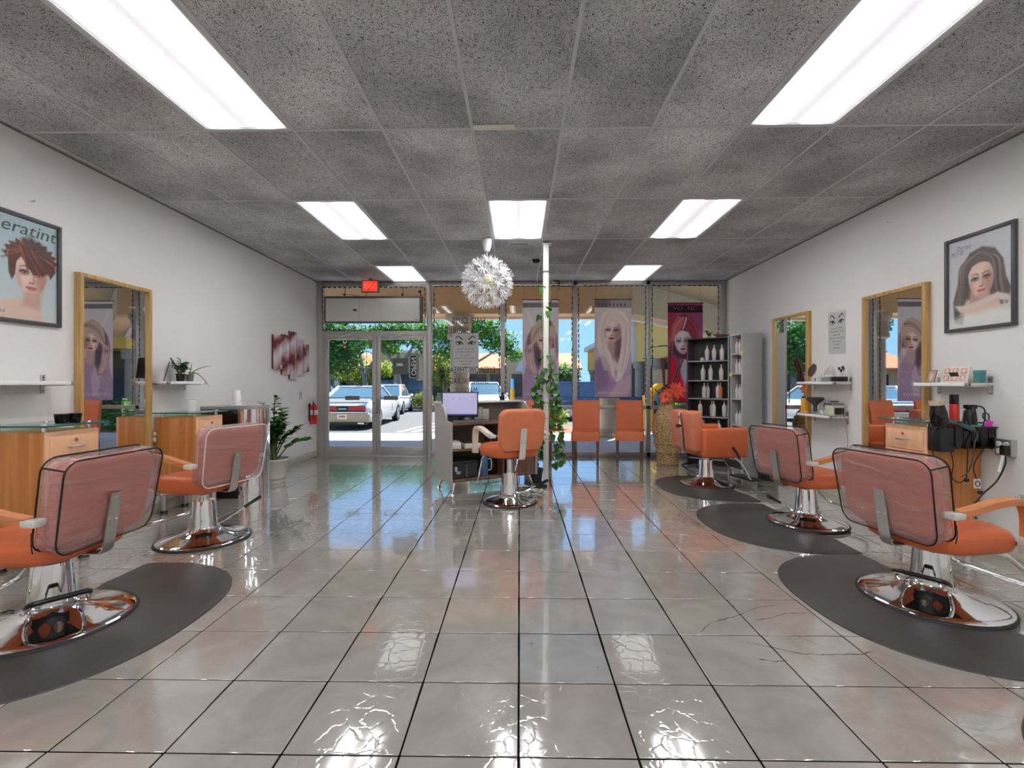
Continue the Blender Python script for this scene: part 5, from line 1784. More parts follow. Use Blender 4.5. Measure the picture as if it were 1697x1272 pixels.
def poster_short():
    a = 1.38
    c = Canvas(96, a, (176, 200, 208))
    c.grad((206, 214, 214), (168, 196, 206))
    c.poly([(.05, 0), (.2, .22), (.48, .3), (.72, .22), (.82, 0)], (226, 196, 178), .05)
    c.poly([(.55, .50), (.78, .5), (.76, .16), (.52, .2)], (206, 166, 150), .06)
    face(c, .64, .62, .225, (232, 202, 184), (176, 128, 112), (198, 120, 122), (60, 46, 44), -.02, (90, 56, 44))
    # spiky auburn crop
    r_ = random.Random(3)
    pts = [(.34, .62), (.33, .85), (.36, 1.02)]
    ang = [PI * (1 - k / 22) for k in range(23)]
    for k, an in enumerate(ang):
        q = .40 if k % 2 else .33
        pts.append((.64 + math.cos(an) * q * .98, .83 + math.sin(an) * q * .78))
    pts += [(.98, .74), (.90, .62), (.88, .7), (.80, .66), (.66, .64), (.58, .75), (.50, .86), (.44, .78), (.42, .6), (.38, .52)]
    c.poly(pts, (96, 50, 38), .012)
    strands(c, 110, lambda r: (lambda an, q: [(.64 + math.cos(an) * .1, .92 + math.sin(an) * .08), (.64 + math.cos(an) * .24 * q, .86 + math.sin(an) * .2 * q), (.64 + math.cos(an) * .37 * q, .80 + math.sin(an) * .31 * q)])(r.uniform(-.1, PI + .1), r.uniform(.75, 1.08)), [(168, 84, 52), (70, 36, 30), (40, 28, 28), (196, 110, 72), (120, 58, 42)], .012, 11, .8)
    strands(c, 36, lambda r: (lambda x, e: [(.52 + x * .3, 1.0), (.60 + x * .4, .82), (.66 + x * .62, .66 + e)])(r.uniform(-.15, .42), r.uniform(-.02, .06)), [(150, 72, 46), (84, 42, 32), (190, 104, 66), (50, 30, 28)], .012, 12, .85)
    c.poly([(.5, 1.1), (.62, 1.16), (.84, 1.06), (.8, .98), (.6, 1.0)], (42, 34, 34), .06, .6)
    for k in range(5):
        c.ell(.12 + .04 * k, .09, .014, .02, (130, 126, 124), 0, .5, .8)
    return c

def poster_long():
    a = 1.36
    c = Canvas(96, a, (208, 210, 214))
    c.grad((214, 214, 214), (204, 206, 212))
    c.poly([(.10, .1), (.08, .42), (.14, .62), (.22, .95), (.36, 1.12), (.55, 1.17), (.74, 1.1), (.86, .92), (.90, .66), (.97, .5), (.93, .3), (.80, .34), (.5, .4), (.3, .34), (.24, .05)], (96, 88, 84), .03)
    c.poly([(.30, .42), (.72, .42), (.86, .26), (.5, .16), (.2, .2)], (226, 196, 178), .06)
    c.poly([(.36, .55), (.66, .55), (.68, .34), (.36, .34)], (196, 160, 142), .05)
    face(c, .53, .68, .20, (230, 200, 182), (176, 132, 116), (206, 132, 122), (66, 58, 56), .05, (100, 76, 62))
    c.poly([(.28, .56), (.31, .82), (.42, .93), (.62, .96), (.70, .86), (.76, .6), (.82, .9), (.72, 1.06), (.54, 1.14), (.36, 1.08), (.25, .9)], (104, 92, 86), .03)
    strands(c, 60, lambda r: (lambda s_, x: [(.52, 1.1), (.52 + s_ * (.18 + x), .95), (.52 + s_ * (.22 + x), .6), (.52 + s_ * (.28 + x), .28)])(r.choice((-1, 1)), r.uniform(0, .14)), [(150, 132, 122), (60, 54, 54), (186, 160, 146), (84, 76, 74)], .009, 13, .6)
    c.poly([(.10, .36), (.3, .34), (.55, .40), (.78, .46), (.94, .40), (.96, .3), (.75, .36), (.5, .28), (.2, .24)], (222, 206, 198), .03)
    c.poly([(.02, .0), (.98, .0), (.98, .18), (.7, .24), (.3, .2), (.02, .14)], (236, 238, 234), .08, .7)
    return c

def eyes_sheet(lines):
    a = 1.55
    c = Canvas(90, a, (226, 226, 226))
    for s in (-1, 1):
        x = .5 + s * .23
        c.curve([(x + s * .14, 1.33), (x + s * .06, 1.42), (x - s * .10, 1.30)], (60, 58, 58), .010, .022)
        c.ell(x, 1.15, .12, .06, (120, 116, 116), s * -.1, .6, .7)
        c.ell(x, 1.14, .11, .045, (236, 236, 236), s * -.1, .3)
        c.ell(x, 1.15, .045, .045, (90, 90, 92), 0, .3)
        c.ell(x, 1.15, .022, .022, (20, 20, 20), 0, .3)
        c.curve([(x + s * .15, 1.18), (x, 1.215), (x - s * .12, 1.12)], (30, 28, 28), .014, .018)
        c.curve([(x + s * .12, 1.12), (x, 1.085), (x - s * .10, 1.11)], (80, 76, 76), .007, .006)
    return c

# ------------------------------------------------------------------ banners in the windows
M_FLIP = Matrix.Scale(-1, 4, (1, 0, 0))
UPR = Matrix.Rotation(PI / 2, 4, 'X')        # text plane -> upright, facing -Y
def banner(label, canvas, x0, x1, z0, z1, y=7.93):
    t = thing('window_banner', label, 'banner', (x0, y, z0), 0, 'salon banners in the windows')
    w, h = x1 - x0, z1 - z0
    mesh_obj('cloth', canvas.mesh('cloth', w, h, M_PRINT, 0.0, .004), t)
    part('top_rod', MB().cyl((-.015, .0, h + .006), (w + .015, .0, h + .006), .008, .008, 8), mat('rod_dark', (70, 54, 40), .5), t)
    part('bottom_rod', MB().cyl((0, .0, -.004), (w, .0, -.004), .007, .007, 8), M_BLACK, t)
    for x in (.02, w - .02):
        part('cord', MB().tube([(x, 0, h + .01), (w / 2 + (x - w / 2) * .92, .05, ZC - z0 - .07)], .0016, 4), M_BLACK, t)
    return t
banner('grey and lilac banner of a woman with swept hair, behind the white pole', banner_hat(), .052, .655, .955, 2.63)
banner('banner of a platinum blonde woman in a lilac jumper', banner_blonde(), 1.255, 1.87, 1.005, 2.635)
b3 = banner('crimson banner of a red haired woman in a red jacket', banner_red(), 2.47, 3.05, .93, 2.57)
text('header_lettering', 'VO  NC', .085, mat('header_grey', (120, 100, 106), .6), b3, UPR, .0005, .40, (.29, -.006, 1.555))

# ------------------------------------------------------------------ framed portraits
def framed(label, canvas, side, ynear, yfar, z0, z1):
    W, H = yfar - ynear, z1 - z0
    fw = .026
    if side < 0:
        t = thing('framed_poster', label, 'poster', (XL, ynear, z0), PI / 2, 'framed hair portraits')
    else:
        t = thing('framed_poster', label, 'poster', (XR, yfar, z0), -PI / 2, 'framed hair portraits')
    f = MB()
    f.bb(0, fw, -.028, 0, 0, H, .003).bb(W - fw, W, -.028, 0, 0, H, .003).bb(fw, W - fw, -.028, 0, 0, fw, .003).bb(fw, W - fw, -.028, 0, H - fw, H, .003)
    part('frame', f, mat('charcoal_frame', (74, 74, 76), .4, var=.08), t)
    mesh_obj('print', canvas.mesh('print', W - 2 * fw + .004, H - 2 * fw + .004, M_PRINTG), t, (fw - .002, -.010, fw - .002))
    part('backing', MB().bb(.004, W - .004, -.008, -.001, .004, H - .004), M_BLACK, t)
    part('glass', MB().bb(fw - .002, W - fw + .002, -.0165, -.0145, fw - .002, H - fw + .002), M_PICGLASS, t, smooth=False)
    return t
SH = Matrix.Identity(4); SH[0][1] = .25
p1 = framed('framed portrait of a woman with short auburn hair on the left wall', poster_short(), -1, 2.945, 3.498, 1.648, 2.40)
text('title_lettering', 'Keratint', .12, mat('script_grey', (92, 92, 94), .6), p1, UPR @ SH, .0003, .46, (.29, -.0115, .655))
p2 = framed('framed portrait of a long haired woman on the right wall', poster_long(), 1, 3.363, 3.913, 1.640, 2.383)
text('title_lettering', 'Therapy', .05, mat('script_pale', (150, 150, 152), .6), p2, UPR @ SH, .0003, .13, (.155, -.0115, .655))
text('title_lettering', 'NUTRI', .055, MATS['script_pale'], p2, UPR @ SH, .0003, .10, (.10, -.0115, .615))

# eyebrow price sheets
def sheet(label, loc, rz, w, h, mirror=False):
    t = thing('price_sheet', label, 'poster', loc, rz)
    mesh_obj('print', eyes_sheet(0).mesh('print', w, h, M_PRINT), t, (0, -.0025, 0))
    part('paper', MB().bb(0, w, -.002, 0, 0, h), M_PAPER, t)
    LN = ['Eyebrow Tinting', 'Threading & Waxing', 'Upper Lip', 'Full Face Threading', 'Henna Tattoo', 'Facials', 'Eyelashes']
    for k, s in enumerate(LN):
        z = h * (.60 - .077 * k)
        Mt = UPR @ (M_FLIP if mirror else Matrix.Identity(4))
        text('line_lettering', s, h * .05, mat('grey_ink', (126, 124, 124), .7), t, Mt, .0002, w * min(.8, .042 * len(s)), (w * (.5 if not mirror else .5), -.0035, z))
    return t
sheet('white eyebrow price sheet with drawn eyes on the right wall', (XR, 5.40, 1.56), -PI / 2, .29, .47)
sheet('eyebrow price sheet with drawn eyes stuck in the window left of the chandelier lamp', (-1.147, 8.0755, 1.42), 0, .452, .68, True)
# notice low in the last window
t = thing('window_notice', 'small pale notice taped in the window beside the vase flowers', 'notice', (2.235, 7.99, 1.235))
part('paper', MB().bb(0, .27, -.003, 0, 0, .235), mat('notice_paper', (196, 192, 186), .7), t)
for k, (s, w) in enumerate((('A', .03), ('HAIR', .06), ('SALON', .10), ('BY APPOINTMENT', .15), ('PLEASE CALL IN ADVANCE', .24))):
    text('line_lettering', s, .022, mat('notice_ink', (140, 88, 96), .7), t, UPR @ M_FLIP, .0002, w, (.135, -.0042, .20 - .04 * k))

# lettering on the glass, read from outside
M_VL = mat('black_vinyl_letters', (36, 40, 42), .5)
def glass_sign(label, rows, y=YG - .008):
    t = thing('window_lettering', label, 'lettering', (0, y, 0))
    for s, cx, z, size, width in rows:
        text('word', s, size, M_VL, t, UPR @ M_FLIP, .0006, width, (cx, 0, z))
    return t
def gx(px):
    return (px - 860.8) / 785 * YB * 1.0
glass_sign('reversed black service lettering on the window left of the lamp', [
    ('HAIR CUTS', -.87, 2.305, .15, .56), ('COLOR & HIGHLIGHTS', -.92, 2.135, .15, 1.00), ('EYEBROW THREADING', -.92, 1.465, .15, 1.00),
    ('BRIDAL PACKAGES', -.90, 1.275, .15, .74), ('MAKE UP', -.90, 1.11, .15, .36)])
glass_sign('reversed street number lettering under the transom sign box', [('1903 D', -2.52, 2.195, .09, .36), ('O', -2.86, 2.195, .10, .08)])
t = glass_sign('reversed salon name lettering on the left glass door', [('Salon & Spa', -2.78, 1.475, .10, .60), ('(321) 2108', -2.98, 1.30, .08, .42), ('www', -2.75, 1.20, .06, .12)], YG - .006)
part('ring_logo', MB().tube([(-2.62 + .13 * math.cos(a), 0, 1.66 + .13 * math.sin(a)) for a in [2 * PI * k / 24 for k in range(24)]], .006, 5, closed=True).tube(
    [(-2.62, 0, 1.79), (-2.62, 0, 1.53)], .004, 4).tube([(-2.70, 0, 1.60), (-2.62, 0, 1.70), (-2.54, 0, 1.60)], .004, 4), M_VL, t)

# ------------------------------------------------------------------ things on the doors
t = thing('open_sign', 'vertical black OPEN sign hanging in the right glass door', 'sign', (-1.80, YG - .05, 1.31))
part('board', pillow(MB(), .165, .43, .016, .04, .006, M=Matrix.Translation((0, 0, .215)) @ RZ90), mat('sign_black', (44, 40, 40), .4), t)
rr = rrect(.13, .39, .03, 5)
part('border', MB().tube([(x, -.010, z + .215) for x, z in rr], .005, 5, closed=True), M_WHITE, t)
text('lettering', 'OPEN', .12, M_WHITE, t, UPR @ Matrix.Rotation(-PI / 2, 4, 'Z') @ M_FLIP, .001, None, (0, -.0105, .215))
part('hang_cord', MB().tube([(-.06, 0, .43), (0, 0, .54), (.06, 0, .43)], .0018, 4), M_BLACK, t)
t = thing('door_card', 'dark grey card taped inside the right glass door', 'card', (-2.165, YG - .028, 1.395))
part('card', MB().bb(0, .27, -.004, 0, 0, .275), mat('card_grey', (92, 96, 88), .6), t)
part('label', MB().bb(.07, .175, -.0055, -.004, .14, .185), mat('card_label', (206, 210, 204), .6), t)
t = thing('wind_chime', 'little hanging red and white charm at the top of the left door', 'charm', (-2.98, YG - .04, 1.66))
part('ring', MB().tube([(.032 * math.cos(a), 0, .30 + .032 * math.sin(a)) for a in [2 * PI * k / 14 for k in range(14)]], .007, 6, closed=True), M_WHITE, t)
for k, (z, m) in enumerate(((.24, M_RED), (.20, M_WHITE), (.17, M_RED), (.13, M_BLACK), (.09, M_BLACK))):
    part('bead', MB().ball((.004 * (-1) ** k, 0, z), .017, 10), m, t)
part('string', MB().tube([(0, 0, .40), (0, 0, .09)], .002, 4), M_BLACK, t)
o = MB().box((0, 0, 0), (.075, .002, .075), 0, 1, Matrix.Rotation(PI / 4, 4, 'Y')).build('door_sticker', mat('sticker_grey', (130, 130, 120), .6), None, (-2.575, YG - .006, 1.94))
tag(o, 'small grey diamond sticker at the top corner of the left door', 'sticker')

# sign box in the transom
t = thing('sign_box', 'wide grey lighted-sign box hung inside the transom, seen from behind', 'sign', (-3.30, 7.94, 2.255))
part('case', MB().bb(0, 1.67, 0, .07, 0, .455, .01), mat('case_dark', (92, 90, 84), .5), t)
part('back_panel', MB().bb(.035, 1.622, -.008, .0, .028, .415, .003), mat('panel_grey', (212, 210, 204), .45, var=.03), t)
part('vent_plate', MB().bb(.50, .56, -.011, -.007, .20, .235), mat('plate_dark', (70, 68, 66), .5), t)
part('seam', MB().bb(.60, .604, -.0095, -.007, .03, .413), mat('seam_grey', (140, 138, 134), .5), t)
text('maker_lettering', 'TWT', .03, M_INK, t, UPR, .0005, .07, (1.57, -.009, .05))
for x in (.35, 1.33):
    part('hanger', MB().tube([(x, .03, .45), (x, .03, .53), (x + .01, .03, .62)], .005, 5).ball((x, .0, .475), .02, 8), M_BLACK, t)
part('knob', MB().ball((1.62, .02, .53), .028, 10).tube([(1.62, .02, .53), (1.64, .03, .45)], .008, 5), M_BLACK, t)
part('cable', MB().tube([(.3, -.01, .49), (.5, -.02, .47), (.68, -.02, .44), (.78, -.01, .55), (.95, -.02, .66)], .004, 5, smooth=4), M_BLACK, t)

# exit sign
t = thing('exit_sign', 'red exit sign hanging from the ceiling over the door', 'sign', (-2.465, 7.80, 2.74))
part('case', MB().bb(-.145, .145, -.02, .03, 0, .205, .006), mat('exit_case', (120, 110, 96), .5), t)
part('lit_panel', MB().bb(-.122, .122, -.025, -.018, .02, .185), mat('exit_red', (226, 62, 48), .4, emit=(230, 60, 46), estr=.55), t, smooth=False)
text('lettering', 'EXIT', .11, mat('exit_letters', (240, 110, 96), .5, emit=(255, 120, 100), estr=.5), t, UPR, .0008, .18, (0, -.026, .10))
part('cord', MB().tube([(.10, -.035, .19), (-.05, -.04, .0)], .004, 5), M_RED, t)
part('stem', MB().cyl((0, 0, .205), (0, 0, .228), .03, .03, 12), MATS['exit_case'], t)

# string lights round each window
M_WIRE = mat('string_wire', (36, 40, 36), .6)
M_BULB = mat('string_bulb', (60, 62, 56), .4)
def strings(label, x0, x1, z0, z1, y=8.005, sides='LTRB'):
    t = thing('string_lights', label, 'string lights', (0, y, 0), 0, 'string lights round the windows')
    r_ = random.Random(int(x0 * 100) + 7)
    wire, bulb = MB(), MB()
    segs = {'L': ((x0, z0), (x0, z1)), 'T': ((x0, z1), (x1, z1)), 'R': ((x1, z1), (x1, z0)), 'B': ((x0, z0), (x1, z0))}
    for s in sides:
        a, b = segs[s]
        L = math.hypot(b[0] - a[0], b[1] - a[1])
        n_ = int(L / .085)
        P = []
        for k in range(n_ + 1):
            u = k / n_
            j = r_.uniform(-.004, .004)
            p = (a[0] + (b[0] - a[0]) * u + (j if s in 'LR' else 0), 0, a[1] + (b[1] - a[1]) * u + (j if s in 'TB' else 0))
            P.append(p)
            if k < n_ and r_.random() < .9:
                q = (p[0] + (b[0] - a[0]) / L * .055, -.002, p[2] + (b[1] - a[1]) / L * .055)
                bulb.tube([p, q], [.0095, .011], 5)
        wire.tube(P, .004, 4)
    part('wire', wire, M_WIRE, t)
    bb_ = part('bulbs', bulb, M_BULB, t)
    bb_['kind'] = 'stuff'
strings('string lights round the transom over the door', -3.345, -1.60, 2.145, ZC - .10)
for k, lab in enumerate(('lettered window left of the lamp', 'window behind the white pole', 'window with the blonde banner', 'window with the crimson banner')):
    strings('string lights framing the ' + lab, edges[k] + .055, edges[k + 1] - .055, .88, ZC - .085, sides='LTR')
t = thing('camera_mount', 'small black bracket with dangling cable at the window head', 'bracket', (.62, 7.93, ZC - .05))
part('bracket', MB().box((0, 0, .03), (.10, .04, .02), .004, 1).box((.04, 0, .0), (.02, .03, .06), .004, 1), M_BLACK, t)
part('plug', MB().box((-.05, 0, .01), (.06, .03, .03), .006, 1), M_WHITE, t)
part('cable', MB().tube([(.03, -.01, -.02), (.02, -.01, -.10), (.05, -.01, -.12), (.06, -.01, -.05), (.2, .0, -.06), (.3, .02, .0)], .004, 5, smooth=4), M_BLACK, t)
# ------------------------------------------------------------------ white pole with trailing vine
t = thing('support_pole', 'square white pole standing between desk and window', 'pole', (.325, 5.82, 0))
part('post', MB().box((0, 0, 1.475), (.066, .066, 2.95), .006, 2), mat('pole_paint', (216, 216, 208), .5, var=.05, vscale=4), t)
part('cap_plate', MB().box((.01, 0, 2.938), (.12, .10, .018), .004, 1), M_SATIN, t)
part('band', MB().box((0, 0, 2.60), (.069, .069, .03), .004, 1), mat('grey_tape', (110, 112, 110), .6), t)
LF_P = leaf_mesh(.095, .085, 'leaf', M_LEAF, .25, True)
LF_PD = leaf_mesh(.095, .085, 'leaf', M_LEAFD, .25, True)
v = thing('climbing_vine', 'green trailing vine climbing the white pole', 'plant', (.325, 5.82, 0))
part('pot', MB().lathe([(.075, 0), (.08, .005), (.10, .16), (.105, .165), (.105, .175), (.09, .175), (.085, .14), (0, .14)], 24, Matrix.Translation((-.13, .10, 0))), mat('teal_pot', (40, 66, 66), .4), v)
rnd = random.Random(21)
runs = [[(-.13, .10, .15), (-.10, .05, .5), (-.06, -.04, .9), (-.05, -.05, 1.3), (-.045, .02, 1.7), (-.05, -.04, 2.1), (-.045, 0, 2.45)],
        [(-.13, .10, .15), (.02, .08, .6), (.06, .0, 1.0), (.05, -.05, 1.35), (.045, .02, 1.8), (.05, -.03, 2.2), (.05, 0, 2.62)],
        [(.05, -.05, 1.35), (.13, -.06, 1.1), (.15, -.05, .8), (.17, -.06, .5), (.20, -.08, .32)],
        [(.05, -.05, 1.2), (.17, -.03, .95), (.20, -.02, .62), (.14, -.08, .42), (.22, -.1, .30)],
        [(-.05, -.05, 1.4), (-.13, -.05, 1.2), (-.12, -.05, .95), (-.14, -.06, .75)],
        [(.04, -.05, 1.45), (.10, -.08, 1.25), (.11, -.06, 1.0), (.09, -.07, .7), (.13, -.06, .45), (.10, -.1, .25)],
        [(-.06, -.05, .55), (-.13, -.06, .45), (-.15, -.04, .30)]]
dens = [40, 44, 30, 30, 24, 34, 14]
for path, nl in zip(runs, dens):
    P = catmull([Vector(p) for p in path], 10)
    s_ = part('stem', MB().tube(P, .004, 5), M_STEM, v)
    for k in range(nl):
        i = int(len(P) * rnd.random() * .999)
        z = P[i].z
        if z > 1.55 and rnd.random() < .72:
            continue
        a = rnd.uniform(0, 2 * PI)
        off = Vector((math.cos(a) * .02, math.sin(a) * .02 - .01, 0))
        lf = mesh_obj('leaf', LF_P if rnd.random() < .55 else LF_PD, s_, P[i] + off, (rnd.uniform(-1.5, -.5), rnd.uniform(-.5, .5), rnd.uniform(-1.2, 1.2) + PI * (rnd.random() < .35)))
        sc = rnd.uniform(.6, 1.05)
        lf.scale = (sc, sc, sc)
for k in range(3):
    z = (.55, .62, .80)[k]
    part('tie', MB().tube([(-.036, -.036, z), (.036, -.036, z + .012), (.036, .036, z), (-.036, .036, z)], .003, 4, closed=True), M_STEM, v)

# ------------------------------------------------------------------ dandelion pendant lamp
t = thing('pendant_lamp', 'white paper dandelion ball lamp hanging from the ceiling', 'lamp', (-.388, 5.66, 0))
zc_ = 2.44
part('canopy', MB().lathe([(.0, ZC - .16), (.03, ZC - .155), (.052, ZC - .10), (.058, ZC - .02), (.055, ZC - .005), (.0, ZC - .005)], 22), mat('canopy_grey', (206, 204, 200), .4), t)
part('cord', MB().cyl((0, 0, zc_ + .05), (0, 0, ZC - .15), .0035, .0035, 6), M_WHITE, t)
part('core', MB().ball((0, 0, zc_), .065, 16), mat('core_amber', (206, 190, 140), .4), t)
M_FLOR = mat('paper_floret', (226, 226, 226), .6, var=.05)
fl = MB()
fl.cyl((0, 0, 0), (0, 0, .20), .0025, .0025, 4, caps=False)
rnd = random.Random(31)
for k in range(22):
    a = 2 * PI * k / 22 + rnd.uniform(-.1, .1)
    tl = rnd.uniform(.45, 1.0)
    base = Vector((0, 0, .19))
    d = Vector((math.cos(a) * math.sin(tl), math.sin(a) * math.sin(tl), math.cos(tl)))
    sd = Vector((-math.sin(a), math.cos(a), 0)) * .0034
    L = rnd.uniform(.085, .125)
    e1 = base + d * L * .55
    e2 = base + d * L + Vector((0, 0, -.012))
    fl.add([base - sd * .4, base + sd * .4, e1 + sd, e2 + sd, e2 - sd, e1 - sd], [(0, 1, 2, 5), (5, 2, 3, 4)])
f0 = fl.build('floret', M_FLOR, t, (0, 0, zc_), smooth=False)
N_F = 58
for k in range(N_F):
    zz = 1 - 2 * (k + .5) / N_F
    r_ = math.sqrt(1 - zz * zz)
    a = k * 2.39996
    d = Vector((r_ * math.cos(a), r_ * math.sin(a), zz))
    p_ = Vector((0, 0, zc_)) + d * .045
    q = d.to_track_quat('Z', 'Y').to_euler()
    if k == 0:
        f0.location = p_; f0.rotation_euler = q
    else:
        clone(f0, t, p_, q)

# ------------------------------------------------------------------ reception desk
DA = math.atan2(.569, .98)
desk = thing('reception_desk', 'grey reception desk with walnut shelves on splayed chrome feet', 'desk', (-.759, 5.20, 0), DA)
LD, DD, ZB0, ZW, ZTOP = 1.13, .50, .135, .79, 1.0
prof = [(0, ZB0), (DD, ZB0), (DD, ZTOP), (.34, ZTOP)] + [(.34 - .19 * math.sin(PI / 2 * k / 8), ZTOP - .19 * (1 - math.cos(PI / 2 * k / 8))) for k in range(1, 9)] + [(.0, ZTOP - .20)]
Ms = Matrix(((0, 0, 1, 0), (1, 0, 0, 0), (0, 1, 0, 0), (0, 0, 0, 1)))
part('side_panel', MB().prism(prof, 0, .026, Ms), M_GREYLAM, desk, smooth=False)
part('side_panel', MB().prism(prof, LD - .026, LD, Ms), M_GREYLAM, desk, smooth=False)
part('rear_panel', MB().bb(.026, LD - .026, DD - .022, DD - .002, ZB0, ZTOP), M_DARKLAM if False else mat('desk_inner_grey', (120, 116, 110), .5), desk, smooth=False)
part('counter', MB().bb(-.01, LD + .01, .33, DD + .03, ZTOP, ZTOP + .022, .004), mat('counter_pale', (214, 212, 206), .3), desk)
part('worktop', MB().bb(.026, LD - .026, .0, DD - .022, ZW - .024, ZW, .003), M_WALNUT, desk)
part('shelf', MB().bb(.026, .66, .02, DD - .022, .475, .495, .002), M_WALNUT, desk)
part('bottom_board', MB().bb(.026, LD - .026, .0, DD - .022, ZB0, ZB0 + .026, .002), M_WALNUT, desk)
part('divider', MB().bb(.655, .675, .0, DD - .022, ZB0 + .026, ZW - .024), M_WALNUT, desk, smooth=False)
part('modesty_panel', MB().bb(.80, LD - .026, .012, .03, ZB0 + .026, ZW - .024), M_WALNUT, desk, smooth=False)
for x, y in ((.07, .06), (.07, DD - .06), (LD - .09, .06), (LD - .09, DD - .06)):
    dx = -.03 if x < .5 else .03
    dy = -.03 if y < .2 else .03
    l_ = part('leg', MB().cyl((x + dx, y + dy, .012), (x, y, ZB0), .013, .024, 12), M_CHROME, desk)
    part('foot', MB().cyl((x + dx, y + dy, 0), (x + dx, y + dy, .014), .03, .022, 14), M_CHROME, l_)
def on_desk(x, y, z):
    c, s = math.cos(DA), math.sin(DA)
    return (-.759 + c * x - s * y, 5.20 + s * x + c * y, z)
# monitor
mn = thing('monitor', 'computer monitor with a lilac screen on the desk', 'monitor', (-.69, 5.50, ZW + .001), d2r(3))
part('screen_case', MB().bb(-.212, .212, -.02, .025, .055, .345, .008), M_BLACK, mn)
sc_ = part('screen', MB().bb(-.198, .198, -.0225, -.019, .075, .332), mat('screen_lilac', (168, 164, 200), .2, emit=(172, 168, 206), estr=.28, var=.04), mn, smooth=False)
part('task_bar', MB().bb(-.198, .198, -.0235, -.022, .075, .090), mat('screen_bar', (72, 82, 130), .2, emit=(72, 82, 140), estr=.2), sc_, smooth=False)
for k, x in enumerate((-.08, 0.0, .07, .14, .175)):
    part('icon', MB().bb(x - .004, x + .004, -.0235, -.022, .262 + .02 * (k > 2), .270 + .02 * (k > 2)), mat('screen_icon', (70, 74, 120), .3), sc_, smooth=False)
part('stand', MB().bb(-.03, .03, .02, .04, .006, .12, .004), M_BLACK, mn)
part('foot', MB().lathe([(.10, 0), (.105, .004), (.09, .012), (.0, .014)], 24), M_BLACK, mn)
# things on and in the desk
kb = thing('keyboard', 'grey keyboard on the desk in front of the monitor', 'keyboard', on_desk(.28, .085, ZW + .001), DA)
part('case', MB().box((0, 0, .01), (.40, .13, .02), .005, 2), mat('kb_grey', (100, 106, 112), .4), kb)
ky = MB()
for r_ in range(5):
    for c_ in range(16):
        ky.box((-.18 + c_ * .024, -.045 + r_ * .0225, .023), (.019, .018, .006))
k_ = part('keys', ky, mat('kb_keys', (70, 76, 84), .5), kb, smooth=False)
k_['kind'] = 'stuff'
tm = thing('card_terminal', 'pale grey desk terminal box with notes taped above it', 'terminal', on_desk(.55, .40, ZW + .001), DA)
part('body', MB().box((0, 0, .065), (.20, .10, .13), .006, 2), mat('term_grey', (176, 172, 162), .5), tm)
part('seam', MB().box((0, -.051, .065), (.004, .002, .13)), M_DARKLAM, tm)
for k, (x, z, w, h) in enumerate(((.42, .86, .085, .15), (.58, .91, .075, .07))):
    o = MB().box((0, 0, 0), (w, .002, h)).build('note', M_PAPER, None, on_desk(x, DD - .025 - .004, z), (d2r(-3), 0, DA))
    tag(o, ('tall white note hanging inside the desk beside the monitor', 'small white note taped inside the desk over the terminal')[k], 'note')
mo = thing('mouse', 'grey computer mouse on the desk beside the orange chair', 'mouse', on_desk(.74, .2, ZW + .001), DA)
part('shell', MB().lathe([(.0, .0), (.032, .0), (.034, .01), (.026, .028), (.0, .034)], 18, Matrix.Diagonal((1, 1.7, 1, 1))), mat('mouse_grey', (130, 132, 136), .4), mo)
for k, (x, y, w, d_, h) in enumerate(((.10, .15, .12, .16, .07), (.30, .14, .20, .18, .055))):
    bx = thing('router_box', ('white device with a vent on the desk shelf, left one', 'cream flat box on the desk shelf, right one')[k], 'box', on_desk(x, y, .496), DA)
    part('body', MB().box((0, 0, h / 2), (w, d_, h), .006, 2), mat('cream_box', (222, 212, 190), .5) if k else M_WHITE, bx)
    part('lid', MB().box((0, 0, h + .01), (w * .8, d_ * .8, .02), .005, 1), mat('dark_clutter', (70, 66, 60), .6) if k else M_PAPER, bx)
am = thing('stereo', 'black stereo unit in the bottom of the desk', 'stereo', on_desk(.20, .22, ZB0 + .027), DA)
part('case', MB().box((0, 0, .09), (.32, .32, .17), .006, 1), mat('stereo_black', (40, 44, 50), .4), am)
part('shelf_top', MB().box((0, 0, .185), (.33, .34, .012)), M_DARKLAM, am)
part('bezel', MB().box((.02, -.163, .09), (.006, .006, .16)), M_STEEL, am)
for x, z, w, h in ((-.08, .07, .05, .03), (-.11, .11, .03, .05), (.08, .10, .10, .02), (.08, .06, .10, .02)):
    part('control', MB().box((x, -.163, z), (w, .006, h), .001, 1), M_STEEL if w < .06 else M_DARKLAM, am)
bo = thing('spray_bottle', 'blue bottle with white cap and handle inside the desk', 'bottle', on_desk(.46, .10, ZB0 + .027), DA)
part('body', MB().lathe([(.045, 0), (.048, .01), (.048, .2), (.03, .23), (.025, .24), (0, .24)], 20), mat('blue_plastic', (74, 104, 140), .3), bo)
part('cap', MB().lathe([(.04, .24), (.05, .25), (.03, .29), (.015, .30), (.0, .30)], 14), M_WHITE, bo)
part('handle', MB().tube([(.045, 0, .06), (.09, 0, .07), (.09, 0, .18), (.045, 0, .19)], .007, 6, smooth=3), M_WHITE, bo)
pb_ = thing('bag', 'black crumpled bag with white papers inside the desk', 'bag', on_desk(.60, .24, ZB0 + .027), DA)
part('body', MB().lathe([(.0, .0), (.10, .0), (.12, .06), (.11, .16), (.07, .24), (.03, .27), (0, .27)], 12, rfun=lambda a, z: 1 + .14 * math.sin(3 * a + 9 * z)), M_BLACK, pb_)
part('papers', MB().box((.0, -.06, .26), (.14, .02, .09), .004, 1, Matrix.Rotation(.3, 4, 'Y')), M_PAPER, pb_)
cb = thing('desk_cables', 'green and white cables hanging in the desk', 'cables', on_desk(.40, .06, .30), DA)
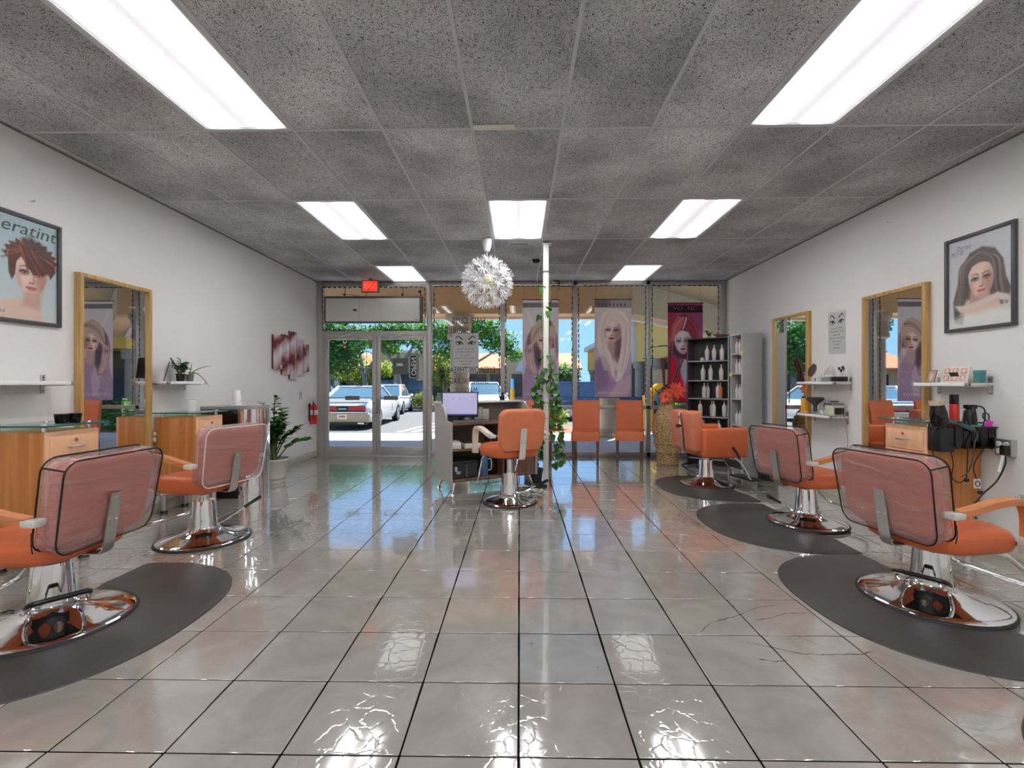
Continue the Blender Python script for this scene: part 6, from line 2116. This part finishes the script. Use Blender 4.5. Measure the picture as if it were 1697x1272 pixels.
part('cable', MB().tube([(0, .05, .47), (-.01, .0, .42), (-.05, -.01, .30), (-.06, 0, .24), (-.02, .02, .20), (.02, .1, .16)], .004, 5, smooth=4), mat('cable_green', (126, 150, 110), .5), cb)
part('cable', MB().tube([(.10, .10, .34), (.14, .06, .30), (.15, .06, .24), (.10, .1, .2)], .004, 5, smooth=4), mat('cable_blue', (150, 180, 190), .5), cb)
# on the counter
bp_ = thing('bamboo_plant', 'lucky bamboo in a square green pot on the desk counter', 'plant', on_desk(.07, .44, ZTOP + .023), DA)
part('pot', MB().loft([[(x * .8, y * .8, 0) for x, y in rrect(.10, .10, .01)], [(x, y, .10) for x, y in rrect(.10, .10, .01)]]), mat('green_pot', (110, 130, 100), .4), bp_)
part('soil', MB().box((0, 0, .098), (.085, .085, .01)), M_SOIL, bp_)
rnd = random.Random(4)
for k in range(6):
    x, y = rnd.uniform(-.03, .03), rnd.uniform(-.03, .03)
    h = rnd.uniform(.2, .34)
    s_ = part('cane', MB().tube([(x, y, .09), (x + rnd.uniform(-.02, .02), y, .09 + h * .5), (x + rnd.uniform(-.03, .03), y, .09 + h)], .007, 6, smooth=3), mat('cane_dark', (50, 66, 40), .4), bp_)
    for i in range(3):
        mesh_obj('leaf', LF_S, s_, (x, y, .09 + h * (.6 + .2 * i)), (rnd.uniform(0, .8), 0, rnd.uniform(0, 6))).scale = (1.2, 1.6, 1)
cf = thing('card_holder', 'small dark grey card stand on the desk counter behind the monitor', 'card stand', on_desk(.30, .43, ZTOP + .023), DA)
part('card', MB().box((0, 0, .085), (.10, .01, .16), .003, 1, Matrix.Rotation(-.12, 4, 'X')), mat('stand_grey', (96, 96, 94), .4), cf)
part('foot', MB().box((0, .0, .006), (.10, .06, .012), .003, 1), M_BLACK, cf)
bk_ = thing('hand_bell', 'small round black bottle on the desk counter', 'bottle', on_desk(.88, .44, ZTOP + .023), DA)
part('body', MB().lathe([(.0, 0), (.028, .002), (.034, .03), (.026, .055), (.010, .062), (.010, .085), (0, .085)], 16), M_BLACK, bk_)
part('pump', MB().box((.012, 0, .09), (.045, .014, .012), .003, 1), M_BLACK, bk_)
# floor cables and power strip by the pole
cb = thing('floor_cables', 'tangle of black and white cables on the floor behind the desk chair', 'cables', (.12, 5.58, 0))
rnd = random.Random(9)
for k in range(6):
    pts = [(rnd.uniform(-.22, .18), rnd.uniform(-.2, .2), .006 + .05 * rnd.random() * (i % 2)) for i in range(6)]
    part('cable', MB().tube(pts, .005, 5, smooth=5), M_BLACK if k % 2 else M_WHITE, cb)
ps = thing('power_strip', 'black power strip on the floor beside the white pole', 'power strip', (.24, 5.60, 0), .5)
part('body', MB().box((0, 0, .02), (.18, .05, .035), .006, 2), M_BLACK, ps)
part('plug', MB().box((.03, 0, .05), (.04, .035, .04), .006, 1), M_BLACK, ps)

# ------------------------------------------------------------------ slip-covered side chairs by the window
M_LEG = mat('dark_chair_leg', (84, 58, 48), .35, var=.1)
def side_chair(label, x, y, rz):
    t = thing('side_chair', label, 'chair', (x, y, 0), rz, 'orange slip-covered side chairs')
    # facing -Y locally
    seat = MB()
    rings = []
    for ins, z in ((.03, .345), (.0, .35), (.0, .47), (.012, .49), (.05, .502), (.16, .505)):
        rings.append([(px_ * (1 + .02 * (z < .4)), py_, z) for px_, py_ in rrect(.44 - 2 * ins, .44 - 2 * ins, .03)])
    seat.loft(rings)
    part('seat', seat, M_ORANGE2, t)
    b = MB()
    rings = []
    for z, w, yy, th in ((.36, .43, .20, .075), (.50, .43, .205, .075), (.70, .435, .225, .065), (.88, .44, .25, .055), (.95, .44, .262, .045), (.962, .42, .264, .03)):
        rings.append([(px_, py_ + yy, z) for px_, py_ in rrect(w, th, .02, 3)])
    b.loft(rings)
    part('backrest', b, M_ORANGE2, t)
    for sx in (-1, 1):
        part('leg', MB().loft([[(sx * .185 + a * .017, -.185 + c_ * .017, 0) for a, c_ in ((-1, -1), (1, -1), (1, 1), (-1, 1))], [(sx * .185 + a * .023, -.185 + c_ * .023, .36) for a, c_ in ((-1, -1), (1, -1), (1, 1), (-1, 1))]]), M_LEG, t, smooth=False)
        part('leg', MB().loft([[(sx * .185 + a * .017, .235 + c_ * .017, 0) for a, c_ in ((-1, -1), (1, -1), (1, 1), (-1, 1))], [(sx * .185 + a * .022, .195 + c_ * .022, .37) for a, c_ in ((-1, -1), (1, -1), (1, 1), (-1, 1))]]), M_LEG, t, smooth=False)
    return t
side_chair('orange slip-covered side chair just right of the white pole', 1.045, 7.49, d2r(-9))
side_chair('orange slip-covered side chair beside the wicker vase', 1.745, 7.54, d2r(-12))
side_chair('orange slip-covered side chair half hidden behind the white pole', .30, 7.50, d2r(-6))

# ------------------------------------------------------------------ wicker floor vase
t = thing('wicker_vase', 'tall woven wicker floor vase by the window', 'vase', (2.27, 7.30, 0))
prof = [(.145, 0), (.15, .1), (.165, .2), (.19, .35), (.218, .5), (.228, .60), (.212, .70), (.168, .78), (.122, .85), (.102, .92), (.098, 1.0), (.106, 1.035)]
def vr(z):
    for (r0, z0), (r1, z1) in zip(prof[:-1], prof[1:]):
        if z0 <= z <= z1:
            u = (z - z0) / (z1 - z0); u = u * u * (3 - 2 * u)
            return r0 + (r1 - r0) * u
    return prof[-1][0]
wick = wicker_mat('woven_wicker')
vz = MB()
rows = 46
pf = []
for k in range(rows * 3 + 1):
    z = 1.035 * k / (rows * 3)
    pf.append((vr(z) + .0065 * math.sin(PI * (k % 3) / 3 * 1.0 + .3), z))
pf += [(.085, 1.03), (.08, .9), (0, .88)]
vz.lathe(pf, 72, rfun=lambda a, z: 1 + .022 * math.cos(18 * a + PI * int(z / 1.035 * rows)))
part('body', vz, wick, t, sharp=70)
for z in (.03, .20, .33):
    part('braid', MB().tube([((vr(z) + .012 + .004 * math.cos(30 * a)) * math.cos(a), (vr(z) + .012 + .004 * math.cos(30 * a)) * math.sin(a), z + .006 * math.sin(30 * a)) for a in [2 * PI * k / 120 for k in range(120)]], .009, 5, closed=True), wick, t)
part('rim', MB().tube([(.104 * math.cos(a), .104 * math.sin(a), 1.03) for a in [2 * PI * k / 40 for k in range(40)]], .011, 6, closed=True), wick, t)
fa = thing('flower_arrangement', 'big orange gerbera flowers and tall red sticks in the wicker vase', 'flowers', (2.27, 7.30, .90))
M_PETAL = mat('petal_orange', (228, 84, 48), .5, var=.2, vscale=20, obj_rand=.15)
M_FCEN = mat('flower_centre', (176, 70, 50), .8, var=.3, vscale=60)
PETAL = leaf_mesh(.155, .042, 'petal', M_PETAL, .15)
rnd = random.Random(2)
for fx, fy, fz, sc, tilt, az in ((.10, -.13, .235, 1.0, 1.15, .15), (-.06, -.13, .135, .75, 1.35, -.5), (.01, -.05, .20, .8, .7, .2)):
    Mq = Matrix.Translation((fx, fy, fz)) @ Matrix.Rotation(az, 4, 'Z') @ Matrix.Rotation(tilt, 4, 'X')
    cen = part('flower_head', MB().lathe([(.0, -.012), (.03, -.008), (.034, .008), (.02, .02), (0, .022)], 16), M_FCEN, fa)
    cen.matrix_local = Mq
    n_ = 30
    for k in range(n_):
        pt = mesh_obj('petal', PETAL, cen, (0, 0, .002 * (k % 3)), (rnd.uniform(-.15, .35), 0, 2 * PI * k / n_ + rnd.uniform(-.1, .1)))
        s_ = sc * rnd.uniform(.8, 1.05)
        pt.scale = (s_, s_, s_)
    part('flower_stem', MB().tube([(0, 0, -.0), (fx * .5, fy * .5, fz * .6), (fx, fy, fz - .01)], .006, 5, smooth=3), M_STEM, fa)
M_STICK = mat('maroon_stick', (96, 22, 34), .4, var=.15)
for (a, b_) in (((-.03, .0, .10), (-.08, .02, .72)), ((.0, .0, .10), (.055, .02, .98)), ((.01, .0, .1), (.035, .01, .90)), ((.02, 0, .1), (.20, .02, .75)), ((.03, 0, .1), (.235, .02, .70)), ((-.04, 0, .1), (-.05, .02, .60))):
    part('stick', MB().tube([a, tuple((p + q) / 2 for p, q in zip(a, b_)), b_], [.014, .016, .017], 8), M_STICK, fa)
part('twig', MB().tube([(-.05, -.02, .12), (-.12, -.03, .17), (-.20, -.03, .25)], .007, 5, smooth=3), M_BLACK, fa)

# ------------------------------------------------------------------ corner display shelving with bottles
P0, P1 = Vector((2.605, 7.42, 0)), Vector((3.09, 7.03, 0))
UA = math.atan2(P1.y - P0.y, P1.x - P0.x)
UL = (P1 - P0).length
u1 = thing('display_shelf', 'dark corner display shelf holding rows of white bottles', 'shelf', tuple(P0), UA)
HU, DU = 1.93, .27
M_EDGE = mat('shelf_edge_grey', (150, 150, 152), .4)
part('back_panel', MB().bb(0, UL, DU - .015, DU, .06, HU), M_DARKLAM, u1, smooth=False)
part('side', MB().bb(0, .02, 0, DU, .0, HU, .002), mat('side_plum', (84, 70, 78), .4), u1)
part('side', MB().bb(UL - .02, UL, 0, DU, .0, HU, .002), M_EDGE, u1)
part('top', MB().bb(.02, UL - .02, 0, DU, HU - .02, HU, .002), M_DARKLAM, u1)
part('plinth', MB().bb(.02, UL - .02, .02, DU, 0, .09), M_BLACK, u1, smooth=False)
ZS = [1.585, 1.288, 1.012, .735, .44, .10]
for z in ZS:
    s_ = part('shelf', MB().bb(.02, UL - .02, .004, DU - .015, z - .018, z, .002), M_DARKLAM, u1)
    part('edge_strip', MB().bb(.02, UL - .02, 0, .005, z - .019, z + .001), M_EDGE, s_, smooth=False)
M_BOT = mat('bottle_white', (228, 220, 218), .35, var=.04)
M_BOTO = mat('bottle_orange', (222, 140, 76), .35, var=.05)
M_BCAP = mat('bottle_cap', (206, 200, 198), .3)
def bottle_proto(m, h=.235, r=.034):
    b_ = MB().lathe([(.0, 0), (r * .78, 0), (r * .85, .006), (r, h * .55), (r * .96, h * .64), (r * .6, h * .76), (r * .33, h * .82), (r * .30, h * .86), (0, h * .86)], 18).build('body', m)
    c_ = MB().lathe([(r * .34, h * .84), (r * .36, h * .86), (r * .30, h), (0, h)], 12).build('cap', M_BCAP)
    bm_, cm_ = b_.data, c_.data
    bpy.data.objects.remove(b_); bpy.data.objects.remove(c_)
    return bm_, cm_
BW, BO = bottle_proto(M_BOT), bottle_proto(M_BOTO)
BS = bottle_proto(M_BOT, .205, .026)
def bottle(pr, loc, label, group):
    t = thing('bottle', label, 'bottle', loc, RND.uniform(0, 6), group)
    mesh_obj('body', pr[0], t); mesh_obj('cap', pr[1], t)
def on_u1(x, y, z):
    c, s = math.cos(UA), math.sin(UA)
    return (P0.x + c * x - s * y, P0.y + s * x + c * y, z)
ordn = ['top', 'second', 'third', 'fourth', 'fifth']
layout = [[(1170, 0), (1182, 0), (1195, 0)], [(1163, 0), (1176, 0), (1194, 0)], [(1165, 0), (1168.5, 1), (1188.5, 0), (1192.5, 2)], [(1158, 0), (1176, 1), (1181.5, 0), (1199, 0), (1203, 1)], [(1164, 0), (1187, 1), (1190.5, 0)]]
for k, row in enumerate(layout):
    for i, (px_, kind) in enumerate(row):
        x = (px_ - 1138) / 72 * UL
        y = .10 if kind != 1 else .165
        lab = '%s bottle on the %s shelf of the dark display, number %s from the left' % ('orange' if kind == 2 else 'white', ordn[k], ['one', 'two', 'three', 'four', 'five'][i])
        bottle(BO if kind == 2 else BW, on_u1(x, y, ZS[k] + .001), lab, 'bottles on the dark display shelf')
jb = thing('jar', 'little square white jar left of the top shelf bottles', 'jar', on_u1(.21, .10, ZS[0] + .001), UA)
part('body', MB().box((0, 0, .018), (.055, .055, .036), .006, 2), M_BOT, jb)
part('lid', MB().box((0, 0, .042), (.058, .058, .012), .004, 1), M_BCAP, jb)
# items on top of the shelf
fg = thing('figurine', 'small dark animal figurine on top of the display shelf', 'figurine', on_u1(.30, .12, HU + .001), .4)
part('body', MB().ball((0, 0, .055), (.035, .02, .022), 10).tube([(-.02, 0, .04), (-.022, 0, 0)], .006, 5).tube([(.02, 0, .04), (.022, 0, 0)], .006, 5).tube([(-.03, 0, .06), (-.045, 0, .10)], .012, 6), M_BLACK, fg)
part('head', MB().ball((-.05, 0, .105), (.022, .014, .014), 8).tube([(.03, 0, .06), (.055, 0, .10)], .004, 5), M_BLACK, fg)
dw = thing('wooden_bowl', 'wavy brown wooden bowl on top of the display shelf', 'bowl', on_u1(.47, .14, HU + .001), .3)
part('bowl', MB().lathe([(.05, 0), (.06, .004), (.125, .04), (.13, .045), (.115, .042), (.05, .012), (0, .010)], 30, Matrix.Diagonal((1, .7, 1, 1)), rfun=lambda a, z: 1 + .05 * math.sin(7 * a)), mat('driftwood', (166, 118, 72), .6, var=.2, vscale=20), dw)
# slim end unit along the right wall
u2 = thing('end_shelf', 'tall grey end shelf beside the wall with slim white bottles', 'shelf', (3.11, 6.66, 0))
HW, D2 = .365, .275
M_U2 = mat('pale_shelf', (226, 224, 220), .4)
part('side', MB().bb(0, D2, 0, .02, 0, 1.945, .002), M_GREYPAN, u2)
part('side', MB().bb(0, D2, HW - .02, HW, 0, 1.945, .002), M_GREYPAN, u2)
part('front_edge', MB().bb(-.004, .0, 0, .022, 0, 1.945).bb(-.004, 0, HW - .022, HW, 0, 1.945), M_U2, u2, smooth=False)
part('back_panel', MB().bb(D2 - .012, D2, .02, HW - .02, 0, 1.945), M_GREYPAN, u2, smooth=False)
part('top', MB().bb(0, D2, .02, HW - .02, 1.925, 1.945), M_U2, u2, smooth=False)
part('plinth', MB().bb(.01, D2, .02, HW - .02, 0, .08), M_GREYPAN, u2, smooth=False)
Z2 = [1.67, 1.385, 1.02, .645, .30]
for z in Z2:
    part('shelf', MB().bb(.0, D2 - .012, .02, HW - .02, z - .02, z, .002), M_U2, u2)
for k, z in enumerate(Z2[:4]):
    for i in range(3):
        bottle(BS, (3.11 + .05, 6.66 + .08 + .095 * i, z + .001), 'slim white bottle on the %s shelf of the grey end unit, %s' % (ordn[k], ['nearest', 'middle', 'farthest'][i]), 'slim bottles on the end shelf')
for k, (y, z) in enumerate(((6.68, 1.66), (7.01, 1.37))):
    o = MB().box((0, 0, 0), (.003, .05, .06)).build('price_tag', mat('tag_yellow', (232, 218, 150), .6), None, (3.103, y - .0, z), (.2, 0, .3))
    tag(o, ('yellow price tag on the near edge of the grey end shelf', 'yellow price tag on the far edge of the grey end shelf')[k], 'tag')

# waste bin
t = thing('waste_bin', 'black waste bin with a white liner beside the grey shelf', 'bin', (3.19, 6.14, 0))
part('body', MB().lathe([(.105, 0), (.11, .005), (.138, .33), (.142, .335), (.13, .335), (.10, .02), (0, .02)], 28), M_BLACK, t)
part('liner', MB().lathe([(.144, .27), (.150, .30), (.148, .345), (.135, .35), (.120, .31)], 28, rfun=lambda a, z: 1 + .02 * math.sin(9 * a + 20 * z)), M_WHITE, t)
t = thing('dustpan', 'black dustpan sticking out of the waste bin', 'dustpan', (3.13, 6.10, .30))
part('pan', MB().lathe([(.02, .0), (.06, .05), (.075, .14), (.05, .22), (.02, .26), (0, .265)], 16, Matrix.Diagonal((1, .5, 1, 1))), M_BLACK, t)
part('lip', MB().tube([(-.06, 0, .05), (-.09, -.01, .03), (-.10, -.01, -.0)], .016, 6), M_BLACK, t)
# ------------------------------------------------------------------ right wall shelves
RX = 3.39
# upper shelf between the mirrors
zt = 1.2545
t = thing('hand_mirror', 'oval hand mirror standing on the upper right wall shelf', 'hand mirror', (3.345, 5.47, zt), .3)
Mq = Matrix.Translation((0, 0, .13)) @ Matrix.Rotation(.35, 4, 'X')
part('disc', MB().ball((0, 0, 0), (.055, .007, .075), 20, Mq), mat('disc_grey', (96, 94, 98), .15, metal=.6), t)
part('rim', MB().tube([tuple(Mq @ Vector((.058 * math.cos(a), 0, .078 * math.sin(a)))) for a in [2 * PI * k / 28 for k in range(28)]], .005, 6, closed=True), M_ARMW, t)
part('stand', MB().tube([(0, 0, .06), (0, .02, .03), (0, .03, .004)], .006, 6).box((0, .02, .005), (.09, .06, .01), .003, 1), M_CHROME, t)
t = thing('glass_bottle', 'tall clear bottle with white cap on the upper right wall shelf', 'bottle', (3.42, 5.30, zt))
M_CLEAR = thin_glass('clear_jar', (.86, .9, .9), 1.6)
part('body', MB().lathe([(.035, 0), (.038, .004), (.038, .10), (.016, .135), (.014, .16), (0, .16)], 20), M_CLEAR, t)
part('cap', MB().lathe([(.02, .155), (.022, .16), (.022, .185), (.0, .188)], 16), M_WHITE, t)
t = thing('glass_bottle', 'short clear bottle on the upper right wall shelf beside the grey box', 'bottle', (3.37, 5.36, zt))
part('body', MB().lathe([(.022, 0), (.024, .004), (.024, .05), (.012, .065), (0, .065)], 16), M_CLEAR, t)
part('cap', MB().cyl((0, 0, .062), (0, 0, .08), .013, .013, 12), M_WHITE, t)
t = thing('tray', 'long grey tray on the upper right wall shelf', 'tray', (3.375, 5.215, zt))
part('tray', MB().box((0, 0, .024), (.10, .13, .048), .005, 1), mat('tray_grey', (130, 134, 140), .4), t)
part('tube', MB().cyl((0, -.05, .062), (0, .06, .062), .014, .012, 12), M_WHITE, t)
for k, y in enumerate((5.10, 5.03)):
    t = thing('brush_box', ('black box beside the grey tray on the upper right wall shelf', 'black box of brushes at the near end of the upper right wall shelf')[k], 'box', (3.385, y, zt))
    part('box', MB().bb(-.045, .045, -.03, .03, 0, .05, .003), M_BLACK, t)
    if k:
        for i, (dx, dy, h) in enumerate(((-.02, 0, .12), (.0, -.012, .13), (.02, .01, .115), (.005, .012, .10))):
            b_ = part('brush', MB().tube([(dx, dy, .03), (dx * 1.3, dy * 1.4, h)], .004, 5), M_SATIN, t)
            part('bristles', MB().cyl((dx * 1.3, dy * 1.4, h), (dx * 1.35, dy * 1.5, h + .03), .009, .012, 8), M_BLACK, b_)
# lower shelf
zt = .8895
t = thing('candle_jar', 'amber candle jar at the far end of the lower right wall shelf', 'candle', (3.335, 5.60, zt))
part('jar', MB().lathe([(.032, 0), (.035, .004), (.035, .16), (.032, .17), (0, .17)], 20), mat('amber_wax', (240, 178, 60), .3, var=.05), t)
part('base', MB().lathe([(.045, 0), (.047, .003), (.045, .02), (.036, .025)], 20), mat('amber_base', (214, 140, 70), .3), t)
t = thing('diffuser_dryer', 'dark grey dryer diffuser standing on the lower right wall shelf', 'dryer', (3.35, 5.42, zt))
part('hood', MB().lathe([(.02, .09), (.03, .11), (.085, .16), (.092, .175), (.075, .19), (0, .192)], 22), mat('diffuser_grey', (66, 70, 68), .5), t)
part('neck', MB().cyl((0, 0, .03), (0, 0, .10), .02, .022, 12), mat('diffuser_grey', (66, 70, 68), .5), t)
part('glass_base', MB().lathe([(.03, 0), (.034, .004), (.034, .06), (.03, .06)], 18), M_CLEAR, t)
for k, (y, h) in enumerate(((5.33, .085), (5.255, .11))):
    t = thing('glass_jar', ('clear glass jar with a steel lid beside the dryer diffuser', 'taller clear glass jar beside the steriliser box')[k], 'jar', (3.38, y, zt))
    part('body', MB().lathe([(.034, 0), (.037, .004), (.037, h), (.03, h + .01)], 20), M_CLEAR, t)
    part('lid', MB().lathe([(.033, h + .008), (.035, h + .02), (.012, h + .03), (.012, h + .045), (0, h + .046)], 18), M_STEEL, t)
    part('contents', MB().cyl((0, 0, .005), (0, 0, h * .5), .03, .03, 16), M_WHITE, t)
t = thing('steriliser', 'cream and clear steriliser box at the near end of the lower right wall shelf', 'steriliser', (3.385, 5.145, zt))
part('tank', MB().box((0, 0, .055), (.12, .15, .11), .012, 2), mat('steriliser_cream', (206, 204, 176), .3), t)
part('end_cap', MB().box((.0, -.078, .05), (.10, .012, .07), .004, 1), M_BLACK, t)
part('lid', MB().box((0, .0, .125), (.125, .155, .022), .008, 2), thin_glass('smoke_lid', (.7, .7, .7), 1.5), t)
part('handle', MB().box((0, .0, .150), (.03, .10, .012), .004, 1), M_BLACK, t)
part('power_cord', MB().tube([(.02, -.085, .04), (.06, -.10, -.06), (.07, -.085, -.16), (.075, -.10, -.26), (.085, -.07, -.36)], .0035, 5, smooth=4), mat('cord_grey', (150, 150, 150), .5), t)

# photo cards shelf
zt = 1.2395
CARD = mat('card_face', (198, 168, 150), .5, var=.35, vscale=22)
t = thing('photo_card', 'single portrait card leaning on the right wall shelf', 'card', (3.36, 3.93, zt), -PI / 2 - .25)
Mq = Matrix.Rotation(-.22, 4, 'X')
part('card', MB().bb(-.055, .055, 0, .004, 0, .105, 0, Mq), mat('card_edge', (150, 120, 104), .5), t)
part('picture', MB().bb(-.048, .048, -.0015, .0005, .008, .097, 0, Mq), CARD, t)
part('face', MB().ball((0, -.001, .05), (.024, .002, .032), 14, Mq), mat('card_skin', (226, 200, 182), .5), t)
t = thing('photo_card', 'board of six small portraits leaning on the right wall shelf', 'card', (3.36, 3.72, zt), -PI / 2 + .12)
part('board', MB().bb(-.10, .10, 0, .008, 0, .125, .001, Mq), mat('board_cream', (222, 208, 196), .5), t)
for i in range(3):
    for j in range(2):
        p_ = part('picture', MB().bb(-.088 + .062 * i, -.038 + .062 * i, -.0015, .0005, .01 + .056 * j, .058 + .056 * j, 0, Mq), CARD, t)
        part('face', MB().ball((-.063 + .062 * i, -.001, .036 + .056 * j), (.012, .0016, .017), 10, Mq), mat('card_skin', (226, 200, 182), .5), p_)
part('prop', MB().bb(-.03, .03, .03, .036, 0, .07, 0, Matrix.Rotation(.5, 4, 'X')), M_BLACK, t)
t = thing('tumbler', 'teal tumbler at the near end of the right wall shelf', 'cup', (3.42, 3.575, zt))
part('body', MB().lathe([(.028, 0), (.031, .004), (.034, .062), (.036, .064), (.036, .09), (.033, .09), (.028, .01), (0, .01)], 22), mat('teal_plastic', (74, 142, 140), .35), t)
part('band', MB().lathe([(.0345, .060), (.037, .063), (.0345, .066)], 22), mat('teal_dark', (50, 110, 110), .35), t)

# ------------------------------------------------------------------ tool holder on the cabinet side
HY = 3.56
t = thing('tool_holder', 'black scalloped plastic holder for styling tools on the right cabinet', 'holder', (3.09, HY, .76))
part('big_pocket', MB().bb(-.02, .085, -.055, .055, -.03, .15, .008), M_BLACK, t)
for k in range(5):
    x0 = .09 + .060 * k
    pr = [(x0 + .003, .03), (x0 + .015, .005), (x0 + .03, -.008), (x0 + .045, .005), (x0 + .057, .03), (x0 + .057, .15), (x0 + .003, .15)]
    part('pocket', MB().prism(pr, -.05, .05, Matrix.Rotation(PI / 2, 4, 'X')), M_BLACKG, t)
part('rim', MB().bb(.085, .395, -.058, .055, .146, .156, .003), M_BLACK, t)
hd = thing('hair_dryer', 'black hair dryer with a beige nozzle resting in the tool holder', 'hair dryer', (3.10, HY - .02, .925))
Mq = Matrix.Rotation(d2r(-8), 4, 'Y')
part('barrel', MB().lathe([(.0, -.02), (.042, -.02), (.052, .02), (.052, .09), (.044, .13), (.040, .15)], 22, Mq), M_BLACKG, hd)
part('nozzle', MB().lathe([(.041, .148), (.046, .152), (.048, .182), (.042, .182), (.038, .15), (0, .15)], 22, Mq), mat('nozzle_beige', (206, 190, 164), .4), hd)
part('handle', MB().tube([(.03, 0, .03), (.10, -.03, .02), (.19, -.055, -.03)], [.022, .019, .016], 12), mat('dryer_grey', (84, 90, 98), .25, metal=.3), hd)
part('switch', MB().box((.10, -.05, .025), (.035, .012, .012), .003, 1), M_BLACK, hd)
part('power_cord', MB().tube([(.19, -.055, -.03), (.215, -.06, -.06), (.19, -.065, -.12), (.185, -.06, -.22), (.15, -.06, -.33), (.10, -.06, -.37)], .0045, 6, smooth=5), mat('cord_dark_grey', (70, 74, 80), .4), hd)
cn = thing('spray_can', 'red spray can with a black cap behind the hair dryer', 'can', (3.225, HY + .005, .775))
part('can', MB().lathe([(.026, 0), (.029, .004), (.029, .30), (.024, .312), (0, .312)], 20), M_RED, cn)
part('cap', MB().lathe([(.027, .305), (.028, .31), (.027, .375), (0, .378)], 20), M_BLACKG, cn)
cl = thing('clippers', 'black hair clippers with a coiled cord standing in the tool holder', 'clippers', (3.335, HY, .80))
part('body', MB().lathe([(.03, 0), (.036, .01), (.042, .16), (.036, .22), (.02, .25), (0, .25)], 18), M_BLACK, cl)
part('head', MB().bb(-.035, .04, -.02, .02, .245, .275, .006), M_BLACKG, cl)
part('grip', MB().box((-.008, -.04, .20), (.026, .012, .12), .006, 1), M_BLACK, cl)
part('cord', MB().tube([(.03, 0, .27), (.09, -.01, .25), (.10, -.01, .18), (.05, -.03, .10), (-.05, -.05, .13), (.04, -.05, .09), (-.04, -.05, .07), (.05, -.05, .10)], .005, 6, smooth=5), M_BLACK, cl)
part('plug', MB().ball((-.07, -.04, .145), (.014, .014, .02), 8), M_BLACK, cl)
pk = thing('detangling_comb', 'pink comb with a black loop at the wall end of the tool holder', 'comb', (3.44, HY - .02, .905))
part('comb', MB().box((0, 0, .03), (.05, .016, .06), .006, 1, Matrix.Rotation(.4, 4, 'Y')), mat('hot_pink', (226, 70, 190), .35), pk)
tt = MB()
for k in range(6):
    tt.box((-.02 + .008 * k, 0, .0), (.004, .010, .03))
part('teeth', tt, mat('hot_pink', (226, 70, 190), .35), pk, smooth=False)
part('loop', MB().tube([(0, 0, .05), (-.03, 0, .08), (-.02, 0, .11), (.01, 0, .10), (.015, 0, .06)], .0045, 6, smooth=4), M_BLACK, pk)
o = MB().box((0, 0, .004), (.09, .05, .008), .003, 1).build('green_comb', mat('mint_plastic', (70, 190, 140), .35), None, (3.33, HY - .035, .918), (.1, .08, .2))
tag(o, 'mint green comb lying on the tool holder rim', 'comb')
# dangling cords, plugs and tag
cd = thing('dangling_cords', 'black cords and plugs dangling under the tool holder', 'cords', (3.2, HY - .065, .74))
for pts in ([(-.06, 0, .0), (-.05, -.005, -.10), (-.055, 0, -.19), (.0, 0, -.23), (.05, 0, -.19)], [(.06, 0, .01), (.055, 0, -.10), (.05, 0, -.20)], [(.17, 0, .01), (.12, 0, -.06), (.10, 0, -.12), (.11, 0, -.17), (.13, 0, -.22)], [(-.13, .0, .18), (-.20, -.02, .16), (-.215, -.02, .02), (-.17, -.02, -.10)]):
    part('cord', MB().tube(pts, .004, 6, smooth=4), M_BLACK, cd)
for x, z in ((.05, -.21), (.15, -.30)):
    pl_ = part('plug', MB().box((x, 0, z), (.032, .024, .026), .005, 1), M_BLACK, cd)
    for q in (-.007, .007):
        part('prong', MB().box((x + q, 0, z - .02), (.003, .008, .016)), M_STEEL, pl_)
part('warning_tag', MB().box((.125, -.002, -.235), (.05, .003, .07)), M_PAPER, cd)
part('tag_print', MB().tube([(.125 + .016 * math.cos(a), -.005, -.235 + .02 * math.sin(a)) for a in [2 * PI * k / 14 for k in range(14)]], .003, 4, closed=True), M_INK, cd)
cd = thing('plugged_cord', 'black plug and tagged cord in the four-socket outlet', 'cord', (3.43, 3.40, .76))
part('plug', MB().box((0, 0, 0), (.05, .04, .07), .008, 2), M_BLACK, cd)
part('tag', MB().box((-.02, -.015, -.10), (.022, .003, .12), 0, 1, Matrix.Rotation(.25, 4, 'Y')), M_PAPER, cd)
part('cord', MB().tube([(0, 0, -.03), (-.01, -.01, -.10), (-.06, .0, -.22), (-.13, .03, -.32), (-.17, .06, -.42), (-.15, .05, -.50)], .006, 6, smooth=5), M_BLACK, cd)
